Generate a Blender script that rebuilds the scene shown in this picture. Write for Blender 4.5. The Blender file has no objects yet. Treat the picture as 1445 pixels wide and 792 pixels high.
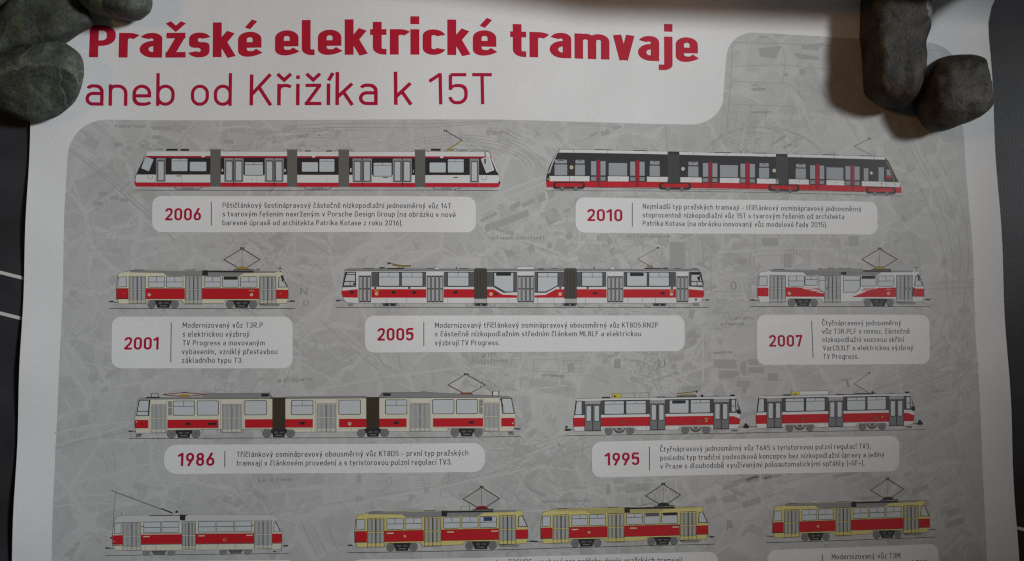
import bpy, math, random
from mathutils import Vector, Matrix, noise
from mathutils.geometry import tessellate_polygon

SC = bpy.context.scene
COL = SC.collection
# ------------------------------------------------------------ camera
cam_d = bpy.data.cameras.new("camera")
cam_d.sensor_width = 36.0
cam_d.lens = 36.0 * 1300.0 / 1445.0
cam_d.clip_start = 0.02
cam_d.clip_end = 20.0
cam_d.dof.use_dof = True
cam_d.dof.focus_distance = 0.632
cam_d.dof.aperture_fstop = 4.5
cam = bpy.data.objects.new("camera", cam_d)
COL.objects.link(cam)
rt = Vector((0.99696569, -0.00584335, 0.07762263))
up = Vector((-0.00115354, 0.99596, 0.08979056))
fw = Vector((0.07783371, 0.08960765, -0.99293121))
cam.matrix_world = Matrix(((rt.x, up.x, -fw.x, -0.06594), (rt.y, up.y, -fw.y, -0.008435), (rt.z, up.z, -fw.z, 0.640281), (0, 0, 0, 1)))
SC.camera = cam
# ------------------------------------------------------------ light of the room
world = bpy.data.worlds.new("World")
SC.world = world
world.use_nodes = True
bg = world.node_tree.nodes["Background"]
bg.inputs[0].default_value = (0.9, 0.95, 1.0, 1)
bg.inputs[1].default_value = 0.028
SC.view_settings.view_transform = 'Standard'
SC.view_settings.look = 'None'
SC.view_settings.exposure = 0.0
SC.view_settings.gamma = 1.0
SC.cycles.filter_width = 1.25


def lamp(name, loc, aim, power, color, radius, size_deg, blend):
    d = bpy.data.lights.new(name, 'SPOT')
    d.energy = power
    d.color = color
    d.shadow_soft_size = radius
    d.spot_size = math.radians(size_deg)
    d.spot_blend = blend
    o = bpy.data.objects.new(name, d)
    COL.objects.link(o)
    o.location = loc
    o.rotation_euler = (Vector(aim) - Vector(loc)).to_track_quat('-Z', 'Y').to_euler()
    return o


lamp("cool_lamp", (1.45, 0.45, 1.25), (-0.29, 0.08, 0.0), 158.0, (0.92, 0.965, 1.0), 0.19, 29.5, 1.0)
lamp("warm_lamp", (-1.35, 0.30, 1.35), (0.24, 0.18, 0.0), 16.5, (1.0, 0.50, 0.17), 0.14, 32.0, 1.0)

# ------------------------------------------------------------ materials
MATS = {}


def nodes_of(m):
    m.use_nodes = True
    nt = m.node_tree
    return nt, nt.nodes["Principled BSDF"], nt.nodes, nt.links


def ink_mat(name, rgb, rough=0.5):
    """printed colour on matt coated paper: a faint procedural mottling of the ink"""
    m = bpy.data.materials.new(name)
    nt, b, N, L = nodes_of(m)
    tc = N.new("ShaderNodeTexCoord")
    n1 = N.new("ShaderNodeTexNoise")
    n1.inputs["Scale"].default_value = 900.0
    n1.inputs["Detail"].default_value = 3.0
    n2 = N.new("ShaderNodeTexNoise")
    n2.inputs["Scale"].default_value = 14.0
    n2.inputs["Detail"].default_value = 4.0
    ad = N.new("ShaderNodeMath"); ad.operation = 'ADD'
    mr = N.new("ShaderNodeMapRange")
    mr.inputs[1].default_value = 0.7; mr.inputs[2].default_value = 1.3
    mr.inputs[3].default_value = 0.93; mr.inputs[4].default_value = 1.07
    mx = N.new("ShaderNodeVectorMath"); mx.operation = 'SCALE'
    mx.inputs[0].default_value = rgb
    L.new(tc.outputs["Object"], n1.inputs["Vector"])
    L.new(tc.outputs["Object"], n2.inputs["Vector"])
    L.new(n1.outputs[0], ad.inputs[0]); L.new(n2.outputs[0], ad.inputs[1])
    L.new(ad.outputs[0], mr.inputs[0]); L.new(mr.outputs[0], mx.inputs["Scale"])
    L.new(mx.outputs[0], b.inputs["Base Color"])
    b.inputs["Roughness"].default_value = rough
    b.inputs["Specular IOR Level"].default_value = 0.25
    return m


INK = {
    'paper': (0.74, 0.74, 0.735), 'panel': (0.470, 0.470, 0.462), 'mapl': (0.52, 0.519, 0.51), 'mapd': (0.375, 0.374, 0.368), 'mapm': (0.422, 0.42, 0.412), 'mapn': (0.412, 0.41, 0.403), 'mapt': (0.32, 0.318, 0.315),
    'box': (0.74, 0.74, 0.735), 'panel2': (0.45, 0.448, 0.44), 'title': (0.47, 0.012, 0.036), 'sub': (0.42, 0.008, 0.045), 'year': (0.42, 0.006, 0.040), 'text': (0.045, 0.043, 0.046),
    'ink': (0.030, 0.028, 0.030), 'ink15': (0.040, 0.038, 0.040), 'dgrey': (0.12, 0.118, 0.115), 'thin': (0.22, 0.218, 0.21), 'grey': (0.27, 0.27, 0.262),
    'white': (0.68, 0.68, 0.67), 'cream': (0.68, 0.645, 0.47), 'cream2': (0.66, 0.635, 0.52), 'yellow': (0.66, 0.585, 0.22), 'yroof': (0.46, 0.41, 0.17),
    'red': (0.52, 0.016, 0.024), 'red2': (0.52, 0.016, 0.035), 'red3': (0.6, 0.06, 0.03), 'dredb': (0.36, 0.014, 0.035), 'dred': (0.24, 0.012, 0.025), 'dred2': (0.24, 0.045, 0.03),
    'roofgrey': (0.25, 0.25, 0.25), 'roofl': (0.56, 0.56, 0.55), 'pane': (0.54, 0.57, 0.585), 'pane2': (0.40, 0.415, 0.42), 'pane3': (0.52, 0.56, 0.58), 'pane4': (0.33, 0.35, 0.37), 'pane5': (0.27, 0.285, 0.30),
    'dooL': (0.50, 0.49, 0.42), 'dooW': (0.46, 0.46, 0.455), 'dooC': (0.56, 0.55, 0.48), 'doorgrey': (0.36, 0.36, 0.36), 'doorg2': (0.20, 0.20, 0.205), 'doorg3': (0.30, 0.30, 0.295), 'door_ink': (0.07, 0.068, 0.05),
    'band': (0.11, 0.112, 0.115), 'band2': (0.085, 0.086, 0.09), 'bellow': (0.055, 0.042, 0.026), 'bellow2': (0.075, 0.066, 0.054), 'bell14': (0.14, 0.138, 0.125), 'bell15': (0.062, 0.062, 0.064),
    'brown': (0.07, 0.04, 0.03), 'rust': (0.25, 0.075, 0.04), 'olive': (0.32, 0.25, 0.05), 'tan': (0.26, 0.22, 0.14), 'ochre': (0.50, 0.34, 0.09), 'ochre2': (0.42, 0.26, 0.04), 'sign': (0.55, 0.50, 0.06), 'blue': (0.03, 0.065, 0.14), 'wheel': (0.20, 0.20, 0.197),
}


def M(key):
    if key not in MATS:
        MATS[key] = ink_mat("print_" + key, INK[key])
    return MATS[key]


# ------------------------------------------------------------ the bent sheet of the poster
WS = 690.0
Q = [[6.7622, -1.1923, 9.0341], [-1.576, 0.3406, 0.022], [-0.8262, -0.1326, -0.3068], [-2.4048, 0.1584, 0.2499]]
SHADE_CURL_R = 28.0                          # unseen rolled-up top end (mm), added to shade the top strip
CELL = 12.0
LAYER = 0.000012
CAPL = 0.000110                       # the caption boxes lie over the map lines


def q_at(v):
    t = (max(v, -110.0) - 200.0) / 200.0
    return [a + b * t + c * t * t for a, b, c in Q]


def bent(u, v):
    """sheet millimetres -> place in the room (m)"""
    q = q_at(v)
    n = 60
    x = 0.0
    for i in range(n):
        uu = u * (i + 0.5) / n
        s = sum(q[k] * math.cos(math.pi * (k + 1) * uu / WS) * math.pi * (k + 1) / WS for k in range(4))
        x += u / n * math.sqrt(1 - s * s)
    z = sum(q[k] * math.sin(math.pi * (k + 1) * u / WS) for k in range(4))
    z += 0.9 * math.sin(v / 15.5 + 0.9) * math.exp(-max(u, 0) / 55.0) + 1.1 * math.sin(v / 19.0 + 2.0) * math.exp(-max(WS - u, 0) / 60.0)
    y = v
    v0 = -68.0 + 28.0 * max(0.0, min(1.0, u / 450.0))
    if v < v0:
        a = (v0 - v) / SHADE_CURL_R
        y = v0 - SHADE_CURL_R * math.sin(a)
        z += SHADE_CURL_R * (1 - math.cos(a))
    return Vector(((x - 345.0) / 1000.0, -(y - 195.0) / 1000.0, z / 1000.0))


NODE = {}


def node(i, j):
    k = (i, j)
    if k not in NODE:
        u, v = i * CELL, j * CELL
        p = bent(u, v)
        du = bent(u + 1, v) - bent(u - 1, v)
        dv = bent(u, v + 1) - bent(u, v - 1)
        NODE[k] = (p, dv.cross(du).normalized())
    return NODE[k]


def on_sheet(u, v, lift, cell):
    """point and normal on the (triangulated) sheet; cell = (i, j, lower?)"""
    i, j, low = cell
    a, b = u / CELL - i, v / CELL - j
    if not low:
        P, X, Y = node(i, j), node(i + 1, j), node(i, j + 1)
        w = (1 - a - b, a, b)
    else:
        P, X, Y = node(i + 1, j + 1), node(i, j + 1), node(i + 1, j)
        w = (a + b - 1, 1 - a, 1 - b)
    p = P[0] * w[0] + X[0] * w[1] + Y[0] * w[2]
    n = (P[1] * w[0] + X[1] * w[1] + Y[1] * w[2]).normalized()
    return p + n * lift, n


def clip(poly, f):
    out = []
    n = len(poly)
    for i in range(n):
        p, q = poly[i], poly[(i + 1) % n]
        a, b = f(p), f(q)
        if a >= 0:
            out.append(p)
        if (a > 0 and b < 0) or (a < 0 and b > 0):
            t = a / (a - b)
            out.append((p[0] + (q[0] - p[0]) * t, p[1] + (q[1] - p[1]) * t))
    return out


def area2(p):
    return sum(p[i - 1][0] * p[i][1] - p[i][0] * p[i - 1][1] for i in range(len(p)))


class Print:
    """flat printed shapes gathered in sheet millimetres, laid on the bent sheet as ONE mesh"""

    def __init__(s):
        s.v = []; s.n = []; s.f = []; s.m = []; s.mats = []

    def mi(s, key):
        if key not in s.mats:
            s.mats.append(key)
        return s.mats.index(key)

    def convex(s, poly, lift, key):
        A = area2(poly)
        if abs(A) < 1e-7:
            return
        if A > 0:                       # v runs down the sheet: make it face up
            poly = poly[::-1]
        m = s.mi(key)
        us = [p[0] for p in poly]; vs = [p[1] for p in poly]
        i0, i1 = math.floor(min(us) / CELL), math.floor(max(us) / CELL)
        j0, j1 = math.floor(min(vs) / CELL), math.floor(max(vs) / CELL)
        for i in range(i0, i1 + 1):
            pi = poly
            if i0 != i1:
                pi = clip(clip(poly, lambda p: p[0] - i * CELL), lambda p: (i + 1) * CELL - p[0])
                if len(pi) < 3: continue
            for j in range(j0, j1 + 1):
                pj = pi
                if j0 != j1:
                    pj = clip(clip(pi, lambda p: p[1] - j * CELL), lambda p: (j + 1) * CELL - p[1])
                    if len(pj) < 3: continue
                d = lambda p: (i + j + 1) * CELL - p[0] - p[1]
                ds = [d(p) for p in pj]
                if min(ds) >= 0: parts = [(pj, False)]
                elif max(ds) <= 0: parts = [(pj, True)]
                else: parts = [(clip(pj, d), False), (clip(pj, lambda p: -d(p)), True)]
                for q, low in parts:
                    if len(q) < 3 or abs(area2(q)) < 1e-8: continue
                    b = len(s.v)
                    for (u, v) in q:
                        P, N = on_sheet(u, v, lift, (i, j, low))
                        s.v.append(P); s.n.append(N)
                    s.f.append(tuple(range(b, b + len(q)))); s.m.append(m)

    def poly(s, pts, lift, key):
        if len(pts) < 3: return
        if len(pts) <= 4 or is_convex(pts):
            if is_convex(pts):
                s.convex(pts, lift, key); return
        for t in tessellate_polygon([[Vector((p[0], p[1], 0)) for p in pts]]):
            s.convex([pts[k] for k in t], lift, key)

    def line(s, pts, w, lift, key, closed=False):
        for q in stroke(pts, w, closed):
            s.convex(q, lift, key)

    def disc(s, c, r, lift, key, n=18):
        s.convex([(c[0] + r * math.cos(2 * math.pi * k / n), c[1] + r * math.sin(2 * math.pi * k / n)) for k in range(n)], lift, key)

    def build(s, name, parent=None, label=None):
        me = bpy.data.meshes.new(name)
        me.from_pydata([tuple(p) for p in s.v], [], s.f)
        for k in s.mats:
            me.materials.append(M(k))
        me.polygons.foreach_set("material_index", s.m)
        me.polygons.foreach_set("use_smooth", [True] * len(s.f))
        me.normals_split_custom_set_from_vertices([tuple(n) for n in s.n])
        me.update()
        o = bpy.data.objects.new(name, me)
        COL.objects.link(o)
        if parent: o.parent = parent
        if label: o["label"] = label
        return o


def is_convex(p):
    sg = 0
    n = len(p)
    for i in range(n):
        a, b, c = p[i], p[(i + 1) % n], p[(i + 2) % n]
        x = (b[0] - a[0]) * (c[1] - b[1]) - (b[1] - a[1]) * (c[0] - b[0])
        if abs(x) < 1e-9: continue
        if sg == 0: sg = 1 if x > 0 else -1
        elif sg * x < 0: return False
    return True


def stroke(pts, w, closed=False):
    """quads of a mitred line of width w"""
    P = [pts[0]]
    for p in pts[1:]:
        if math.hypot(p[0] - P[-1][0], p[1] - P[-1][1]) > 1e-6: P.append(p)
    if closed and math.hypot(P[0][0] - P[-1][0], P[0][1] - P[-1][1]) < 1e-6: P.pop()
    n = len(P)
    if n < 2: return []
    h = w / 2.0
    Ls = []; Rs = []
    for i in range(n):
        def dirn(a, b):
            d = math.hypot(b[0] - a[0], b[1] - a[1]); return ((b[0] - a[0]) / d, (b[1] - a[1]) / d)
        a = P[i - 1] if (i > 0 or closed) else None
        b = P[(i + 1) % n] if (i < n - 1 or closed) else None
        d1 = dirn(a, P[i]) if a else None
        d2 = dirn(P[i], b) if b else None
        d1 = d1 or d2; d2 = d2 or d1
        nx, ny = -(d1[1] + d2[1]), d1[0] + d2[0]
        l = math.hypot(nx, ny)
        if l < 1e-6: nx, ny, l = -d1[1], d1[0], 1.0
        nx /= l; ny /= l
        c = max(0.35, nx * -d1[1] + ny * d1[0])
        Ls.append((P[i][0] + nx * h / c, P[i][1] + ny * h / c)); Rs.append((P[i][0] - nx * h / c, P[i][1] - ny * h / c))
    return [[Ls[i], Ls[(i + 1) % n], Rs[(i + 1) % n], Rs[i]] for i in range(n if closed else n - 1)]


# ------------------------------------------------------------ lettering: a plain engineer's sans drawn with strokes
def fillet(pts, closed=False):
    """pts (x, y[, r]) -> polyline with rounded corners"""
    n = len(pts); out = []
    for i in range(n):
        p = pts[i]
        r = p[2] if len(p) > 2 else 0
        if r <= 0 or (not closed and i in (0, n - 1)):
            out.append((p[0], p[1])); continue
        a, b = pts[i - 1], pts[(i + 1) % n]
        la = math.hypot(a[0] - p[0], a[1] - p[1]); lb = math.hypot(b[0] - p[0], b[1] - p[1])
        ra = len(a) > 2 and a[2] > 0; rb = len(b) > 2 and b[2] > 0
        r = min(r, la * (0.5 if ra else 1.0), lb * (0.5 if rb else 1.0))
        ua = ((a[0] - p[0]) / la, (a[1] - p[1]) / la); ub = ((b[0] - p[0]) / lb, (b[1] - p[1]) / lb)
        A = (p[0] + ua[0] * r, p[1] + ua[1] * r); B = (p[0] + ub[0] * r, p[1] + ub[1] * r)
        k = 6
        for t in range(k + 1):
            t = t / k
            # near-circular quarter: cubic with handles 0.55
            c1 = (A[0] - ua[0] * r * .55, A[1] - ua[1] * r * .55); c2 = (B[0] - ub[0] * r * .55, B[1] - ub[1] * r * .55)
            m = 1 - t
            out.append(tuple(m ** 3 * A[d] + 3 * m * m * t * c1[d] + 3 * m * t * t * c2[d] + t ** 3 * B[d] for d in (0, 1)))
    return out


def ribbon(pts, w, closed):
    """quads of a stroke of width w with rounded bends: both edges are offset and rounded separately, so bold bends stay clean"""
    n = len(pts); h = w / 2.0; sides = []
    for sg in (1, -1):
        off = []
        for i in range(n):
            p = pts[i]
            a = pts[i - 1] if (i > 0 or closed) else None
            b = pts[(i + 1) % n] if (i < n - 1 or closed) else None
            def nrm(q, t):
                d = math.hypot(t[0] - q[0], t[1] - q[1]); return (-(t[1] - q[1]) / d, (t[0] - q[0]) / d)
            n1 = nrm(a, p) if a else None
            n2 = nrm(p, b) if b else None
            n1 = n1 or n2; n2 = n2 or n1
            mx, my = n1[0] + n2[0], n1[1] + n2[1]
            l = math.hypot(mx, my)
            mx /= l; my /= l
            c = max(.3, mx * n1[0] + my * n1[1])
            r = p[2] if len(p) > 2 else 0
            if r > 0:
                turn = n1[0] * n2[1] - n1[1] * n2[0]      # > 0: bends to the side of sg = 1
                r = max(r - h, 0) if turn * sg > 0 else r + h
            off.append((p[0] + sg * mx * h / c, p[1] + sg * my * h / c, r))
        line = []
        for i in range(n):
            p, r = off[i], off[i][2]
            has = len(pts[i]) > 2 and pts[i][2] > 0 and (closed or 0 < i < n - 1)
            if not has:
                line.append((p[0], p[1])); continue
            if r <= 1e-6:
                line += [(p[0], p[1])] * 7; continue
            f = fillet([off[i - 1], p, off[(i + 1) % n]])
            line += f[1:8]
        sides.append(line)
    A, Bs = sides
    m = len(A)
    return [[A[i], A[(i + 1) % m], Bs[(i + 1) % m], Bs[i]] for i in range(m if closed else m - 1)]


BASE = {'á': 'a', 'í': 'i', 'é': 'e', 'ý': 'y', 'ú': 'u', 'ó': 'o', 'č': 'c', 'ř': 'r', 'š': 's', 'ž': 'z', 'ě': 'e', 'ň': 'n', 'ů': 'u', 'Č': 'C'}
MARK = {'á': '´', 'í': '´', 'é': '´', 'ý': '´', 'ú': '´', 'ó': '´', 'č': 'ˇ', 'ř': 'ˇ', 'š': 'ˇ', 'ž': 'ˇ', 'ě': 'ˇ', 'ň': 'ˇ', 'ů': '°', 'Č': 'ˇ'}
rng_l = random.Random(5)


def glyph(ch, s, X, hy):
    """(advance width, [polyline, closed]) in cap heights; s upright stroke, hy half the level stroke, X x-height"""
    h = s / 2
    st = []
    def a(*p, c=False): st.append((list(p), c))
    def ln(*p): st.append((list(p), False))
    def lm(*p): st.append((list(p), False, sm))
    g = BASE.get(ch, ch)
    B = hy; T = X - hy; CT = 1 - hy; A = 1.06; D = -0.27
    Wn = 0.54 + s * 0.35; l = h; r = Wn - h; R = 0.42
    w = Wn
    if g == 'o': a((l, B, R), (r, B, R), (r, T, R), (l, T, R), c=True)
    elif g == 'n': ln((l, 0), (l, X)); a((l, T - .16), (l, T, .2), (r, T, .30), (r, 0))
    elif g == 'h': ln((l, 0), (l, A)); a((l, T - .16), (l, T, .2), (r, T, .30), (r, 0))
    elif g == 'm':
        k = .43 + s * .2; m = l + k - h; r = l + 2 * (k - h); w = r + h
        ln((l, 0), (l, X)); a((l, T - .14), (l, T, .18), (m, T, .2), (m, 0)); a((m, T - .14), (m, T, .18), (r, T, .2), (r, 0))
    elif g == 'u': ln((r, 0), (r, X)); a((r, B + .16), (r, B, .2), (l, B, .30), (l, X))
    elif g == 'r': w = .36 + s * .4; ln((l, 0), (l, X)); a((l, T - .2), (l, T, .22), (w - .07, T, .12), (w, T - .05))
    elif g == 'a':
        w = .52 + s * .3; r = w - h
        a((l + .02, T - .08), (l + .06, T, .14), (r, T, .27), (r, 0)); y = X * .57
        a((r, y), (l, y, .24), (l, B, .24), (r, B))
    elif g == 'e': ln((l, X * .47), (r + h, X * .47)); a((r, X * .47 - hy), (r, T, R), (l, T, R), (l, B, R), (r - .06, B, .12), (r + h * .5, B + hy * 1.1))
    elif g == 'c': w = .49 + s * .3; r = w - h; a((r + h * .3, T - .10), (r, T, .17), (l, T, R), (l, B, R), (r, B, .17), (r + h * .3, B + .10))
    elif g == 's':
        w = .46 + s * .35; r = w - h; m = X * .5
        a((r + h * .2, T - .085), (r - .01, T, .16), (l, T, .26), (l, m, .26), (r, m, .26), (r, B, .26), (l + .01, B, .16), (l - h * .2, B + .085))
    elif g == 'z': w = .46 + s * .3; ln((0.02, T), (w - .01, T)); ln((w - h, T), (h, B)); ln((0, B), (w, B))
    elif g == 'v': w = .54 + s * .3; ln((h * 1.05, X), (w / 2, 0.0)); ln((w / 2, 0.0), (w - h * 1.05, X))
    elif g == 'y': w = .54 + s * .3; ln((h * 1.05, X), (w / 2, 0.0)); ln((w - h * 1.05, X), (w * .30, D))
    elif g == 'x': w = .5 + s * .3; ln((h, X), (w - h, 0)); ln((w - h, X), (h, 0))
    elif g == 'k': w = .50 + s * .35; ln((l, 0), (l, A)); ln((l, X * .36), (w - h * .9, X)); ln((w * .46, X * .58), (w - h * .7, 0))
    elif g == 't': w = .36 + s * .3; x = h + .07; a((x, X + .22), (x, B, .17), (w, B)); ln((0, T), (w, T))
    elif g == 'f': w = .36 + s * .2; x = h + .07; a((x, 0), (x, A - hy, .17), (w, A - hy)); ln((0, T), (w, T))
    elif g == 'i': w = s; ln((l, 0), (l, X)); ('´' not in MARK.get(ch, '')) and ln((l, X + .15), (l, X + .15 + max(s, .12)))
    elif g == 'j': w = s + .05; x = w - h; a((x, X), (x, D + hy, .13), (-.1, D + hy)); ln((x, X + .15), (x, X + .15 + max(s, .12)))
    elif g == 'l': w = .20 + s * .6; a((l, A), (l, B, .15), (w, B))
    elif g in 'dbpqg':
        a((l, B, R), (r, B, R), (r, T, R), (l, T, R), c=True)
        if g == 'd': ln((r, 0), (r, A))
        if g == 'b': ln((l, 0), (l, A))
        if g == 'p': ln((l, D), (l, X))
        if g == 'q': ln((r, D), (r, X))
        if g == 'g': a((r, X), (r, D + hy, .24), (l + .04, D + hy))
    elif g in '0O': w = .58 + s * .4; r = w - h; a((l, B, .32), (r, B, .32), (r, CT, .32), (l, CT, .32), c=True)
    elif g == '1': w = .40 + s * .3; x = w - h - .04; ln((x, 0), (x, 1)); ln((.0, .74), (x, CT + .02))
    elif g == '2':
        w = .56 + s * .35; r = w - h
        a((l, .72), (l, CT, .28), (r, CT, .28), (r, .56, .16), (l + .03, B + hy * .6)); ln((0.01, B), (w, B))
    elif g == '3':
        w = .56 + s * .35; r = w - h
        a((l, .76), (l, CT, .25), (r, CT, .25), (r, .54, .2), (l + .16, .54)); a((l + .16, .54), (r, .54, .24), (r, B, .26), (l, B, .26), (l, .26))
    elif g == '4': w = .60 + s * .3; y = .25; ln((.36, 1), (h, y)); ln((0.02, y), (w, y)); ln((w - .17, 0), (w - .17, .55))
    elif g == '5':
        w = .56 + s * .35; r = w - h
        ln((l + .02, CT), (w - .03, CT)); ln((l + .02, CT), (l + .01, .46)); a((l, .50), (l + .1, .60, .08), (r, .60, .28), (r, B, .28), (l, B, .26), (l, .24))
    elif g == '6': w = .56 + s * .35; r = w - h; a((l, B, .28), (r, B, .28), (r, .58, .28), (l, .58, .28), c=True); ln((w * .70, 1), (l + .015, .38))
    elif g == '9': w = .56 + s * .35; r = w - h; a((l, CT, .28), (r, CT, .28), (r, .42, .28), (l, .42, .28), c=True); ln((w * .30, 0), (r - .015, .62))
    elif g == '7': w = .54 + s * .3; ln((0, CT), (w, CT)); ln((w - h, CT), (w * .36, 0)); ln((h, CT), (h, CT - .16))
    elif g == '8':
        w = .56 + s * .35; r = w - h
        a((l, B, .25), (r, B, .25), (r, .53, .25), (l, .53, .25), c=True); a((l + .03, .53, .23), (r - .03, .53, .23), (r - .03, CT, .23), (l + .03, CT, .23), c=True)
    elif g == 'P': w = .58 + s * .4; r = w - h; ln((l, 0), (l, 1)); a((l, CT), (r, CT, .26), (r, .44, .26), (l, .44))
    elif g == 'R': w = .60 + s * .4; r = w - h; ln((l, 0), (l, 1)); a((l, CT), (r, CT, .26), (r, .46, .26), (l, .46)); ln((w * .48, .46), (w - h * .6, 0))
    elif g == 'B': w = .60 + s * .4; r = w - h; ln((l, 0), (l, 1)); a((l, CT), (r - .03, CT, .24), (r - .03, .53, .22), (l, .53)); a((l, .53), (r, .53, .25), (r, B, .25), (l, B))
    elif g == 'D': w = .62 + s * .4; r = w - h; ln((l, 0), (l, 1)); a((l, CT), (r, CT, .3), (r, B, .3), (l, B))
    elif g == 'K': w = .62 + s * .4; ln((l, 0), (l, 1)); ln((l, .34), (w - h, 1)); ln((w * .42, .58), (w - h * .7, 0))
    elif g == 'T': w = .58 + s * .3; ln((0, CT), (w, CT)); ln((w / 2, 0), (w / 2, 1))
    elif g == 'V': w = .62 + s * .4; ln((h, 1), (w / 2, 0)); ln((w / 2, 0), (w - h, 1))
    elif g == 'A': w = .64 + s * .4; ln((h, 0), (w / 2, 1)); ln((w / 2, 1), (w - h, 0)); ln((w * .2, .3), (w * .8, .3))
    elif g == 'N': w = .62 + s * .5; r = w - h; ln((l, 0), (l, 1)); ln((r, 0), (r, 1)); ln((l, 1), (r, 0))
    elif g == 'M': w = .72 + s * .6; r = w - h; ln((l, 0), (l, 1)); ln((r, 0), (r, 1)); ln((l, 1), (w / 2, .28)); ln((w / 2, .28), (r, 1))
    elif g == 'L': w = .52 + s * .3; ln((l, 0), (l, 1)); ln((l, B), (w, B))
    elif g == 'F': w = .52 + s * .3; ln((l, 0), (l, 1)); ln((l, CT), (w, CT)); ln((l, .52), (w - .06, .52))
    elif g == 'E': w = .52 + s * .3; ln((l, 0), (l, 1)); ln((l, CT), (w, CT)); ln((l, .52), (w - .06, .52)); ln((l, B), (w, B))
    elif g == 'I': w = s; ln((l, 0), (l, 1))
    elif g == 'U': w = .6 + s * .4; r = w - h; a((l, 1), (l, B, .3), (r, B, .3), (r, 1))
    elif g == 'S': w = .56 + s * .4; r = w - h; a((r, .80), (r, CT, .25), (l, CT, .25), (l, .53, .24), (r, .53, .24), (r, B, .25), (l, B, .25), (l, .2))
    elif g in 'CG':
        w = .58 + s * .4; r = w - h
        a((r + h * .2, .76), (r, CT, .28), (l, CT, .32), (l, B, .32), (r, B, .28), (r, .26 if g == 'C' else .48))
        if g == 'G': ln((r + h, .46), (w * .5, .46))
    elif g == '.': w = s * 1.25; ln((w / 2, 0), (w / 2, s * 1.25))
    elif g == ',': w = s * 1.3; ln((w * .6, s * 1.2), (w * .2, -s * 1.1))
    elif g == '–': w = .46; ln((0, .38), (w, .38))
    elif g == '+': w = .44; ln((0, .36), (w, .36)); ln((w / 2, .14), (w / 2, .58))
    elif g == '(': w = .24; a((w, 1.08), (l, 1.08 - hy, .2), (l, -.18 + hy, .2), (w, -.18))
    elif g == ')': w = .24; a((0, 1.08), (w - h, 1.08 - hy, .2), (w - h, -.18 + hy, .2), (0, -.18))
    elif g == '~':                       # a letter of the map too small to read
        w = .5; k = rng_l.random()
        ln((l, 0), (l, .7 + .3 * (k > .7)))
        if k < .6: ln((w - h, 0), (w - h, .7))
        ln((l, .66 if k > .3 else .06), (w - h, .66 if k > .3 else .06))
    mk = MARK.get(ch)
    top = 1.0 if ch == 'Č' else X
    c = w / 2
    sm = min(s, .165)
    if mk == '´': lm((c - .04 + (.06 if g == 'i' else 0) - .02, top + .10), (c + .13, top + .34))
    if mk == 'ˇ': lm((c - .20, top + .32), (c, top + .12), (c + .20, top + .32))
    if mk == '°':
        st.append(([(c - .12, top + .12, .12), (c + .12, top + .12, .12), (c + .12, top + .36, .12), (c - .12, top + .36, .12)], True))
    return w, st


def lettering(pr, text, p0, p1, cap, s, X, lift, key, gap, space=0.34, thin=None):
    thin = thin or s
    ky = s / thin
    """set text so that it runs from p0 to p1 along its baseline"""
    x = 0.0; items = []; prev = ''
    for ch in text:
        if ch == ' ':
            x += space + (.14 if prev == ',' else 0); prev = ch; continue
        w, st = glyph(ch, s, X, thin / 2)
        items.append((x, st)); x += w + gap; prev = ch
    total = x - gap
    L = math.hypot(p1[0] - p0[0], p1[1] - p0[1])
    dx = ((p1[0] - p0[0]) / L, (p1[1] - p0[1]) / L)
    up = (dx[1], -dx[0])
    kx = L / total
    k = 0
    for gx, st in items:
        for pts, closed, *sw in st:
            for q in ribbon([(t[0], t[1] * ky) + tuple(t[2:]) for t in pts], sw[0] if sw else s, closed):
                pr.convex([(p0[0] + dx[0] * (gx + px) * kx + up[0] * py / ky * cap, p0[1] + dx[1] * (gx + px) * kx + up[1] * py / ky * cap) for px, py in q],
                          lift + (k % 6) * 0.0000025, key)
            k += 1


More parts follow.
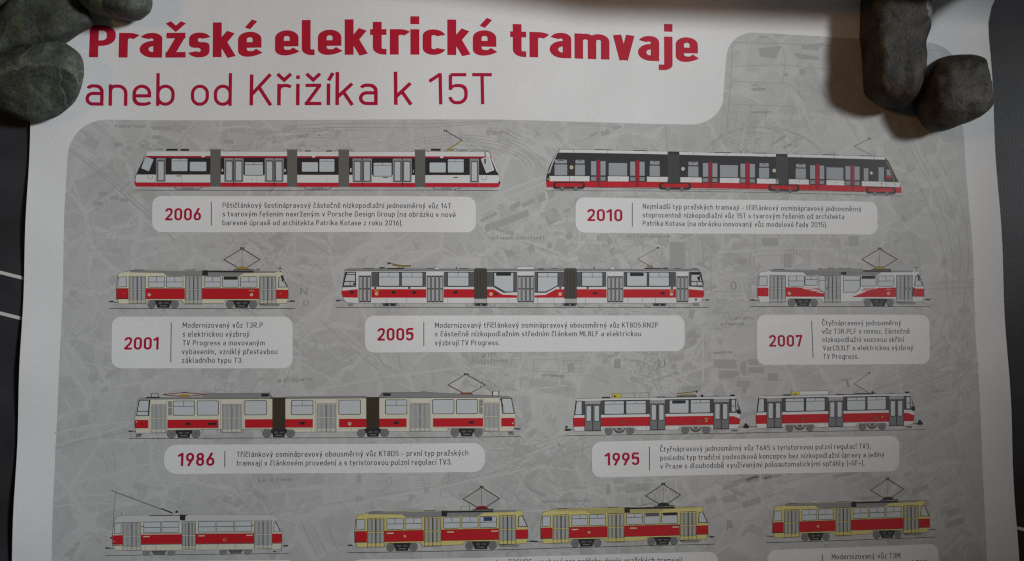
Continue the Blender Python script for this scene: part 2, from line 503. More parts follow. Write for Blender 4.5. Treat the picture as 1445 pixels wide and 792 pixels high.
# ------------------------------------------------------------ measured drawing data, in millimetres on the sheet
TRAMS = [
("cream and red single tram car with grey roof and four-panel doors, above year 2001", """
track_line 0
L ink 37 1120 3297 2494 9
coupler 0
L ink 34 1117 3207 108 7
P ink 1108 3198 62 -7 1 23 -53 -2
coupler 0
L ink 34 3502 3210 106 -6
P ink 3548 3194 65 5 -4 14 -56 4
bogie 1
P ink 1711 3177 238 1 -8 55 -19 11 -8 45 -162 -1 -11 -44 -19 -11
P dgrey 1764 3211 52 0 1 28 -52 -1
P dgrey 1845 3213 57 0 1 20 -57 0
P grey 1784 3257 96 1 0 8 -95 0
bogie 1
P ink 2763 3181 243 1 -9 56 -19 11 -9 44 -165 -1 -11 -44 -19 -12
P dgrey 2817 3214 53 1 1 27 -53 0
P dgrey 2900 3217 58 0 0 20 -58 0
P grey 2837 3261 97 1 0 9 -97 -1
wheel 2
C dgrey 277 1679 3240
C wheel 238 1679 3240
C dgrey 100 1679 3240
C wheel 67 1679 3240
wheel 2
C dgrey 277 1983 3240
C wheel 238 1983 3240
C dgrey 100 1983 3240
C wheel 67 1983 3240
wheel 2
C dgrey 277 2730 3243
C wheel 238 2730 3243
C dgrey 100 2730 3243
C wheel 67 2730 3243
wheel 2
C dgrey 277 3044 3245
C wheel 238 3044 3245
C dgrey 100 3044 3245
C wheel 67 3044 3245
step 1
P grey 3134 3248 276 1 -18 26 -234 -2
L ink 17 3134 3248 276 1
body 2
L ink 40 1210 3163 -6 -134 11 -157 7 -42 26 -23 103 -10 4 -19 882 -4 92 7 1033 17 28 9 46 0 15 52 -5 14 67 140 9 153 -24 65 -139 4 -237 8 -12 -51 -439 -7 -34 41 -276 4 -13 9 -227 -1 -16 -14 -30 -37 -454 -5 -28 51 -225 -1 -125 -2 -15 -55 -18 -12 -6 -134
P cream 1210 3163 -6 -134 11 -157 7 -42 26 -23 103 -10 4 -19 882 -4 92 7 1033 17 28 9 46 0 15 52 -5 14 67 140 9 153 -24 65 -139 4 -237 8 -12 -51 -439 -7 -34 41 -276 4 -13 9 -227 -1 -16 -14 -30 -37 -454 -5 -28 51 -225 -1 -125 -2 -15 -55
roof 4
P roofgrey 1369 2778 960 6 1033 16 -14 16 -436 2 -60 40 -988 -3 -42 -40 -448 -9
roof_equipment 5
P ink 2345 2777 76 0 2 74 -76 0
P ink 2421 2784 625 7 0 21 -624 -7
roof_equipment 5
P dgrey 1418 2767 147 0 0 11 -147 0
roof_equipment 5
P dgrey 2111 2767 149 0 0 12 -149 -1
stripe 4
P red 1206 3027 156 0 4 138 -156 0
stripe 4
P red 1587 3027 527 0 4 140 -527 -1
stripe 4
P red 2343 3028 778 3 3 140 -778 -4
stripe 4
P red 3356 3049 162 1 2 123 -162 -1
body_trim 5
P ink 1210 3158 156 0 0 12 -156 0
P ink 1591 3166 527 1 0 4 -527 -1
P ink 2346 3167 778 4 0 5 -778 -4
P ink 3358 3165 162 1 0 7 -162 -1
P ink 1206 3022 156 0 0 5 -156 0
P ink 1587 3022 527 1 0 4 -527 0
P ink 2343 3023 778 4 0 4 -778 -3
emblem 6
C cream 104 1639 3110
C red 58 1639 3110
P cream 1635 3103 11 0 0 12 -11 0
emblem 6
C cream 104 3019 3115
C red 58 3019 3115
P cream 3009 3110 21 0 0 7 -21 0
fleet_number 6
P ochre 2985 3052 70 0 0 14 -70 0
lamp 6
P ochre 1310 3084 9 0 1 14 -9 0
lamp 6
P ochre 3407 3086 7 1 1 27 -7 0
door 5
P dgrey 1362 2853 225 0 10 382 -224 0
P dooL 1369 2860 212 -1 9 369 -211 0
P dgrey 1373 2872 42 0 5 161 -43 0
P pane2 1377 2876 34 0 5 153 -35 0
P dgrey 1378 3047 42 0 4 135 -43 0
P pane2 1382 3051 34 0 4 127 -35 0
P dgrey 1427 2872 42 0 5 161 -43 0
P pane2 1431 2876 34 0 5 153 -35 0
P dgrey 1431 3047 43 0 4 135 -43 0
P pane2 1436 3051 34 0 4 127 -35 0
P dgrey 1418 2857 5 0 10 373 -4 0
P dgrey 1481 2872 42 0 5 161 -43 0
P pane2 1485 2876 34 0 5 153 -35 0
P dgrey 1485 3047 43 0 4 135 -43 0
P pane2 1490 3051 34 0 4 127 -35 0
P dgrey 1470 2857 9 0 10 373 -9 0
P dgrey 1535 2872 43 0 4 161 -43 0
P pane2 1539 2876 35 0 4 153 -35 0
P dgrey 1539 3047 43 0 4 135 -43 0
P pane2 1544 3051 34 0 4 127 -35 0
P dgrey 1526 2857 5 0 10 373 -4 0
door 5
P dgrey 2115 2853 229 0 8 384 -228 -1
P dooL 2122 2860 216 0 7 370 -215 -1
P dgrey 2126 2872 43 0 4 162 -44 0
P pane2 2130 2876 35 0 4 154 -36 0
P dgrey 2130 3048 43 0 3 136 -43 -1
P pane2 2134 3052 35 0 3 127 -35 0
P dgrey 2181 2872 43 0 4 162 -44 0
P pane2 2185 2876 35 0 3 154 -35 0
P dgrey 2185 3048 43 0 3 136 -43 0
P pane2 2189 3052 35 0 3 128 -35 -1
P dgrey 2172 2858 5 0 8 374 -4 0
P dgrey 2236 2872 43 0 4 162 -44 0
P pane2 2240 2876 35 1 3 153 -35 0
P dgrey 2240 3048 43 0 3 136 -43 0
P pane2 2244 3053 35 0 3 127 -35 0
P dgrey 2225 2858 9 0 8 374 -9 0
P dgrey 2291 2872 43 1 4 162 -44 -1
P pane2 2295 2877 35 0 4 153 -36 0
P dgrey 2295 3049 43 0 3 135 -44 0
P pane2 2299 3053 35 0 3 127 -35 0
P dgrey 2282 2858 5 0 8 374 -5 0
door 5
P dgrey 3121 2857 232 1 6 384 -232 -1
P dooL 3128 2864 218 1 6 370 -218 -1
P dgrey 3132 2876 44 0 2 162 -44 0
P pane2 3136 2880 36 0 2 154 -36 0
P dgrey 3135 3052 44 0 2 136 -44 0
P pane2 3139 3056 35 1 2 127 -35 0
P dgrey 3188 2876 44 1 2 162 -44 -1
P pane2 3192 2881 36 0 2 153 -36 0
P dgrey 3190 3053 44 0 2 135 -44 0
P pane2 3194 3057 36 0 2 127 -36 0
P dgrey 3179 2862 5 0 5 374 -4 0
P dgrey 3243 2877 44 0 3 162 -44 0
P pane2 3248 2881 35 0 2 154 -35 0
P dgrey 3246 3053 44 0 2 136 -44 -1
P pane2 3250 3057 36 0 2 127 -36 0
P dgrey 3233 2862 9 0 5 375 -9 0
P dgrey 3299 2877 44 0 2 162 -44 0
P pane2 3303 2881 36 0 2 154 -36 0
P dgrey 3302 3053 43 0 2 136 -44 0
P pane2 3306 3057 35 1 2 127 -35 0
P dgrey 3291 2862 4 0 6 375 -5 0
window 5
P ink 1825 2859 10 3 6 7 3 9 3 116 -2 10 -7 6 -9 3 -190 0 -9 -3 -7 -7 -3 -9 -3 -116 2 -9 7 -7 9 -3
P pane 1824 2866 7 2 4 5 2 7 3 113 -1 6 -5 5 -6 2 -188 0 -6 -2 -5 -5 -2 -6 -3 -114 2 -6 4 -5 6 -2
P ink 1626 2933 213 0 0 7 -213 0
P ink 1727 2866 6 0 2 70 -6 0
window 5
P ink 2072 2860 9 2 7 7 2 9 3 117 -2 9 -7 7 -9 2 -194 0 -9 -3 -7 -6 -2 -10 -3 -116 2 -9 7 -7 9 -2
P pane 2070 2867 7 2 5 4 2 7 2 113 -1 7 -5 5 -6 1 -191 0 -7 -2 -5 -5 -1 -6 -3 -113 1 -7 5 -5 6 -1
P ink 1868 2933 217 0 0 7 -217 0
P ink 1972 2867 6 0 1 69 -6 0
window 5
P ink 2582 2861 9 3 7 7 3 9 2 116 -2 10 -7 6 -9 3 -194 -1 -9 -2 -7 -7 -2 -9 -3 -117 2 -9 7 -7 9 -2
P pane 2581 2868 6 2 5 5 2 6 2 114 -2 6 -4 5 -7 2 -190 -1 -7 -2 -5 -4 -2 -7 -2 -113 2 -7 4 -5 7 -1
P ink 2378 2934 217 1 0 7 -217 -1
P ink 2482 2868 6 0 1 70 -6 0
window 5
P ink 2827 2862 9 3 7 7 3 9 2 116 -3 10 -6 7 -10 2 -191 -1 -10 -2 -6 -7 -3 -10 -2 -116 2 -9 7 -7 9 -3
P pane 2826 2869 6 2 5 5 2 6 2 114 -2 7 -5 4 -6 2 -189 -1 -6 -2 -5 -4 -2 -7 -2 -114 1 -6 5 -5 6 -2
blind 7
P ink 2637 2868 190 1 1 40 -190 -1
window 5
P ink 3075 2864 9 2 7 7 3 9 1 117 -2 9 -7 7 -9 2 -194 -1 -10 -2 -7 -7 -2 -9 -2 -117 2 -9 7 -7 9 -2
P pane 3074 2871 6 1 5 5 2 7 1 113 -1 7 -5 5 -6 1 -192 -1 -7 -2 -4 -4 -2 -7 -2 -113 1 -7 5 -5 7 -1
P ink 2870 2936 218 1 0 7 -218 -1
P ink 2975 2870 6 0 1 70 -6 0
cab_window 5
P dgrey 1219 2865 116 -3 4 144 -123 4
P pane 1228 2874 99 -3 3 125 -105 5
cab_window 5
P ink 3386 2877 51 -18 76 158 -134 0
P pane 3395 2884 37 -14 67 138 -109 -1
mirror 6
L ink 34 3375 2751 65 5
L ink 23 3399 2758 14 52
mirror 6
P ink 3418 2845 28 11 6 82 -23 0
L ink 29 3438 2926 71 87
pantograph 5
L brown 46 2818 2736 -183 -105 248 -149
L brown 46 2957 2737 170 -104 -244 -151
P olive 2804 2767 14 -28 41 -12 61 1 37 11 19 28
L brown 50 2860 2470 46 1
P brown 2860 2461 9 0 1 30 -10 0
P brown 2897 2461 9 0 1 31 -10 0
L thin 14 2883 2482 4 255
roof_equipment 5
P ink 2767 2766 279 2 0 14 -278 -2
L dgrey 23 2767 2771 209 6
roof_equipment 5
P grey 3046 2786 57 -37 24 5 0 33"""),
("white single tram car with red flashes and lowered middle windows, above year 2007", """
track_line 0
L ink 39 9960 3290 2665 1
coupler 0
L ink 36 9963 3200 113 7
P ink 9953 3190 67 -7 -1 24 -57 -3
coupler 0
L ink 36 12507 3194 117 -7
P ink 12558 3178 72 4 -6 14 -62 5
bogie 1
P ink 10595 3170 252 0 -12 56 -20 12 -12 44 -171 0 -9 -45 -20 -11
P dgrey 10649 3204 56 0 -1 28 -55 0
P dgrey 10735 3206 60 0 0 20 -61 0
P grey 10668 3251 101 0 0 9 -101 0
bogie 1
P ink 11710 3170 260 0 -13 56 -21 12 -12 45 -177 0 -9 -45 -20 -11
P dgrey 11766 3204 57 0 -2 28 -57 0
P dgrey 11854 3206 62 0 -1 20 -62 0
P grey 11784 3251 104 0 0 9 -104 0
wheel 2
C dgrey 286 10557 3233
C wheel 246 10557 3233
C dgrey 103 10557 3233
C wheel 69 10557 3233
wheel 2
C dgrey 286 10879 3233
C wheel 246 10879 3233
C dgrey 103 10879 3233
C wheel 69 10879 3233
wheel 2
C dgrey 286 11671 3234
C wheel 246 11671 3234
C dgrey 103 11671 3234
C wheel 69 11671 3234
wheel 2
C dgrey 286 12007 3233
C wheel 246 12007 3233
C dgrey 103 12007 3233
C wheel 69 12007 3233
step 1
P grey 12104 3235 299 0 -21 26 -254 0
L ink 18 12104 3235 299 0
body 2
L dgrey 43 10063 3156 1 -135 20 -158 11 -42 29 -23 110 -10 5 -19 934 -6 97 7 1108 6 30 10 51 -1 13 52 -6 15 65 141 1 156 -31 67 -153 5 -256 10 -10 -52 -471 -4 -38 42 -293 5 -15 9 -239 0 -17 -14 -30 -37 -480 -5 -32 51 -239 0 -133 -3 -13 -56 -19 -11 1 -135
P white 10063 3156 1 -135 20 -158 11 -42 29 -23 110 -10 5 -19 934 -6 97 7 1108 6 30 10 51 -1 13 52 -6 15 65 141 1 156 -31 67 -153 5 -256 10 -10 -52 -471 -4 -38 42 -293 5 -15 9 -239 0 -17 -14 -30 -37 -480 -5 -32 51 -239 0 -133 -3 -13 -56
roof 4
P roofgrey 10254 2769 1016 3 1108 7 -16 16 -473 8 -66 40 -1049 3 -42 -40 -474 -9
roof_equipment 5
P ink 11288 2765 80 0 -2 75 -81 0
P ink 11368 2772 667 2 -1 21 -667 -2
roof_equipment 5
P dgrey 10306 2758 156 0 0 11 -156 0
roof_equipment 5
P dgrey 11040 2757 158 -1 -1 12 -157 0
roof_equipment 5
P dgrey 10968 2743 34 0 -2 58 -34 0
P dgrey 11101 2742 92 0 -2 59 -92 0
P dgrey 11247 2742 78 0 -2 58 -78 1
P dgrey 11369 2742 73 -1 -2 59 -73 0
P grey 10955 2750 659 -2 -2 47 -658 2
stripe 4
P red 10067 3021 157 0 -3 126 -157 -1
stripe 4
P red 10463 3016 184 0 550 136 -738 -1
L red 36 10647 3023 300 7
L red 36 10699 3048 308 7
L red 36 10751 3072 316 7
L red 36 10803 3097 323 7
L red 36 10899 3033 228 58
stripe 4
P red 11433 3157 256 -95 187 -38 275 -10 -6 141
L red 36 11616 3034 535 -13
L red 36 11596 3051 554 -21
L red 36 11576 3067 574 -27
stripe 4
P red 12156 3019 30 0 -6 132 -30 0
P red 12211 3018 30 0 -5 132 -31 0
P red 12266 3018 31 0 -6 132 -30 0
P red 12322 3018 30 0 -5 132 -31 0
P red 12377 3032 158 -1 -6 118 -157 1
P red 12156 3014 227 -1 19 28 -247 -18
stripe 5
P ink 12188 3023 20 0 -5 123 -20 0
P ink 12243 3023 21 0 -6 123 -20 0
P ink 12299 3023 20 0 -5 122 -20 0
P ink 12355 3023 20 -1 -6 123 -20 0
emblem 6
C cream 107 10523 3103
C red 60 10523 3103
P cream 10518 3096 12 0 0 11 -12 0
emblem 6
C cream 107 11987 3102
C red 60 11987 3102
P cream 11978 3097 22 0 0 7 -23 0
fleet_number 6
P ochre 11955 3038 75 0 -1 14 -75 0
lamp 6
P ochre 10175 3077 9 0 0 14 -10 0
lamp 6
P ochre 12411 3070 7 -1 -1 29 -7 0
door 5
P dgrey 10242 2844 239 0 -10 384 -238 0
P dooW 10249 2851 225 0 -10 370 -224 0
P dgrey 10253 2863 45 0 -4 162 -45 0
P pane2 10257 2867 37 0 -4 154 -37 0
P dgrey 10248 3039 46 0 -4 136 -45 0
P pane2 10253 3044 36 0 -3 127 -37 0
P dgrey 10310 2863 45 0 -4 162 -45 0
P pane2 10314 2867 37 0 -4 154 -37 0
P dgrey 10306 3039 45 1 -4 135 -45 0
P pane2 10310 3044 37 0 -4 127 -36 0
P dgrey 10302 2849 5 0 -10 374 -4 0
P dgrey 10367 2863 46 0 -4 162 -46 0
P pane2 10372 2867 36 0 -4 154 -36 0
P dgrey 10363 3040 45 0 -3 135 -45 0
P pane2 10367 3044 37 0 -3 127 -37 0
P dgrey 10357 2849 9 0 -9 374 -10 0
P dgrey 10425 2863 45 0 -4 162 -45 0
P pane2 10429 2867 37 0 -4 154 -37 0
P dgrey 10420 3040 46 0 -4 135 -45 0
P pane2 10425 3044 36 0 -3 127 -37 0
P dgrey 10417 2849 4 0 -9 375 -5 0
door 5
P dgrey 11040 2843 243 0 -13 386 -242 0
P dooW 11047 2850 228 0 -12 372 -227 0
P dgrey 11050 2862 46 0 -5 163 -46 0
P pane2 11054 2867 38 0 -5 154 -37 0
P dgrey 11045 3040 46 0 -5 136 -45 0
P pane2 11049 3044 37 0 -4 128 -37 0
P dgrey 11108 2862 46 0 -5 163 -46 0
P pane2 11113 2867 37 0 -5 154 -37 0
P dgrey 11103 3040 46 0 -4 136 -46 0
P pane2 11107 3044 37 0 -4 128 -37 0
P dgrey 11100 2848 5 0 -12 376 -4 0
P dgrey 11167 2862 46 0 -5 163 -46 0
P pane2 11171 2866 37 0 -5 155 -37 0
P dgrey 11161 3040 46 -1 -4 137 -46 0
P pane2 11165 3044 38 0 -5 128 -37 0
P dgrey 11156 2848 10 0 -12 376 -10 0
P dgrey 11225 2862 46 0 -5 163 -46 0
P pane2 11229 2866 38 0 -5 155 -38 0
P dgrey 11219 3039 46 0 -4 137 -46 0
P pane2 11224 3044 37 0 -4 128 -38 0
P dgrey 11217 2848 5 0 -12 376 -5 0
door 5
P dgrey 12113 2839 252 -1 -17 390 -251 0
P dooW 12120 2847 237 -2 -16 376 -236 0
P dgrey 12123 2859 48 0 -7 164 -47 0
P pane2 12128 2863 38 0 -6 156 -39 0
P dgrey 12116 3037 48 0 -6 138 -48 0
P pane2 12120 3042 39 0 -5 129 -39 0
P dgrey 12184 2858 47 0 -6 165 -48 0
P pane2 12188 2863 39 -1 -7 157 -38 0
P dgrey 12176 3037 48 0 -6 138 -47 0
P pane2 12181 3041 38 0 -5 129 -39 0
P dgrey 12175 2844 5 0 -15 380 -5 0
P dgrey 12244 2858 48 0 -7 164 -48 1
P pane2 12248 2862 39 0 -6 156 -39 0
P dgrey 12237 3037 47 0 -5 137 -48 1
P pane2 12241 3041 39 0 -6 129 -38 0
P dgrey 12233 2844 10 -1 -16 380 -10 0
P dgrey 12305 2858 48 -1 -7 165 -48 0
P pane2 12309 2862 39 0 -7 156 -39 0
P dgrey 12297 3037 48 0 -6 137 -48 0
P pane2 12302 3041 38 0 -5 129 -39 0
P dgrey 12296 2843 6 0 -17 380 -5 0
window 5
P ink 10733 2851 10 2 7 7 2 9 -3 117 -3 9 -7 7 -10 3 -201 0 -10 -3 -7 -7 -2 -9 3 -116 3 -10 7 -7 10 -2
P pane 10732 2858 6 1 5 5 2 7 -3 114 -2 6 -5 5 -7 2 -199 0 -6 -2 -5 -5 -2 -6 3 -114 2 -7 5 -4 7 -2
P ink 10518 2924 225 0 0 7 -225 0
P ink 10629 2858 6 0 -2 70 -6 0
window 5
P ink 10921 2850 10 3 7 7 2 9 -3 108 -3 9 -7 7 -10 2 -147 0 -9 -2 -7 -7 -3 -9 3 -108 3 -9 7 -7 10 -2
P pane 10920 2858 6 1 5 5 2 7 -3 104 -2 7 -5 5 -7 1 -144 0 -7 -1 -5 -5 -1 -7 3 -104 2 -7 5 -5 6 -1
P ink 10761 2901 171 0 0 7 -171 0
P ink 10844 2858 7 0 -2 47 -6 0
window 5
P ink 11317 2847 254 0 -6 192 -63 52 -193 0
P pane 11324 2854 240 0 -7 181 -60 49 -181 0
P ink 11315 2913 249 -1 0 7 -250 1
window 5
P ink 11796 2848 10 3 7 6 2 10 -4 118 -3 9 -8 7 -10 2 -205 1 -9 -3 -7 -6 -3 -10 5 -117 2 -10 8 -7 10 -2
P pane 11794 2855 7 2 5 5 1 6 -4 115 -2 7 -5 5 -7 1 -202 1 -7 -2 -5 -5 -1 -6 4 -115 2 -6 5 -5 7 -2
blind 7
P ink 11593 2856 203 -1 -2 40 -202 1
window 5
P ink 12062 2847 10 2 7 7 3 10 -5 118 -3 9 -8 7 -10 3 -209 0 -10 -2 -7 -7 -2 -9 4 -118 3 -10 8 -7 10 -2
P pane 12061 2854 6 2 5 4 2 7 -5 115 -2 7 -5 5 -7 1 -206 1 -7 -2 -5 -4 -2 -7 5 -115 2 -6 5 -5 7 -2
P ink 11838 2922 234 -1 0 7 -235 1
P ink 11954 2854 6 0 -2 71 -7 0
window 5
P ink 10957 2848 214 0 -8 243 -145 0 -66 -51
P pane 10965 2855 198 0 -7 229 -133 0 -64 -49
P ink 10956 2914 213 -1 -1 7 -213 1
P ink 11059 2853 7 0 -2 65 -7 0
cab_window 5
P dgrey 10089 2856 124 -3 -3 145 -131 4
P pane 10099 2865 105 -2 -3 125 -112 5
cab_window 5
P ink 12400 2857 57 -20 74 161 -148 1
P pane 12410 2864 41 -15 65 140 -119 0
mirror 6
L ink 36 12395 2729 71 4
L ink 24 12420 2736 13 52
mirror 6
P ink 12437 2823 30 12 1 83 -25 0
L ink 30 12454 2906 72 87
pantograph 5
L brown 49 11793 2721 -189 -105 273 -153
L brown 49 11942 2720 190 -108 -255 -149
P olive 11777 2752 16 -29 45 -12 65 0 39 11 19 29
L brown 53 11852 2451 50 0
P brown 11853 2442 10 0 -1 30 -10 1
P brown 11893 2441 10 0 -1 31 -10 0
L thin 15 11877 2463 -9 257
roof_equipment 5
P ink 11737 2752 299 -2 0 14 -299 2
L dgrey 24 11737 2757 224 3"""),
("yellow and red tram car with grey roof and dark red pantograph, leading a coupled pair", """
track_line 0
L ink 37 4370 6558 2493 -7
coupler 0
L ink 34 4369 6468 109 6
P ink 4360 6459 63 -7 0 22 -54 -1
coupler 0
L ink 34 6752 6455 107 -6
P ink 6799 6440 65 4 -5 14 -56 5
bogie 1
P ink 4970 6432 239 -2 -9 55 -19 12 -10 44 -162 1 -10 -44 -19 -11
P dgrey 5023 6465 52 -1 1 28 -53 0
P dgrey 5104 6466 57 0 0 20 -57 0
P grey 5043 6511 95 -1 0 9 -95 1
bogie 1
P ink 6018 6428 241 0 -10 56 -19 11 -10 44 -164 -1 -9 -44 -20 -11
P dgrey 6071 6461 53 0 0 28 -53 0
P dgrey 6153 6463 57 1 0 19 -57 0
P grey 6090 6508 96 0 0 9 -96 -1
wheel 2
C dgrey 275 4937 6494
C wheel 237 4937 6494
C dgrey 99 4937 6494
C wheel 66 4937 6494
wheel 2
C dgrey 275 5241 6492
C wheel 237 5241 6492
C dgrey 99 5241 6492
C wheel 66 5241 6492
wheel 2
C dgrey 275 5984 6490
C wheel 237 5984 6490
C dgrey 99 5984 6490
C wheel 66 5984 6490
wheel 2
C dgrey 275 6295 6491
C wheel 237 6295 6491
C dgrey 99 6295 6491
C wheel 66 6295 6491
step 1
P grey 6385 6493 274 1 -18 26 -233 -1
L ink 17 6385 6493 274 1
body 2
L ink 40 4464 6423 -5 -133 14 -157 9 -42 27 -23 105 -11 4 -19 885 -12 92 7 1027 10 28 9 46 0 14 52 -5 14 63 140 6 154 -26 64 -139 4 -236 9 -11 -51 -436 -6 -34 42 -274 5 -13 9 -225 1 -16 -14 -30 -36 -455 -2 -29 51 -227 2 -127 0 -14 -55 -18 -12 -5 -133
P yellow 4464 6423 -5 -133 14 -157 9 -42 27 -23 105 -11 4 -19 885 -12 92 7 1027 10 28 9 46 0 14 52 -5 14 63 140 6 154 -26 64 -139 4 -236 9 -11 -51 -436 -6 -34 42 -274 5 -13 9 -225 1 -16 -14 -30 -36 -455 -2 -29 51 -227 2 -127 0 -14 -55
roof 4
P roofgrey 4632 6038 963 -3 1027 10 -14 17 -435 4 -60 40 -984 4 -41 -39 -452 -5
roof_equipment 5
P ink 5611 6028 75 0 0 74 -75 0
P ink 5686 6035 621 3 0 21 -621 -3
roof_equipment 5
P dgrey 4682 6026 148 -1 0 11 -148 2
roof_equipment 5
P dgrey 5377 6020 149 -1 0 12 -149 1
stripe 4
P red 4462 6288 159 -2 2 138 -159 2
stripe 4
P red 4848 6284 528 -4 1 138 -527 4
stripe 4
P red 5604 6278 773 0 -1 139 -771 0
stripe 4
P red 6610 6295 163 0 -2 123 -162 0
body_trim 5
P ink 4463 6419 160 -2 0 12 -159 1
P ink 4850 6422 527 -4 0 4 -527 4
P ink 5605 6417 771 0 0 5 -771 -1
P ink 6609 6411 162 1 0 6 -162 0
P ink 4462 6283 159 -2 0 5 -159 2
P ink 4848 6279 528 -4 0 5 -528 4
P ink 5604 6274 773 -1 0 5 -773 0
body_trim 6
P cream 4885 6306 91 -1 0 14 -91 1
P cream 5687 6301 91 0 0 14 -91 0
P cream 6276 6301 92 0 0 14 -93 0
emblem 6
C ochre 92 5124 6353
P cream 5115 6346 18 0 0 11 -18 0
door 5
P door_ink 4623 6113 228 -3 4 380 -227 3
P yellow 4630 6119 214 -2 4 367 -213 2
P door_ink 4634 6131 43 0 2 161 -43 0
P pane2 4638 6136 35 -1 2 153 -35 0
P door_ink 4636 6306 43 0 2 134 -43 0
P pane2 4640 6310 35 0 2 126 -35 0
P door_ink 4689 6131 43 -1 2 161 -44 1
P pane2 4693 6135 35 0 1 152 -35 1
P door_ink 4691 6306 43 -1 1 134 -43 1
P pane2 4695 6310 35 -1 1 126 -35 1
P door_ink 4680 6117 5 0 4 370 -4 1
P door_ink 4743 6130 43 0 2 161 -43 0
P pane2 4747 6134 35 0 2 153 -35 0
P door_ink 4745 6305 43 0 2 134 -43 0
P pane2 4749 6309 35 0 2 126 -35 0
P door_ink 4733 6116 9 0 4 371 -9 0
P door_ink 4798 6130 43 -1 2 161 -43 1
P pane2 4802 6134 35 -1 2 153 -35 0
P door_ink 4800 6305 43 -1 1 134 -43 1
P pane2 4804 6309 35 -1 1 126 -35 1
P door_ink 4790 6115 4 0 4 371 -4 0
door 5
P door_ink 5380 6106 228 -1 1 381 -227 1
P yellow 5387 6113 215 -1 1 367 -214 1
P door_ink 5390 6125 44 0 0 161 -43 0
P pane2 5395 6129 35 0 0 153 -35 0
P door_ink 5391 6300 43 0 1 134 -43 0
P pane2 5395 6304 35 0 1 126 -35 0
P door_ink 5445 6125 44 -1 0 162 -43 0
P pane2 5449 6129 35 0 1 152 -35 1
P door_ink 5446 6300 43 0 1 134 -44 0
P pane2 5450 6304 35 0 1 126 -35 0
P door_ink 5437 6110 5 0 1 372 -4 0
P door_ink 5500 6124 43 0 1 161 -43 1
P pane2 5504 6128 35 0 1 153 -35 0
P door_ink 5501 6300 43 -1 0 135 -43 0
P pane2 5505 6304 35 -1 0 127 -35 0
P door_ink 5490 6110 9 0 1 372 -9 0
P door_ink 5555 6124 43 0 1 161 -44 0
P pane2 5559 6128 35 0 0 153 -35 0
P door_ink 5555 6299 44 0 0 135 -43 0
P pane2 5559 6303 36 0 0 126 -35 1
P door_ink 5547 6110 4 0 1 371 -4 0
door 5
P door_ink 6380 6103 232 1 -3 383 -231 -1
P yellow 6387 6110 218 1 -3 369 -217 -1
P door_ink 6391 6123 44 0 -1 162 -44 0
P pane2 6395 6127 35 0 -1 153 -35 0
P door_ink 6390 6299 43 0 -1 135 -43 0
P pane2 6394 6303 35 0 -1 127 -35 0
P door_ink 6446 6123 44 0 -1 162 -44 0
P pane2 6450 6127 36 0 -1 154 -36 0
P door_ink 6445 6299 44 0 -1 135 -44 0
P pane2 6449 6303 36 0 -1 127 -36 0
P door_ink 6438 6108 5 0 -3 374 -4 0
P door_ink 6502 6123 44 0 -2 162 -43 0
P pane2 6506 6127 36 0 -2 154 -35 0
P door_ink 6500 6299 44 0 -1 135 -44 0
P pane2 6505 6303 35 0 -1 127 -35 0
P door_ink 6491 6108 10 0 -3 374 -9 0
P door_ink 6557 6123 44 0 -1 162 -44 0
P pane2 6562 6127 35 0 -1 154 -36 0
P door_ink 6556 6299 44 0 -1 136 -44 -1
P pane2 6560 6303 36 0 -1 127 -36 0
P door_ink 6549 6108 5 0 -3 374 -5 0
window 5
P ink 5090 6115 10 2 6 7 3 9 1 116 -3 9 -6 7 -9 3 -191 1 -10 -2 -6 -7 -3 -9 -1 -116 2 -9 7 -7 9 -2
P pane 5089 6122 7 2 4 4 2 7 1 113 -2 6 -4 5 -7 2 -188 1 -7 -1 -4 -5 -2 -7 -1 -112 2 -7 4 -5 7 -1
P ink 4888 6190 214 -2 0 7 -214 2
P ink 4992 6123 6 0 0 69 -6 0
window 5
P ink 5337 6113 9 3 7 6 2 10 1 115 -3 10 -6 6 -9 3 -194 1 -9 -2 -7 -7 -2 -9 -1 -116 2 -9 7 -7 9 -2
P pane 5335 6120 7 2 5 5 1 6 1 113 -2 6 -5 5 -6 2 -191 1 -6 -1 -5 -5 -2 -7 0 -112 1 -7 5 -5 6 -2
P ink 5132 6188 217 -2 0 7 -217 1
P ink 5237 6121 6 0 0 69 -6 0
window 5
P ink 5844 6111 9 2 7 7 3 9 0 116 -3 10 -7 6 -9 3 -192 0 -9 -2 -7 -7 -2 -9 0 -116 2 -9 7 -7 9 -2
P pane 5843 6118 6 2 5 4 2 7 0 113 -2 7 -5 4 -6 2 -189 1 -7 -2 -5 -5 -1 -6 0 -113 1 -7 5 -5 6 -1
P ink 5641 6185 215 -1 0 7 -215 1
P ink 5745 6118 6 0 0 70 -6 0
window 5
P ink 6088 6110 9 3 7 7 2 9 0 116 -3 9 -7 7 -9 3 -190 0 -9 -3 -7 -6 -2 -10 0 -116 2 -9 7 -7 9 -2
P pane 6086 6117 7 2 4 5 2 6 0 114 -2 6 -5 5 -6 2 -188 0 -6 -2 -5 -5 -2 -6 1 -113 1 -7 5 -4 6 -2
P ink 5885 6184 214 0 0 7 -214 0
P ink 5989 6118 6 0 0 69 -6 0
window 5
P ink 6334 6110 9 3 7 7 3 9 -1 116 -3 10 -6 6 -10 3 -193 0 -9 -3 -7 -7 -2 -9 0 -116 3 -9 6 -7 10 -3
P pane 6333 6117 6 2 5 5 2 6 -1 114 -2 6 -5 5 -6 2 -191 0 -6 -2 -5 -5 -1 -6 0 -114 2 -6 4 -5 7 -2
P ink 6129 6186 216 0 0 7 -216 0
blind 7
P blue 6175 6120 115 0 0 53 -115 0
cab_window 5
P dgrey 4478 6126 118 -4 2 143 -125 6
P pane 4487 6135 100 -4 2 125 -107 6
cab_window 5
P ink 6644 6123 52 -19 72 159 -134 -1
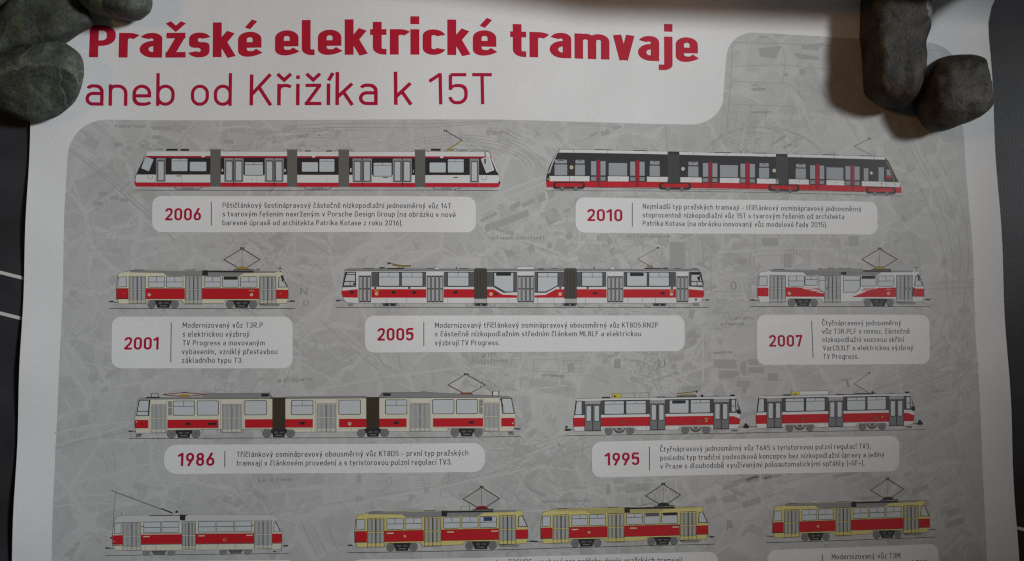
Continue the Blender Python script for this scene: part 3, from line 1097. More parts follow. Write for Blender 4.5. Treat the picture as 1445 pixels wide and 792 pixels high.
P pane 6654 6130 37 -14 64 137 -109 0
pantograph 5
L brown 46 6081 5985 -179 -105 249 -151
L brown 46 6219 5984 172 -105 -240 -150
P dred 6067 6015 14 -28 42 -12 60 0 36 12 19 28
L brown 50 6128 5718 46 0
P brown 6128 5708 9 0 0 31 -9 0
P brown 6165 5708 9 0 0 31 -9 0
L thin 14 6151 5729 -1 256
roof_equipment 5
P ink 6030 6015 277 0 0 14 -277 0
L dgrey 23 6030 6020 208 4
roof_equipment 5
L thin 23 5874 6034 0 -60 115 -1 0 47"""),
("yellow and red tram car with yellow roof, second of a coupled pair", """
track_line 0
L ink 37 6850 6549 2498 5
coupler 0
L ink 34 6851 6460 108 7
P ink 6843 6451 62 -6 0 22 -54 -2
coupler 0
L ink 34 9240 6459 107 -7
P ink 9287 6443 65 5 -6 13 -55 5
bogie 1
P ink 7450 6432 239 1 -11 55 -19 10 -11 44 -162 0 -9 -44 -19 -11
P dgrey 7502 6465 52 0 0 28 -53 -1
P dgrey 7583 6468 57 0 0 19 -58 0
P grey 7520 6511 95 0 0 9 -95 0
bogie 1
P ink 8503 6434 242 0 -11 56 -20 11 -11 44 -165 0 -8 -44 -19 -11
P dgrey 8555 6468 53 0 -1 27 -53 0
P dgrey 8637 6470 58 0 0 20 -58 0
P grey 8573 6514 97 0 -1 9 -96 0
wheel 2
C dgrey 276 7415 6494
C wheel 237 7415 6494
C dgrey 99 7415 6494
C wheel 66 7415 6494
wheel 2
C dgrey 276 7719 6495
C wheel 237 7719 6495
C dgrey 99 7719 6495
C wheel 66 7719 6495
wheel 2
C dgrey 276 8466 6496
C wheel 237 8466 6496
C dgrey 99 8466 6496
C wheel 66 8466 6496
wheel 2
C dgrey 276 8780 6497
C wheel 237 8780 6497
C dgrey 99 8780 6497
C wheel 66 8780 6497
step 1
P grey 8870 6499 276 0 -20 25 -234 0
L ink 17 8870 6499 276 0
body 2
L ink 40 6946 6417 0 -131 17 -156 10 -41 27 -23 105 -9 4 -18 886 -6 92 7 1032 8 28 10 46 -1 13 52 -5 14 60 139 1 153 -28 65 -139 5 -236 9 -10 -50 -439 -5 -35 41 -276 4 -14 9 -227 0 -15 -14 -29 -37 -455 -5 -30 49 -226 0 -126 -3 -13 -54 -18 -12 0 -131
P yellow 6946 6417 0 -131 17 -156 10 -41 27 -23 105 -9 4 -18 886 -6 92 7 1032 8 28 10 46 -1 13 52 -5 14 60 139 1 153 -28 65 -139 5 -236 9 -10 -50 -439 -5 -35 41 -276 4 -14 9 -227 0 -15 -14 -29 -37 -455 -5 -30 49 -226 0 -126 -3 -13 -54
roof 4
P yroof 7123 6039 964 3 1032 9 -14 16 -437 6 -61 40 -989 1 -41 -39 -450 -9
roof_equipment 5
P ink 8103 6035 76 0 -2 74 -76 0
P ink 8179 6042 625 3 -1 21 -624 -3
roof_equipment 5
P dgrey 7173 6027 148 0 -1 12 -147 0
roof_equipment 5
P dgrey 7869 6026 149 0 0 12 -149 0
stripe 4
P red 6948 6283 158 0 -2 137 -158 0
stripe 4
P red 7332 6284 529 0 -3 138 -528 -1
stripe 4
P red 8090 6285 778 -1 -5 139 -776 -1
stripe 4
P red 9102 6300 162 -1 -4 123 -163 1
body_trim 5
P ink 6946 6413 158 0 0 12 -158 -1
P ink 7330 6421 528 1 0 4 -528 -1
P ink 8087 6422 776 1 0 4 -776 0
P ink 9097 6416 163 -1 0 7 -163 1
P ink 6948 6279 158 0 0 4 -158 0
P ink 7332 6279 529 1 0 4 -529 0
P ink 8090 6280 778 -1 0 5 -778 1
body_trim 6
P cream 7368 6307 91 0 0 13 -91 0
P cream 8172 6308 92 0 0 14 -92 -1
P cream 8765 6307 93 0 -1 14 -92 0
emblem 6
C ochre 92 7606 6355
P cream 7597 6348 18 0 0 12 -18 0
door 5
P door_ink 7113 6112 227 0 -7 377 -226 -1
P yellow 7120 6119 213 0 -7 363 -212 -1
P door_ink 7123 6131 43 0 -3 159 -43 0
P pane2 7127 6135 35 0 -3 151 -34 0
P door_ink 7120 6304 43 0 -2 133 -43 0
P pane2 7124 6308 35 0 -2 125 -35 -1
P door_ink 7177 6131 43 0 -2 159 -43 0
P pane2 7181 6135 35 0 -2 151 -35 0
P door_ink 7174 6304 43 0 -2 133 -43 0
P pane2 7179 6308 34 0 -2 125 -34 0
P door_ink 7169 6117 5 0 -6 367 -4 0
P door_ink 7232 6131 43 0 -3 159 -43 0
P pane2 7236 6135 34 0 -2 151 -35 0
P door_ink 7229 6304 43 0 -2 133 -43 0
P pane2 7233 6308 35 0 -2 125 -35 0
P door_ink 7221 6117 10 0 -6 367 -9 0
P door_ink 7286 6131 43 0 -3 159 -43 0
P pane2 7290 6135 35 0 -3 151 -34 0
P door_ink 7283 6304 43 0 -2 133 -43 0
P pane2 7287 6308 35 0 -2 125 -35 0
P door_ink 7278 6117 5 0 -6 367 -5 0
door 5
P door_ink 7869 6112 230 0 -9 379 -229 -1
P yellow 7876 6119 216 0 -9 365 -215 0
P door_ink 7879 6131 44 0 -4 160 -43 0
P pane2 7883 6135 36 0 -4 152 -35 0
P door_ink 7875 6305 44 0 -3 134 -44 0
P pane2 7879 6309 36 0 -3 126 -36 -1
P door_ink 7934 6131 44 0 -4 160 -43 0
P pane2 7938 6135 36 0 -4 152 -35 0
P door_ink 7930 6305 44 0 -3 134 -44 0
P pane2 7934 6309 36 0 -3 126 -36 0
P door_ink 7927 6116 4 0 -8 370 -5 0
P door_ink 7990 6131 43 0 -4 160 -43 0
P pane2 7994 6135 35 0 -4 152 -35 0
P door_ink 7985 6305 44 0 -3 134 -44 0
P pane2 7989 6309 36 0 -3 126 -36 0
P door_ink 7979 6116 10 0 -9 370 -9 0
P door_ink 8045 6131 43 0 -4 160 -43 0
P pane2 8049 6135 35 0 -4 152 -35 0
P door_ink 8040 6305 44 0 -3 134 -44 0
P pane2 8044 6309 36 0 -3 126 -36 0
P door_ink 8037 6116 5 0 -10 370 -4 0
door 5
P door_ink 8876 6110 232 -1 -13 383 -232 0
P yellow 8882 6117 219 -1 -13 369 -218 0
P door_ink 8886 6129 44 0 -6 162 -44 0
P pane2 8890 6133 35 0 -5 153 -35 1
P door_ink 8880 6305 44 0 -5 135 -43 0
P pane2 8884 6309 36 0 -5 126 -35 0
P door_ink 8941 6129 44 0 -5 162 -44 0
P pane2 8945 6133 36 0 -5 153 -36 0
P door_ink 8936 6305 44 0 -5 135 -44 0
P pane2 8940 6309 35 0 -4 126 -36 0
P door_ink 8934 6114 4 0 -12 373 -5 0
P door_ink 8997 6129 44 -1 -5 162 -44 0
P pane2 9001 6133 36 0 -5 153 -36 0
P door_ink 8991 6305 44 -1 -4 135 -44 1
P pane2 8995 6309 36 0 -4 126 -36 0
P door_ink 8987 6114 9 0 -12 373 -9 0
P door_ink 9053 6128 44 0 -6 162 -44 0
P pane2 9057 6133 36 -1 -6 154 -35 0
P door_ink 9047 6304 44 0 -5 135 -44 0
P pane2 9051 6309 36 -1 -5 127 -35 0
P door_ink 9045 6114 5 0 -13 373 -5 0
window 5
P ink 7579 6119 9 2 6 7 3 9 -3 115 -2 9 -7 7 -9 2 -191 0 -9 -2 -7 -7 -2 -9 2 -115 2 -9 7 -7 9 -2
P pane 7577 6126 7 1 4 5 2 7 -2 112 -2 6 -5 5 -7 1 -188 0 -6 -2 -5 -4 -1 -7 2 -111 1 -7 5 -5 7 -1
P ink 7375 6168 214 0 0 7 -214 0
P ink 7480 6126 6 0 -1 46 -6 0
window 5
P ink 7826 6119 9 2 6 7 3 9 -3 115 -3 9 -6 7 -10 3 -194 -1 -9 -2 -6 -7 -3 -9 3 -115 2 -9 7 -7 9 -2
P pane 7824 6126 7 1 4 5 2 7 -3 112 -2 6 -4 5 -7 2 -191 0 -7 -2 -4 -5 -2 -6 2 -112 2 -7 5 -5 6 -1
P ink 7619 6168 217 0 0 7 -217 0
P ink 7725 6126 6 0 -1 46 -6 0
window 5
P ink 8336 6118 9 3 7 7 2 9 -3 115 -3 10 -7 6 -9 3 -193 0 -9 -3 -7 -6 -2 -10 3 -115 3 -9 6 -7 10 -2
P pane 8335 6125 6 2 5 5 1 6 -3 113 -2 6 -5 5 -6 2 -191 0 -6 -2 -5 -5 -1 -6 3 -113 2 -6 4 -5 7 -1
P ink 8130 6168 216 0 0 7 -216 0
P ink 8236 6125 6 0 -1 47 -6 0
window 5
P ink 8581 6118 9 2 7 7 2 9 -3 116 -3 9 -7 7 -9 3 -192 0 -9 -3 -7 -6 -2 -10 3 -115 3 -9 7 -7 9 -3
P pane 8580 6125 6 2 5 4 1 7 -3 113 -2 6 -5 5 -6 2 -189 0 -7 -2 -4 -5 -2 -6 3 -113 2 -6 5 -5 7 -2
blind 7
P dgrey 8392 6125 189 0 -1 39 -190 1
window 5
P ink 8829 6117 9 3 7 6 2 10 -4 116 -2 9 -7 7 -10 2 -194 1 -9 -3 -7 -7 -2 -9 3 -116 3 -9 7 -7 9 -2
P pane 8828 6124 6 2 5 5 1 6 -4 113 -1 7 -5 5 -7 1 -191 1 -7 -2 -5 -5 -1 -6 3 -113 2 -7 5 -5 7 -1
blind 7
P ink 8637 6125 199 -1 -1 33 -199 0
cab_window 5
P dgrey 6968 6124 118 -3 -2 142 -125 4
P pane 6977 6133 99 -3 -1 124 -106 4
cab_window 5
P ink 9140 6128 52 -19 69 158 -135 0
P pane 9149 6135 38 -15 60 138 -109 0
pantograph 5
L ink 46 8578 5992 -178 -104 255 -150
L ink 46 8717 5992 175 -106 -237 -148
P ink 8563 6023 15 -28 42 -12 60 0 37 11 18 28
L ink 51 8632 5726 46 0
P ink 8632 5717 9 0 0 30 -10 0
P ink 8669 5716 10 0 -1 31 -10 0
L thin 14 8655 5738 -8 254
roof_equipment 5
P ink 8526 6023 278 -1 0 14 -278 1
L dgrey 23 8526 6027 208 4
roof_equipment 5
L brown 23 8272 6023 185 -28 35 5"""),
("yellow and red single tram car beside the right margin of the bottom row", """
track_line 0
L ink 36 10074 6551 2466 -20
coupler 0
L ink 45 10073 6460 110 8
coupler 0
L ink 45 12432 6434 113 -10
bogie 1
P ink 10664 6425 233 -3 -12 55 -19 12 -11 44 -159 1 -7 -43 -18 -11
P dgrey 10714 6457 51 0 -1 27 -52 1
P dgrey 10793 6459 56 -1 -1 20 -56 0
P grey 10730 6503 93 -1 0 9 -93 1
bogie 1
P ink 11696 6414 241 -1 -13 55 -20 11 -12 45 -163 1 -7 -44 -19 -11
P dgrey 11747 6447 53 0 -1 27 -53 1
P dgrey 11829 6449 58 -1 -1 20 -58 1
P grey 11764 6494 96 -1 0 9 -96 0
wheel 2
C dgrey 273 10628 6487
C wheel 235 10628 6487
C dgrey 98 10628 6487
C wheel 66 10628 6487
wheel 2
C dgrey 273 10925 6484
C wheel 235 10925 6484
C dgrey 98 10925 6484
C wheel 66 10925 6484
wheel 2
C dgrey 273 11659 6477
C wheel 235 11659 6477
C dgrey 98 11659 6477
C wheel 66 11659 6477
wheel 2
C dgrey 273 11970 6475
C wheel 235 11970 6475
C dgrey 98 11970 6475
C wheel 66 11970 6475
step 1
P grey 12060 6477 276 -1 -20 25 -234 1
L ink 17 12060 6477 276 -1
body 2
L ink 39 10172 6418 3 -132 22 -156 11 -42 27 -23 102 -11 5 -18 865 -18 89 5 1022 1 27 9 47 0 12 51 -6 14 58 140 -1 154 -29 65 -140 5 -237 10 -9 -51 -435 -1 -36 41 -271 7 -14 10 -222 2 -15 -14 -28 -36 -444 1 -31 51 -221 2 -123 0 -11 -55 -17 -11 3 -132
P yellow 10172 6418 3 -132 22 -156 11 -42 27 -23 102 -11 5 -18 865 -18 89 5 1022 1 27 9 47 0 12 51 -6 14 58 140 -1 154 -29 65 -140 5 -237 10 -9 -51 -435 -1 -36 41 -271 7 -14 10 -222 2 -15 -14 -28 -36 -444 1 -31 51 -221 2 -123 0 -11 -55
roof 4
P roofgrey 10356 6035 940 -9 1022 0 -15 17 -436 8 -61 40 -970 13 -38 -39 -439 -2
roof_equipment 5
P ink 11312 6018 75 -1 -4 75 -74 1
P ink 11386 6024 616 -2 -1 21 -616 2
roof_equipment 5
P dgrey 10405 6023 144 -2 -1 11 -144 3
roof_equipment 5
P dgrey 11083 6012 146 -2 0 12 -146 2
stripe 4
P red 10178 6283 154 -2 -6 137 -154 2
stripe 4
P red 10553 6278 516 -7 -6 138 -516 6
stripe 4
P red 11294 6268 768 -7 -7 139 -768 6
stripe 4
P red 12295 6276 164 -1 -6 124 -164 0
body_trim 5
P ink 10172 6413 154 -2 0 12 -154 2
P ink 10547 6415 516 -6 0 4 -516 7
P ink 11287 6406 768 -6 -1 5 -767 6
P ink 12289 6392 164 0 0 7 -164 0
P ink 10178 6279 154 -2 0 4 -154 2
P ink 10553 6273 516 -7 0 5 -516 7
P ink 11294 6264 768 -8 0 5 -768 7
emblem 6
C ochre 91 10818 6345
P cream 10812 6339 13 -1 0 12 -14 0
door 5
P door_ink 10344 6109 221 -3 -17 378 -221 3
P yellow 10350 6116 208 -3 -16 364 -208 3
P door_ink 10353 6128 42 -1 -7 160 -42 0
P pane2 10357 6132 34 -1 -7 152 -34 0
P door_ink 10345 6301 42 0 -5 133 -42 1
P pane2 10349 6305 34 0 -5 125 -34 0
P door_ink 10406 6127 42 -1 -7 160 -42 1
P pane2 10410 6131 34 -1 -7 152 -34 1
P door_ink 10398 6301 42 -1 -5 133 -42 1
P pane2 10402 6305 34 -1 -5 125 -34 1
P door_ink 10399 6113 4 0 -16 368 -4 0
P door_ink 10459 6126 42 -1 -7 160 -42 1
P pane2 10463 6130 34 0 -7 151 -34 1
P door_ink 10451 6300 42 -1 -5 134 -42 0
P pane2 10455 6304 34 -1 -5 126 -34 0
P door_ink 10450 6112 8 0 -16 369 -8 0
P door_ink 10512 6125 42 0 -7 160 -42 0
P pane2 10516 6129 34 0 -7 151 -34 1
P door_ink 10505 6299 42 -1 -6 134 -42 0
P pane2 10508 6303 34 0 -5 125 -34 0
P door_ink 10505 6111 4 0 -16 369 -4 0
door 5
P door_ink 11082 6098 224 -3 -18 380 -224 3
P yellow 11088 6105 211 -3 -17 367 -211 2
P door_ink 11091 6117 42 -1 -7 161 -42 0
P pane2 11095 6121 34 -1 -7 153 -34 0
P door_ink 11083 6291 42 0 -6 134 -42 0
P pane2 11087 6295 34 0 -6 126 -34 0
P door_ink 11145 6116 42 -1 -7 161 -43 1
P pane2 11149 6120 34 0 -7 152 -34 0
P door_ink 11137 6291 42 -1 -6 134 -43 1
P pane2 11141 6295 34 -1 -6 126 -34 1
P door_ink 11138 6102 4 0 -17 370 -5 0
P door_ink 11199 6115 42 0 -7 161 -43 0
P pane2 11203 6119 34 0 -7 152 -35 1
P door_ink 11191 6290 42 -1 -6 135 -43 0
P pane2 11194 6294 35 0 -6 126 -35 0
P door_ink 11189 6101 9 0 -17 371 -9 0
P door_ink 11253 6115 42 -1 -7 161 -43 0
P pane2 11257 6119 34 -1 -7 153 -35 0
P door_ink 11244 6289 43 0 -6 134 -43 1
P pane2 11248 6293 35 0 -6 126 -35 0
P door_ink 11245 6100 5 0 -18 371 -4 0
door 5
P door_ink 12073 6086 232 -1 -20 384 -232 1
P yellow 12080 6093 218 -1 -19 370 -218 1
P door_ink 12082 6106 44 -1 -8 162 -44 1
P pane2 12086 6110 36 -1 -8 154 -35 0
P door_ink 12074 6282 43 -1 -7 136 -43 0
P pane2 12077 6286 36 0 -7 127 -35 0
P door_ink 12138 6105 44 0 -8 162 -44 0
P pane2 12142 6109 36 0 -8 154 -36 0
P door_ink 12129 6281 44 0 -7 136 -44 0
P pane2 12133 6286 36 -1 -7 127 -36 1
P door_ink 12131 6091 4 0 -19 374 -5 0
P door_ink 12194 6105 44 -1 -9 163 -44 0
P pane2 12198 6109 35 0 -7 154 -36 0
P door_ink 12185 6281 44 0 -7 135 -44 1
P pane2 12189 6285 35 0 -6 127 -36 0
P door_ink 12184 6090 9 0 -19 375 -9 0
P door_ink 12250 6104 44 0 -9 162 -44 1
P pane2 12254 6108 35 0 -8 154 -35 0
P door_ink 12240 6281 45 -1 -7 136 -45 0
P pane2 12244 6285 36 0 -6 127 -36 0
P door_ink 12242 6090 5 0 -20 374 -4 1
window 5
P ink 10798 6109 9 2 6 7 2 9 -5 115 -3 9 -7 7 -9 3 -186 2 -9 -2 -6 -7 -2 -9 5 -115 2 -9 7 -7 9 -2
P pane 10796 6116 6 2 5 4 1 7 -5 112 -2 6 -5 5 -6 2 -184 3 -6 -2 -4 -5 -2 -6 5 -112 2 -7 5 -5 6 -1
P ink 10597 6184 209 -3 -1 7 -208 3
P ink 10701 6117 6 0 -3 69 -6 0
window 5
P ink 11039 6105 9 3 6 6 2 10 -5 115 -3 9 -7 7 -9 3 -190 2 -9 -2 -6 -7 -2 -9 5 -115 3 -9 7 -7 9 -3
P pane 11037 6112 6 2 5 5 1 6 -5 113 -2 6 -5 5 -6 2 -187 2 -6 -1 -5 -5 -1 -6 5 -113 2 -6 5 -5 6 -2
P ink 10835 6181 212 -3 -1 7 -212 3
P ink 10941 6114 5 0 -3 69 -5 0
window 5
P ink 11539 6099 9 2 6 7 2 9 -5 116 -3 9 -7 7 -9 3 -190 2 -9 -3 -6 -6 -2 -9 5 -116 3 -9 7 -7 9 -3
P pane 11537 6106 7 2 4 4 1 7 -5 113 -2 6 -5 5 -6 2 -188 2 -6 -2 -4 -4 -2 -7 6 -113 2 -6 5 -5 6 -2
P ink 11334 6174 213 -2 -1 7 -212 2
P ink 11441 6107 5 0 -3 69 -6 1
window 5
P ink 11781 6096 9 3 6 6 2 10 -6 116 -3 9 -7 7 -9 2 -189 2 -9 -2 -6 -7 -2 -9 5 -116 3 -9 7 -7 9 -3
P pane 11779 6103 6 2 5 5 1 6 -6 113 -2 7 -5 5 -6 1 -186 2 -7 -1 -4 -5 -2 -7 6 -113 2 -6 5 -5 6 -2
P ink 11576 6171 212 -2 0 7 -212 2
P ink 11682 6104 6 0 -3 70 -6 0
window 5
P ink 12026 6094 10 2 6 7 2 9 -6 117 -3 9 -7 7 -9 2 -193 2 -9 -2 -7 -7 -2 -9 6 -117 3 -9 7 -7 9 -2
P pane 12025 6101 6 2 5 4 1 7 -6 113 -2 7 -5 5 -6 1 -191 2 -6 -2 -4 -4 -2 -7 6 -113 2 -7 5 -5 6 -1
P ink 11818 6169 216 -2 0 7 -216 2
P ink 11926 6102 6 0 -3 70 -6 0
cab_window 5
P dgrey 10202 6123 115 -4 -6 142 -122 6
P pane 10210 6132 97 -4 -5 124 -104 6
cab_window 5
P ink 12337 6103 53 -19 66 159 -136 0
P pane 12346 6110 38 -14 59 137 -110 1
pantograph 5
L brown 45 11780 5971 -173 -103 254 -153
L brown 45 11917 5969 177 -107 -233 -147
P brown 11765 6001 15 -28 41 -12 60 -1 36 11 17 28
L brown 50 11839 5704 45 -1
P brown 11839 5694 9 0 -1 31 -9 0
P brown 11876 5694 9 0 -2 30 -9 0
L thin 14 11861 5715 -12 255
roof_equipment 5
P ink 11728 6002 276 -3 -1 14 -276 2
L dgrey 23 11728 6006 206 3
roof_equipment 5
P white 10727 5997 111 -2 -1 23 -111 2
P ink 10726 6020 111 -2 0 7 -111 2
L ink 17 10727 5997 111 -2"""),
("three-section tram in grey, white and red with two dark bellows, above year 2005", """
track_line 0
L ink 34 4173 3295 2559 6 2638 -2
coupler 0
L ink 32 4176 3199 100 -3
P ink 4168 3191 50 0 12 17 -53 2
coupler 0
L ink 32 9274 3193 96 1
P ink 9318 3185 56 4 -4 13 -48 2
step 0
P grey 4334 3238 87 0 -29 37 -53 0
L ink 21 4335 3275 66 0
step 0
P grey 9125 3236 87 0 13 34 -79 0
L ink 21 9137 3275 88 0
wheel 0
C thin 253 4742 3248
C panel2 221 4742 3248
wheel 0
C thin 253 5063 3249
C panel2 221 5063 3249
bogie 1
P dgrey 4800 3235 205 1 -12 46 -180 -1
P ink 4836 3244 133 0 0 30 -133 -1
C grey 63 4902 3261
wheel 0
C thin 253 5993 3251
C panel2 221 5993 3251
wheel 0
C thin 253 6307 3251
C panel2 221 6307 3251
bogie 1
P dgrey 6051 3238 197 0 -13 46 -171 0
P ink 6083 3247 134 0 -1 29 -133 0
C grey 63 6150 3263
wheel 0
C thin 253 7224 3250
C panel2 221 7224 3250
wheel 0
C thin 253 7545 3250
C panel2 221 7545 3250
bogie 1
P dgrey 7284 3237 201 0 -13 46 -175 1
P ink 7316 3246 137 -1 0 30 -137 0
C grey 63 7384 3262
wheel 0
C thin 253 8494 3249
C panel2 221 8494 3249
wheel 0
C thin 253 8820 3249
C panel2 221 8820 3249
bogie 1
P dgrey 8555 3236 205 0 -14 47 -178 0
P ink 8588 3245 139 0 -1 29 -139 0
C grey 63 8657 3262
body 1
L dgrey 32 4442 3236 -124 -9 -51 -56 -17 -59 4 -52 40 -276 1767 2 -1 454 -1618 -4 -124 -9
P white 4442 3236 -124 -9 -51 -56 -17 -59 4 -52 40 -276 1767 2 -1 454
body 1
L dgrey 32 6227 3240 1 -454 1090 -5 -4 458 -1087 1 1 -454
P white 6227 3240 1 -454 1090 -5 -4 458
body 1
L dgrey 32 7477 3239 4 -459 1753 -7 51 285 12 54 -23 60 -44 51 -131 15 -1622 1 4 -459
P white 7477 3239 4 -459 1753 -7 51 285 12 54 -23 60 -44 51 -131 15
roof 3
P roofgrey 4293 2771 63 -12 1705 6 0 32 -1772 -3
L ink 21 4289 2796 1772 3
roof 3
P roofgrey 6228 2765 1090 -6 0 32 -1090 5
L ink 21 6228 2798 1090 -5
roof 3
P roofgrey 7481 2759 1724 -3 37 13 0 15 -1762 6
L ink 21 7480 2792 1762 -6
window_band 3
P band 4294 2807 149 0 2 209 -187 5
window_band 3
P band 4651 2808 747 2 0 209 -746 -3
window_band 3
P band 5639 2810 422 -1 -1 210 -421 0
window_band 3
P band 6228 2809 421 -2 -1 284 -190 9 -146 -82 -84 0
window_band 3
P band 6891 2806 426 -2 -1 211 -116 1 -149 83 -162 0
window_band 3
P band 7480 2803 422 -2 -2 213 -421 1
window_band 3
P band 8149 2800 748 -3 -3 214 -747 2
window_band 3
P band 9080 2797 162 0 44 221 -209 -13
stripe 3
P red 4250 3102 4 -35 214 -20 0 116 -201 -5
stripe 3
P red 4652 3048 748 2 0 117 -747 -3
stripe 3
P red 5639 3050 421 0 0 117 -421 0
stripe 3
P red 6228 3050 94 0 126 75 200 8 0 34 -421 0
stripe 3
P red 6889 3133 151 -5 150 -80 126 -1 -1 118 -426 1
stripe 3
P red 7478 3047 426 -2 -1 119 -426 1
stripe 3
P red 8144 3045 751 -1 -2 119 -750 1
stripe 3
P red 9074 3043 211 18 12 51 -18 51 -207 0
body_trim 4
L thin 16 4860 3169 0 67
L thin 16 5135 3170 0 67
L thin 16 5695 3171 0 67
L thin 16 6521 3171 0 67
L thin 16 6796 3171 -1 67
L thin 16 6933 3170 0 68
L thin 16 7161 3170 -1 67
L thin 16 7606 3169 -1 68
L thin 16 8210 3168 -1 68
L thin 16 8415 3168 -1 68
L thin 16 8600 3168 -1 68
L thin 14 4442 3238 1618 4
L thin 14 6227 3242 1087 -1
L thin 14 7477 3241 1622 -1
P ink 4362 3071 50 1 0 37 -50 0
P ink 4930 3074 49 0 0 37 -49 0
P ink 5211 3074 50 1 0 37 -50 0
P ink 5776 3075 50 0 0 38 -50 0
P ink 6337 3104 42 0 -1 25 -42 0
P ink 7714 3084 56 0 0 34 -56 0
P ink 8675 3082 57 0 -1 34 -57 0
P ink 4693 3019 25 0 0 25 -25 0
P ink 5157 3020 25 0 0 25 -25 0
P ink 7239 3018 26 0 -1 25 -25 0
P ink 7625 3017 25 -1 0 26 -26 0
P ink 8824 3014 26 0 0 25 -26 0
P ink 9165 3176 27 0 -1 26 -26 0
emblem 5
C cream 116 4723 3110
C red 63 4723 3110
P cream 4716 3104 13 0 0 13 -12 0
emblem 5
C cream 116 6286 3117
C red 63 6286 3117
P cream 6280 3111 12 0 0 12 -12 0
emblem 5
C cream 116 7247 3115
C red 63 7247 3115
P cream 7240 3109 13 0 0 12 -13 0
emblem 5
C cream 116 8827 3112
C red 63 8827 3112
P cream 8820 3106 13 0 0 12 -13 1
fleet_number 5
P ochre 4689 3065 71 0 0 12 -71 0
fleet_number 5
P ochre 8793 3061 65 0 0 13 -65 0
bellows 4
P ink 6056 2778 177 -1 -2 403 -175 0
P bellow2 6061 2782 167 -1 -1 394 -167 1
P ink 6100 2782 5 0 -1 394 -4 0
P ink 6142 2782 5 0 -1 394 -5 0
P ink 6184 2782 4 0 -1 393 -4 0
P dgrey 6071 2757 147 -1 0 21 -147 1
bellows 4
P ink 7309 2772 176 -1 -4 407 -175 0
P bellow2 7313 2776 168 -1 -4 399 -167 0
P ink 7353 2776 4 0 -3 398 -4 0
P ink 7395 2776 4 0 -3 398 -4 0
P ink 7437 2776 4 0 -3 398 -5 0
P dgrey 7324 2751 146 -1 0 21 -146 1
door 4
P doorgrey 4476 2801 170 1 3 429 -170 -1
P white 4476 2805 171 1 0 52 -170 -1
P dgrey 4479 2864 52 0 3 358 -53 0
P pane2 4489 2880 32 1 1 154 -32 0
P pane2 4490 3051 32 0 1 158 -32 0
P ink 4494 2864 22 0 1 14 -23 0
P ink 4495 3035 22 0 1 14 -23 0
P ink 4496 3207 23 0 0 15 -23 0
P dgrey 4535 2864 53 0 2 358 -52 0
P pane2 4546 2881 32 0 1 154 -32 0
P pane2 4547 3051 32 1 1 158 -32 -1
P ink 4550 2864 23 0 0 15 -22 0
P ink 4551 3035 23 0 0 14 -22 0
P ink 4553 3207 22 1 0 14 -22 0
P dgrey 4592 2864 53 0 2 358 -53 0
P pane2 4603 2881 31 0 1 154 -31 0
P pane2 4604 3052 31 0 1 158 -31 0
P ink 4607 2864 23 0 0 15 -23 0
P ink 4608 3035 23 0 0 15 -23 0
P ink 4609 3208 23 0 0 14 -23 0
door 4
P doorgrey 5406 2804 229 0 0 430 -228 -1
P white 5406 2808 229 0 0 52 -229 0
P dgrey 5408 2866 53 0 1 359 -53 0
P pane2 5419 2883 32 0 0 154 -32 0
P pane2 5419 3054 32 0 0 158 -32 0
P ink 5423 2866 23 0 0 15 -23 0
P ink 5423 3037 23 0 0 15 -23 0
P ink 5424 3210 22 0 1 15 -23 0
P dgrey 5465 2866 53 0 1 359 -53 0
P pane2 5476 2883 32 0 0 154 -32 0
P pane2 5476 3054 32 0 0 159 -32 0
P ink 5480 2866 23 0 0 15 -23 0
P ink 5481 3037 22 0 0 15 -22 0
P ink 5481 3210 23 1 0 14 -23 0
P dgrey 5522 2866 54 0 0 359 -53 0
P pane2 5533 2883 32 0 0 155 -32 -1
P pane2 5533 3054 32 0 0 159 -32 0
P ink 5538 2866 22 0 0 15 -22 0
P ink 5538 3037 23 1 0 14 -23 0
P ink 5538 3211 23 0 0 14 -23 0
P dgrey 5580 2866 53 0 0 359 -53 0
P pane2 5590 2883 32 0 0 155 -32 0
P pane2 5590 3054 32 0 0 159 -32 0
P ink 5595 2866 23 0 0 15 -23 0
P ink 5595 3038 23 0 0 14 -23 0
P ink 5595 3211 23 0 0 14 -23 0
door 4
P doorgrey 6654 2801 233 -1 -3 434 -232 0
P white 6654 2805 233 -1 0 53 -234 1
P dgrey 6656 2864 53 0 -1 361 -54 0
P pane2 6666 2881 33 0 -1 155 -33 0
P pane2 6665 3053 33 0 -1 160 -32 0
P ink 6671 2864 23 0 0 15 -23 0
P ink 6670 3036 23 0 0 15 -23 0
P ink 6669 3211 23 0 0 14 -23 0
P dgrey 6714 2864 54 -1 -2 362 -54 0
P pane2 6724 2881 33 -1 -1 156 -32 0
P pane2 6723 3053 33 0 -1 160 -32 0
P ink 6729 2864 23 0 0 14 -23 0
P ink 6728 3036 23 0 0 15 -23 0
P ink 6727 3211 24 0 -1 14 -23 0
P dgrey 6772 2863 54 0 -2 362 -54 0
P pane2 6783 2880 32 0 -1 156 -32 0
P pane2 6782 3053 32 0 -1 160 -32 0
P ink 6787 2863 24 0 0 15 -24 0
P ink 6786 3036 24 0 0 15 -24 0
P ink 6785 3211 24 0 0 14 -24 0
P dgrey 6830 2863 54 0 -2 362 -54 0
P pane2 6841 2880 33 0 -1 156 -33 0
P pane2 6840 3053 33 0 -1 160 -33 0
P ink 6846 2863 23 0 0 15 -23 0
P ink 6845 3036 23 0 0 15 -23 0
P ink 6844 3211 23 -1 0 15 -23 0
door 4
P doorgrey 7915 2795 230 -2 -5 439 -229 0
P white 7915 2799 230 -1 -1 62 -229 0
P dgrey 7917 2867 53 0 -4 357 -53 0
P pane2 7927 2884 32 0 -1 149 -32 0
P pane2 7925 3050 32 0 -1 161 -32 0
P ink 7932 2867 23 0 0 15 -23 0
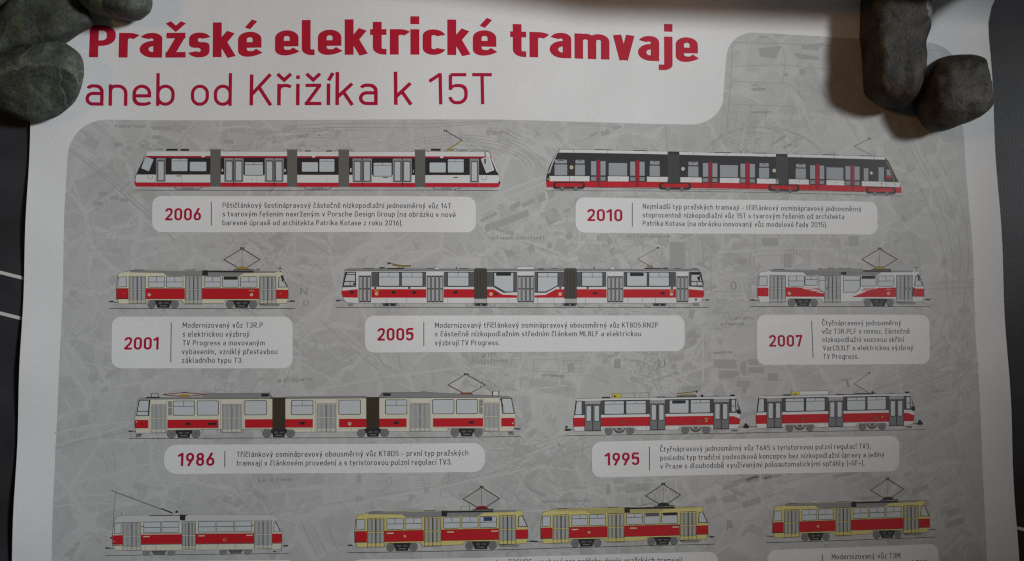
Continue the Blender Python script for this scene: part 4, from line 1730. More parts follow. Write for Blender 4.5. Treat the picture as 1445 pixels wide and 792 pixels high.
P ink 7930 3033 23 0 0 14 -23 0
P ink 7928 3209 23 0 0 15 -23 0
P dgrey 7974 2867 53 -1 -4 358 -53 0
P pane2 7984 2884 32 -1 -1 149 -32 0
P pane2 7983 3049 32 0 -2 162 -32 0
P ink 7989 2867 23 -1 0 15 -23 0
P ink 7987 3032 23 0 0 15 -23 0
P ink 7985 3209 23 0 0 15 -23 0
P dgrey 8031 2866 53 0 -4 358 -53 0
P pane2 8042 2883 32 0 -2 149 -32 0
P pane2 8040 3049 32 0 -2 162 -32 0
P ink 8046 2866 23 0 0 15 -23 0
P ink 8045 3032 23 0 -1 15 -23 0
P ink 8042 3209 23 0 0 15 -23 0
P dgrey 8089 2866 53 0 -5 357 -52 1
P pane2 8099 2883 32 0 -2 149 -32 0
P pane2 8097 3049 32 0 -2 162 -32 0
P ink 8104 2866 23 0 0 15 -23 0
P ink 8102 3032 23 0 0 15 -23 0
P ink 8100 3209 23 0 -1 14 -22 1
door 4
P doorgrey 8904 2791 172 -1 -7 442 -172 0
P white 8904 2795 172 0 -1 62 -172 0
P dgrey 8905 2864 53 0 -6 359 -53 0
P pane2 8915 2881 32 0 -2 150 -32 0
P pane2 8912 3048 32 0 -2 162 -32 0
P ink 8920 2864 23 0 0 15 -23 0
P ink 8917 3031 23 0 0 15 -23 0
P ink 8914 3208 23 0 0 15 -23 0
P dgrey 8962 2864 53 -1 -6 360 -53 0
P pane2 8972 2881 33 0 -3 150 -32 0
P pane2 8970 3048 32 0 -3 162 -32 0
P ink 8977 2864 23 -1 0 16 -23 0
P ink 8975 3031 22 0 0 15 -23 0
P ink 8971 3208 23 0 0 15 -23 0
P dgrey 9020 2863 53 0 -7 360 -52 0
P pane2 9030 2881 32 0 -3 150 -32 0
P pane2 9027 3048 32 0 -3 162 -32 0
P ink 9035 2863 23 0 -1 15 -23 0
P ink 9032 3031 23 0 0 15 -23 0
P ink 9029 3208 23 0 -1 15 -22 0
window 4
P ink 5024 2811 8 3 6 6 3 8 0 169 -2 8 -6 6 -8 3 -263 -1 -9 -3 -6 -6 -2 -8 -1 -169 2 -8 6 -6 9 -2
P pane 5019 2822 6 1 4 5 1 5 1 159 -2 5 -4 5 -6 1 -252 -1 -6 -1 -4 -5 -2 -5 0 -158 1 -6 4 -4 6 -2
P ink 4755 2878 275 1 1 6 -276 0
P ink 4890 2821 5 0 0 61 -5 0
window 4
P ink 5342 2812 8 2 6 6 2 9 1 169 -3 8 -6 6 -8 2 -270 0 -8 -3 -6 -6 -2 -8 -1 -169 2 -8 6 -6 9 -3
P pane 5336 2822 6 2 4 4 2 6 0 158 -1 6 -5 4 -5 2 -259 -1 -6 -1 -4 -5 -2 -5 0 -158 1 -6 4 -5 6 -1
P ink 5066 2879 282 1 0 6 -282 0
P ink 5204 2822 5 0 1 61 -6 0
window 4
P ink 5971 2811 8 3 6 6 2 8 0 170 -2 8 -6 6 -9 3 -269 0 -8 -3 -6 -6 -2 -8 0 -169 2 -9 6 -6 8 -2
P pane 5965 2822 6 1 4 5 2 6 0 158 -2 6 -4 4 -6 2 -258 0 -6 -1 -4 -5 -2 -6 0 -158 2 -6 4 -4 6 -2
P ink 5695 2880 282 0 0 6 -282 0
P ink 5833 2822 6 0 0 61 -6 0
window 4
P ink 7840 2803 8 3 7 6 2 8 -2 172 -2 9 -7 6 -8 3 -274 0 -8 -2 -6 -6 -3 -8 2 -172 2 -9 7 -6 8 -2
P pane 7834 2814 6 2 5 4 1 6 -2 161 -1 6 -5 4 -6 2 -262 1 -6 -2 -4 -4 -2 -6 2 -161 1 -6 5 -4 6 -2
P ink 7559 2874 287 -2 0 7 -287 1
P ink 7700 2815 6 0 -1 61 -6 0
window 4
P ink 8472 2801 9 2 6 6 3 9 -3 173 -2 8 -7 7 -8 2 -267 0 -9 -2 -6 -6 -2 -9 2 -172 2 -9 7 -6 8 -2
P pane 8467 2811 6 2 4 4 2 6 -3 162 -1 6 -5 5 -6 1 -255 1 -6 -2 -5 -4 -1 -6 2 -162 1 -6 5 -4 6 -2
window 4
P ink 8790 2800 9 2 6 6 2 9 -2 173 -3 9 -6 6 -9 2 -270 1 -8 -2 -6 -7 -3 -8 3 -173 2 -9 7 -6 8 -2
P pane 8784 2810 6 2 5 4 1 6 -2 163 -2 6 -4 4 -6 2 -259 0 -6 -1 -4 -5 -2 -6 2 -162 2 -6 5 -4 6 -2
P ink 8513 2870 283 -1 0 7 -283 0
P ink 8652 2811 6 0 -1 62 -6 0
blind 6
P ink 8240 2814 195 0 0 47 -196 0
window 4
P ink 6323 2815 284 -1 -1 277 -127 0 -157 -87
P pane 6333 2825 264 -1 -2 257 -111 0 -151 -84
P ink 6358 2819 207 -1 0 46 -207 1
window 4
P ink 6929 2812 294 -1 -1 190 -171 89 -123 0
P pane 6940 2823 273 -2 -2 174 -164 85 -109 0
P ink 6935 2875 281 -1 0 7 -281 1
P ink 7074 2816 6 0 0 63 -6 0
cab_window 4
P ink 4298 2813 141 1 1 193 -176 -1
P pane 4311 2850 118 1 0 83 -139 0
P pane 4288 2946 142 1 0 48 -152 -1
P pane 4319 2821 112 1 0 19 -112 -1
P ink 4357 2946 8 1 1 49 -9 0
P ink 4403 2959 29 0 0 29 -29 0
cab_window 4
P ink 9106 2803 136 0 49 200 -188 0
P pane 9119 2842 113 0 34 86 -149 0
P pane 9117 2941 74 -1 0 50 -75 0
P pane 9202 2940 64 0 12 50 -77 0
P ink 9193 2876 44 -21 7 68 -22 5
mirror 5
L ink 32 9225 2794 30 13 36 176
pantograph 4
L olive 85 4941 2719 162 26 87 -15
L olive 53 5020 2749 166 -29
L brown 42 4883 2690 157 30 154 12
P ink 4874 2677 13 0 0 30 -13 0
P ink 4899 2682 13 0 0 25 -13 0
P ink 4864 2757 228 0 0 17 -228 -1
pantograph 4
L tan 63 8549 2728 -196 -106
L tan 42 8353 2617 300 -155
P brown 8631 2445 11 -1 0 30 -11 1
P brown 8653 2449 9 0 0 25 -9 0
P tan 8498 2707 60 -1 17 39 -87 0
P ink 8449 2745 244 -1 0 15 -244 1
L thin 21 8384 2733 16 -18 97 4
roof_equipment 4
P dgrey 4542 2756 146 0 0 13 -145 -1
roof_equipment 4
P ink 4750 2765 25 -21 58 4 10 17
roof_equipment 4
P dgrey 5414 2758 83 0 0 14 -83 0
roof_equipment 4
P white 5514 2772 8 -23 48 0 11 23
L ink 21 5514 2772 8 -23 48 0 11 23
roof_equipment 4
P ink 5806 2745 12 0 0 25 -12 0
roof_equipment 4
P dgrey 5852 2759 125 0 0 13 -125 0
roof_equipment 4
P white 6645 2769 9 -31 229 -2 4 32
L ink 21 6645 2769 9 -31 229 -2 4 32
roof_equipment 4
P ink 6936 2761 91 0 0 15 -91 0
roof_equipment 4
P dgrey 7117 2756 107 0 0 10 -107 1
roof_equipment 4
P ink 7728 2740 15 0 0 21 -15 0
roof_equipment 4
P white 7950 2762 14 -27 52 -1 8 28
L ink 21 7950 2762 14 -27 52 -1 8 28
roof_equipment 4
P ink 8704 2757 15 -17 61 0 9 17
roof_equipment 4
P dgrey 8867 2748 109 0 0 10 -109 1
roof_equipment 4
P dgrey 9129 2747 88 0 -1 13 -87 0"""),
("three-section cream and red tram with brown bellows and roof housings, above year 1986", """
track_line 0
L ink 35 1432 5043 2596 9 2658 10
coupler 0
L ink 41 1425 4942 93 3
P ink 1418 4934 66 4 -15 16 -44 -2
coupler 0
L ink 41 6595 4953 83 4
P ink 6620 4945 67 10 -9 13 -54 -3
step 0
P dgrey 1529 4979 76 0 -27 45 -67 -1
P grey 1530 4999 47 0 1 17 -48 -1
step 0
P dgrey 6511 4991 67 0 16 45 -66 0
P grey 6528 5011 54 1 0 16 -54 0
bogie 1
P ink 2036 4929 226 1 -8 54 -18 11 -8 44 -153 -1 -11 -44 -18 -10
P dgrey 2086 4962 50 0 1 27 -50 0
P dgrey 2163 4964 54 0 1 20 -54 0
P grey 2105 5008 91 0 0 9 -90 -1
wheel 2
C dgrey 296 1989 4983
C wheel 255 1989 4983
C dgrey 107 1989 4983
C wheel 71 1989 4983
wheel 2
C dgrey 296 2312 4984
C wheel 255 2312 4984
C dgrey 107 2312 4984
C wheel 71 2312 4984
bogie 1
P ink 3311 4931 219 1 -7 54 -18 11 -8 44 -149 0 -9 -44 -18 -11
P dgrey 3360 4964 48 0 1 28 -48 0
P dgrey 3435 4967 52 0 0 19 -52 0
P grey 3378 5010 88 0 0 9 -87 0
wheel 2
C dgrey 296 3263 4986
C wheel 255 3263 4986
C dgrey 107 3263 4986
C wheel 71 3263 4986
wheel 2
C dgrey 296 3580 4986
C wheel 255 3580 4986
C dgrey 107 3580 4986
C wheel 71 3580 4986
bogie 1
P ink 4581 4933 215 0 -8 55 -18 11 -8 44 -146 -1 -9 -44 -17 -11
P dgrey 4628 4966 48 0 0 27 -47 0
P dgrey 4701 4968 52 0 0 20 -51 0
P grey 4646 5012 86 0 0 9 -86 -1
wheel 2
C dgrey 296 4532 4987
C wheel 255 4532 4987
C dgrey 107 4532 4987
C wheel 71 4532 4987
wheel 2
C dgrey 296 4845 4988
C wheel 255 4845 4988
C dgrey 107 4845 4988
C wheel 71 4845 4988
bogie 1
P ink 5841 4937 219 2 -9 55 -18 11 -8 44 -149 -1 -9 -44 -17 -12
P dgrey 5889 4971 48 0 0 27 -48 0
P dgrey 5963 4973 53 1 0 19 -53 0
P grey 5907 5017 87 1 0 8 -87 0
wheel 2
C dgrey 296 5792 4992
C wheel 255 5792 4992
C dgrey 107 5792 4992
C wheel 71 5792 4992
wheel 2
C dgrey 296 6109 4994
C wheel 255 6109 4994
C dgrey 107 6109 4994
C wheel 71 6109 4994
body 2
L dgrey 36 1521 4967 -14 -65 -11 -89 9 -77 30 -206 27 -15 1766 3 8 446 -47 -33 -878 -5 -60 6 -420 3 -23 38 -387 -6 -14 -65
P cream2 1521 4967 -14 -65 -11 -89 9 -77 30 -206 27 -15 1766 3 8 446 -47 -33 -878 -5 -60 6 -420 3 -23 38
body 2
L dgrey 36 3501 4518 1095 1 3 418 -102 4 -20 32 -839 -1 -21 -32 -109 -4 -7 -418 1095 1
P cream2 3501 4518 1095 1 3 418 -102 4 -20 32 -839 -1 -21 -32 -109 -4
body 2
L dgrey 36 4768 4519 1757 5 39 9 43 216 5 83 -17 90 -13 61 -392 1 -21 -41 -422 -6 -42 0 -20 40 -779 -3 -31 -37 -104 0 -3 -418 1757 5
P cream2 4768 4519 1757 5 39 9 43 216 5 83 -17 90 -13 61 -392 1 -21 -41 -422 -6 -42 0 -20 40 -779 -3 -31 -37 -104 0
roof 4
P roofgrey 1562 4505 92 -12 746 2 40 -45 850 -3 38 65 0 12 -1777 -3
L ink 26 1551 4521 1777 3
L dgrey 23 2400 4495 40 -45 850 -3 38 65
roof 4
P roofgrey 4768 4509 40 -57 568 -3 764 47 385 14 31 21 -1788 -5
L ink 26 4768 4526 1788 5
L dgrey 23 4768 4509 40 -57 568 -3 764 47 249 9
roof 4
P roofgrey 3500 4500 1095 -3 1 28 -1095 0
L ink 26 3501 4525 1095 0
L dgrey 21 3500 4500 1095 -3
roof_equipment 5
P ink 3177 4455 102 0 1 41 -102 0
roof_equipment 5
P ink 4821 4460 103 0 0 37 -103 0
roof_equipment 5
P ink 3291 4508 215 0 1 12 -216 0
roof_equipment 5
L ink 26 1710 4493 2 -52 84 0 8 53
P ink 1630 4505 23 -16 161 1 10 16
roof_equipment 5
P white 6312 4447 71 1 0 53 -71 0
L ink 41 6306 4509 0 -66 83 0 0 66
L thin 16 6202 4360 104 120
roof_equipment 5
P roofgrey 5324 4453 21 -16 51 0 17 16
body_trim 3
L thin 16 1937 4920 1 49
L thin 16 2401 4922 1 49
L thin 16 2594 4922 1 49
L thin 16 3186 4923 1 49
L thin 16 3637 4924 1 48
L thin 16 3862 4924 1 48
L thin 16 4395 4924 0 49
L thin 16 4998 4926 0 48
L thin 16 5480 4927 0 49
L thin 16 5685 4928 0 49
L thin 16 1691 4534 13 434
L thin 16 1908 4535 12 434
L thin 16 2630 4536 10 435
L thin 16 2932 4536 10 436
L thin 16 3908 4537 6 435
L thin 16 4189 4537 6 436
L thin 16 5174 4539 2 436
L thin 16 5458 4539 1 437
L thin 16 6177 4542 -2 438
L thin 16 6399 4542 -2 440
L thin 14 1931 4920 677 2
L thin 14 2965 4923 371 0
L thin 14 3508 4923 368 1
L thin 14 4231 4924 368 1
L thin 14 4771 4925 368 1
L thin 14 5494 4927 675 4
P grey 1932 4547 48 0 6 191 -48 0
P cream 1930 4632 53 1 0 8 -52 -1
P grey 6123 4554 46 0 -1 193 -46 0
P cream 6119 4648 53 0 0 9 -54 -1
stripe 4
P red 1499 4795 178 1 3 113 -177 -1
stripe 4
P red 1927 4797 680 2 3 113 -680 -2
stripe 4
P red 2962 4799 369 0 2 114 -368 0
stripe 4
P red 3505 4800 372 0 1 114 -371 -1
stripe 4
P red 4229 4800 369 1 1 113 -368 0
stripe 4
P red 4770 4801 369 1 0 114 -368 -1
stripe 4
P red 5494 4803 678 3 -1 115 -677 -4
stripe 4
P red 6421 4808 183 1 -1 115 -183 -1
vent 5
P ink 2166 4836 69 0 1 37 -69 0
vent 5
P ink 3697 4838 70 0 0 37 -70 0
vent 5
P ink 4963 4840 69 0 1 37 -70 0
vent 5
P ink 5977 4844 71 1 0 36 -71 0
vent 5
P ink 2474 4837 106 0 1 37 -106 -1
vent 5
P dred 1580 4822 20 0 1 40 -20 0
vent 5
C cream 41 1524 4821
vent 5
C cream 51 6579 4881
emblem 5
C cream 112 4373 4867
C red 61 4373 4867
C ochre 31 4373 4867
bellows 5
P ink 3326 4510 176 0 8 422 -176 -1
P bellow 3332 4514 164 0 8 414 -164 -1
P ink 3367 4514 8 0 8 413 -8 0
P ink 3410 4514 8 0 8 413 -8 0
P ink 3453 4514 8 0 8 413 -8 0
P ink 3315 4931 213 1 1 32 -213 0
bellows 5
P ink 4593 4511 177 0 3 422 -176 0
P bellow 4600 4515 164 0 3 414 -164 0
P ink 4634 4515 9 0 3 414 -8 0
P ink 4678 4515 8 0 3 414 -8 0
P ink 4721 4515 8 0 3 414 -8 0
P ink 4579 4933 213 0 0 33 -213 -1
door 5
P dgrey 1713 4591 188 1 11 381 -188 -1
P dooC 1719 4597 176 1 11 369 -176 -1
P dgrey 1725 4608 44 0 5 163 -44 0
P pane2 1729 4611 36 1 5 155 -36 0
P dgrey 1731 4786 43 0 4 134 -43 0
P pane2 1734 4789 36 0 4 127 -36 0
P dgrey 1786 4608 43 0 5 163 -44 0
P pane2 1789 4612 36 0 5 155 -36 0
P dgrey 1791 4786 43 0 4 134 -43 0
P pane2 1795 4790 36 0 3 126 -36 0
P dgrey 1775 4595 4 0 11 373 -4 0
P dgrey 1846 4608 43 0 5 163 -43 0
P pane2 1849 4612 37 0 4 156 -36 -1
P dgrey 1851 4786 43 0 4 134 -43 0
P pane2 1855 4790 36 0 4 127 -37 -1
P dgrey 1835 4596 4 0 11 373 -4 0
door 5
P dgrey 2651 4593 262 0 8 383 -260 -1
P dooC 2658 4599 249 1 8 370 -249 -1
P dgrey 2665 4610 45 0 4 163 -45 0
P pane2 2669 4614 38 0 3 156 -38 0
P dgrey 2669 4788 45 0 3 135 -45 0
P pane2 2673 4792 38 0 3 127 -38 0
P dgrey 2728 4610 45 0 4 163 -45 0
P pane2 2732 4614 38 0 3 156 -38 0
P dgrey 2732 4788 46 0 3 135 -46 0
P pane2 2736 4792 38 0 3 127 -38 0
P dgrey 2717 4597 4 0 9 374 -4 0
P dgrey 2791 4610 46 0 3 163 -45 0
P pane2 2795 4614 38 0 4 156 -38 0
P dgrey 2796 4788 45 1 3 134 -45 0
P pane2 2799 4792 38 0 3 127 -38 0
P dgrey 2778 4597 8 0 9 374 -8 0
P dgrey 2855 4610 45 0 4 164 -46 -1
P pane2 2859 4614 38 0 3 156 -38 0
P dgrey 2859 4789 45 0 3 134 -45 0
P pane2 2863 4792 38 0 2 127 -38 0
P dgrey 2844 4597 4 0 8 374 -4 0
door 5
P dgrey 3927 4594 255 0 4 383 -253 -1
P dooC 3933 4600 243 0 4 371 -241 -1
P dgrey 3940 4611 44 0 3 163 -45 0
P pane2 3944 4615 37 0 2 156 -37 0
P dgrey 3943 4789 44 0 2 135 -45 0
P pane2 3946 4793 37 0 2 127 -37 0
P dgrey 4002 4611 44 0 2 163 -44 0
P pane2 4005 4615 37 0 2 156 -37 0
P dgrey 4004 4790 44 0 2 134 -44 0
P pane2 4008 4793 37 0 1 127 -36 0
P dgrey 3991 4598 4 0 5 374 -4 0
P dgrey 4063 4611 45 0 2 163 -45 0
P pane2 4067 4615 37 0 2 156 -37 0
P dgrey 4066 4790 44 0 2 134 -45 0
P pane2 4069 4793 37 0 2 127 -37 0
P dgrey 4050 4598 9 0 5 375 -9 0
P dgrey 4125 4611 44 0 2 164 -44 -1
P pane2 4129 4615 36 0 2 156 -36 0
P dgrey 4127 4790 44 0 2 134 -44 0
P pane2 4131 4793 37 0 1 127 -37 0
P dgrey 4114 4598 4 0 5 375 -4 0
door 5
P dgrey 5191 4596 255 1 1 383 -254 -1
P dooC 5197 4602 243 1 1 371 -242 -1
P dgrey 5204 4613 44 0 1 164 -44 0
P pane2 5208 4616 37 0 0 157 -37 0
P dgrey 5205 4792 44 0 1 135 -45 -1
P pane2 5208 4795 37 0 1 128 -37 0
P dgrey 5266 4613 44 0 0 164 -44 0
P pane2 5269 4617 37 0 1 156 -37 0
P dgrey 5266 4792 45 0 0 135 -44 0
P pane2 5270 4796 37 0 0 127 -37 0
P dgrey 5255 4600 4 0 1 375 -4 0
P dgrey 5327 4613 45 0 0 164 -44 0
P pane2 5331 4617 37 0 0 156 -37 0
P dgrey 5328 4792 44 0 0 135 -44 0
P pane2 5331 4796 37 0 1 127 -37 0
P dgrey 5314 4600 9 0 1 376 -8 -1
P dgrey 5389 4613 44 0 1 164 -45 0
P pane2 5392 4617 37 0 1 157 -37 -1
P dgrey 5389 4792 45 0 0 135 -44 0
P pane2 5393 4796 37 0 0 128 -37 -1
P dgrey 5378 4600 4 0 1 376 -4 0
door 5
P dgrey 6193 4599 192 1 -2 386 -191 -2
P dooC 6200 4605 178 1 -2 374 -178 -2
P dgrey 6206 4616 44 0 -1 165 -44 0
P pane2 6210 4620 36 0 -1 157 -36 0
P dgrey 6205 4796 44 0 0 136 -44 -1
P pane2 6209 4800 36 0 0 128 -37 0
P dgrey 6267 4616 44 1 -1 164 -44 0
P pane2 6270 4620 37 0 -1 158 -36 -1
P dgrey 6266 4796 44 1 -1 135 -44 0
P pane2 6270 4800 36 0 0 128 -37 0
P dgrey 6256 4604 4 0 -1 377 -4 0
P dgrey 6328 4617 44 0 -1 165 -44 -1
P pane2 6331 4620 37 1 -1 157 -36 0
P dgrey 6327 4797 44 0 -1 136 -44 -1
P pane2 6331 4800 36 1 0 128 -37 0
P dgrey 6317 4604 4 0 -1 377 -4 0
window 5
P ink 2263 4544 11 2 7 8 3 10 4 159 -2 10 -7 7 -10 3 -251 -1 -10 -2 -8 -8 -3 -10 -4 -159 2 -10 8 -7 10 -3
P pane 2262 4552 7 2 5 5 2 7 4 155 -1 7 -5 5 -8 2 -246 -1 -7 -2 -5 -5 -3 -7 -4 -155 2 -7 5 -5 7 -2
P ink 2003 4617 275 1 0 6 -275 -1
P ink 2135 4551 6 0 2 70 -6 0
window 5
P ink 2585 4544 10 3 8 7 3 11 4 158 -3 11 -7 7 -10 3 -252 -1 -11 -3 -7 -7 -3 -10 -4 -159 2 -10 7 -8 10 -2
P pane 2583 4552 7 2 6 5 2 8 3 154 -1 7 -5 6 -8 2 -248 -1 -7 -2 -5 -5 -2 -7 -4 -155 2 -7 5 -5 7 -2
window 5
P ink 3230 4545 10 2 8 8 3 10 3 159 -3 10 -7 8 -10 2 -258 0 -11 -3 -7 -7 -3 -10 -4 -159 3 -10 7 -8 10 -2
P pane 3228 4553 7 2 6 5 2 7 3 155 -2 7 -5 5 -8 2 -254 0 -7 -2 -5 -5 -2 -7 -3 -155 1 -7 5 -5 8 -2
window 5
P ink 3859 4545 10 3 7 7 3 11 3 159 -3 10 -7 7 -11 3 -258 0 -10 -3 -8 -7 -3 -11 -3 -159 3 -10 7 -7 11 -3
P pane 3857 4553 7 2 5 5 2 8 2 155 -1 7 -6 5 -7 2 -254 0 -7 -2 -6 -6 -2 -7 -2 -155 1 -7 6 -5 7 -2
P ink 3588 4619 284 1 0 6 -283 0
P ink 3727 4553 5 0 1 70 -5 0
window 5
P ink 4499 4546 11 2 7 8 3 10 2 159 -3 10 -8 8 -10 3 -258 -1 -10 -3 -8 -7 -3 -10 -2 -159 3 -10 7 -8 11 -3
P pane 4497 4554 8 2 5 5 2 7 1 155 -2 7 -5 5 -7 2 -254 0 -7 -2 -6 -5 -2 -7 -1 -155 1 -7 6 -6 7 -1
window 5
P ink 5125 4547 10 2 8 8 3 10 1 160 -3 10 -8 7 -10 3 -256 -1 -10 -3 -8 -7 -3 -10 -1 -159 3 -11 7 -7 11 -3
P pane 5123 4555 7 2 6 5 2 7 0 155 -2 8 -5 5 -7 2 -252 -1 -7 -2 -5 -5 -2 -7 -2 -155 2 -7 6 -6 7 -2
P ink 4857 4621 281 0 0 6 -281 0
P ink 4994 4555 6 0 0 69 -5 0
window 5
P ink 5761 4548 10 3 8 8 3 10 0 160 -3 10 -8 7 -10 3 -255 -1 -10 -3 -8 -7 -3 -10 0 -160 3 -10 7 -8 10 -2
P pane 5759 4557 7 1 5 6 2 7 0 156 -2 7 -5 5 -7 2 -251 -1 -7 -2 -6 -5 -2 -7 0 -156 2 -7 5 -5 8 -2
window 5
P ink 6084 4549 10 3 7 8 3 10 0 160 -3 10 -8 8 -10 3 -256 -2 -10 -2 -8 -8 -3 -10 0 -160 3 -10 8 -8 10 -2
P pane 6081 4558 8 2 5 5 2 7 -1 156 -1 7 -6 5 -7 2 -252 -1 -7 -2 -6 -5 -1 -7 0 -156 2 -7 5 -5 7 -2
cab_window 5
P ink 1543 4530 148 0 -6 215 -171 -1
P pane 1555 4540 120 0 -6 136 -134 0
P pane 1532 4686 137 0 0 49 -144 -1
cab_window 5
P ink 6414 4538 150 1 41 214 -171 -1
P pane 6431 4549 125 0 36 194 -146 -1
mirror 6
L ink 51 6406 4547 24 47 17 62
L ink 21 6447 4656 14 103
mirror 6
L ink 41 1695 4538 -18 67
pantograph 6
L dred2 46 1865 4457 280 -24 287 29
L dred2 46 1865 4461 282 29 285 -28
P ochre2 2065 4474 40 -16 91 0 21 16 -20 14 -101 0
L ink 41 2119 4429 56 0
pantograph 6
L brown 41 5891 4458 -194 -103 248 -144
L brown 41 6015 4463 187 -103 -257 -149
P rust 5870 4458 150 1 8 29 -162 -1
L brown 41 5925 4207 41 0
P brown 5920 4195 9 0 0 24 -9 0
P brown 5962 4199 8 0 0 25 -8 0"""),
("grey, white and red tram car with dark doors and folded pantograph, front of a coupled pair", """
track_line 0
L ink 32 7298 5060 1289 -1 1332 -3
coupler 1
L ink 43 7331 4980 137 2
P ink 7293 4961 80 6 10 25 -82 4
C ink 85 7319 4941
coupler 1
L ink 43 9721 4971 314 -2
P ink 9814 4949 61 -8 19 25 -16 25 -71 -4
C ink 95 9845 4937
step 1
P dgrey 9618 5009 117 -1 -10 21 -60 1
bogie 1
P dgrey 7955 4954 205 0 -39 58 -33 25 -64 0 -31 -25
P panel2 7985 4967 38 0 13 29 -22 0
P panel2 8130 4967 -38 0 -14 29 22 0
C grey 74 8057 5000
wheel 2
C dgrey 276 7908 5004
C wheel 237 7908 5004
C dgrey 99 7908 5004
C wheel 66 7908 5004
wheel 2
C dgrey 276 8207 5004
C wheel 237 8207 5004
C dgrey 99 8207 5004
C wheel 66 8207 5004
bogie 1
P dgrey 9035 4952 200 -1 -40 59 -33 25 -59 0 -31 -25
P panel2 9064 4965 39 -1 12 30 -21 0
P panel2 9205 4964 -39 0 -14 30 22 -1
C grey 74 9134 4998
wheel 2
C dgrey 276 8986 5002
C wheel 237 8986 5002
C dgrey 99 8986 5002
C wheel 66 8986 5002
wheel 2
C dgrey 276 9281 5002
C wheel 237 9281 5002
C dgrey 99 9281 5002
C wheel 66 9281 5002
body 2
L ink 38 7430 4998 -10 -59 -7 -120 16 -33 30 -218 2242 -12 30 15 39 206 -5 84 -15 84 -14 34 -135 17 -238 1 -31 -38 -420 -2 -23 41 -601 2 -25 -38 -423 -3 -39 41 -371 -2 -10 -59
P white 7430 4998 -10 -59 -7 -120 16 -33 30 -218 2242 -12 30 15 39 206 -5 84 -15 84 -14 34 -135 17 -238 1 -31 -38 -420 -2 -23 41 -601 2 -25 -38 -423 -3 -39 41
roof 3
P roofl 7455 4570 13 -15 2211 -12 39 15
L ink 22 7468 4555 2211 -12
P ink 7822 4537 111 -1 0 21 -112 1
P dgrey 8599 4539 107 0 0 10 -108 1
P dgrey 9398 4535 65 -1 0 11 -65 0
P ink 9637 4520 65 0 -1 23 -65 1
window_band 3
P band2 7540 4588 268 -1 -3 196 -239 0 -25 0
P band2 7808 4583 686 -3 -4 200 -685 3
P band2 8706 4579 695 -4 -5 202 -695 3
P band2 9401 4579 251 -2 64 198 -320 2
panel 4
P doorgrey 7582 4590 213 -1 0 46 -214 1
panel 4
P doorgrey 8494 4586 211 -1 -1 46 -211 1
panel 4
P doorgrey 9401 4581 212 -1 -1 46 -212 1
stripe 4
P red 7413 4819 161 -1 -1 122 -153 1
stripe 4
P red 7800 4818 689 -2 -2 123 -689 1
stripe 4
P red 8704 4815 691 -3 -4 124 -690 2
stripe 4
P red 9606 4820 65 0 99 37 -16 78 -151 0
body_trim 4
P dgrey 7798 4942 688 -1 0 4 -688 1
P dgrey 8701 4941 690 -3 0 5 -690 2
L thin 16 8300 4946 -1 49
L thin 16 8439 4945 -1 50
L thin 16 8751 4945 -2 50
L thin 16 8891 4944 -2 50
P dgrey 8087 4871 43 0 -1 29 -42 0
P dgrey 9162 4872 49 0 0 25 -50 0
emblem 5
C ochre 85 9285 4880
P ochre 9260 4842 56 0 0 13 -57 0
door 5
P ink 7573 4638 230 -1 -6 363 -230 0
P doorg2 7581 4646 213 -1 -6 347 -212 0
P ink 7681 4637 13 0 -6 363 -12 0
P ink 7657 4650 7 2 6 5 2 8 -3 193 -2 7 -6 5 -7 2 -50 0 -7 -2 -6 -5 -1 -7 2 -193 3 -7 5 -6 8 -2
P pane 7650 4658 7 2 4 5 2 6 -3 180 -2 7 -4 4 -7 2 -36 0 -7 -2 -4 -4 -2 -7 3 -180 2 -6 4 -5 7 -1
P ink 7768 4650 7 2 6 5 2 7 -4 193 -2 8 -5 5 -8 2 -49 0 -8 -2 -5 -5 -2 -8 3 -193 2 -7 6 -5 7 -2
P pane 7761 4658 7 2 4 4 2 6 -3 181 -2 6 -5 5 -6 2 -37 0 -6 -2 -5 -5 -1 -6 3 -180 1 -7 5 -4 7 -2
door 5
P ink 8489 4634 224 -1 -9 366 -223 0
P doorg2 8497 4642 207 -1 -8 350 -206 0
P ink 8594 4634 13 0 -8 365 -13 0
P ink 8570 4646 8 2 5 6 2 7 -4 194 -2 8 -6 5 -8 2 -47 0 -7 -2 -6 -5 -2 -7 5 -195 2 -7 6 -6 7 -1
P pane 8564 4655 6 1 5 5 1 6 -4 182 -2 6 -4 5 -7 2 -34 0 -7 -2 -4 -4 -2 -7 4 -182 2 -6 5 -4 6 -2
P ink 8678 4646 8 2 5 5 2 7 -5 195 -2 7 -6 6 -7 2 -47 0 -8 -2 -5 -5 -2 -8 4 -194 3 -8 5 -5 8 -2
P pane 8671 4654 7 2 5 4 1 7 -4 182 -2 6 -5 5 -6 1 -35 0 -6 -1 -5 -5 -1 -6 4 -182 2 -6 5 -5 6 -2
door 5
P ink 9391 4630 227 -2 -11 368 -226 1
P doorg2 9400 4638 210 -1 -11 351 -210 1
P ink 9498 4629 13 0 -11 368 -13 0
P ink 9474 4642 7 2 6 5 2 7 -6 196 -2 7 -6 6 -8 2 -48 0 -7 -2 -6 -5 -2 -8 6 -195 2 -8 6 -5 8 -2
P pane 9467 4650 7 2 4 4 2 7 -6 183 -1 6 -5 5 -7 1 -35 0 -7 -1 -4 -5 -2 -6 5 -183 2 -6 5 -5 7 -2
P ink 9583 4641 8 2 5 5 2 8 -6 195 -2 8 -6 5 -7 2 -49 0 -7 -1 -6 -6 -1 -7 5 -196 3 -7 5 -6 8 -2
P pane 9576 4650 7 1 5 5 1 6 -5 183 -2 7 -5 4 -7 2 -35 0 -6 -2 -5 -4 -2 -7 6 -183 2 -6 5 -5 6 -1
window 5
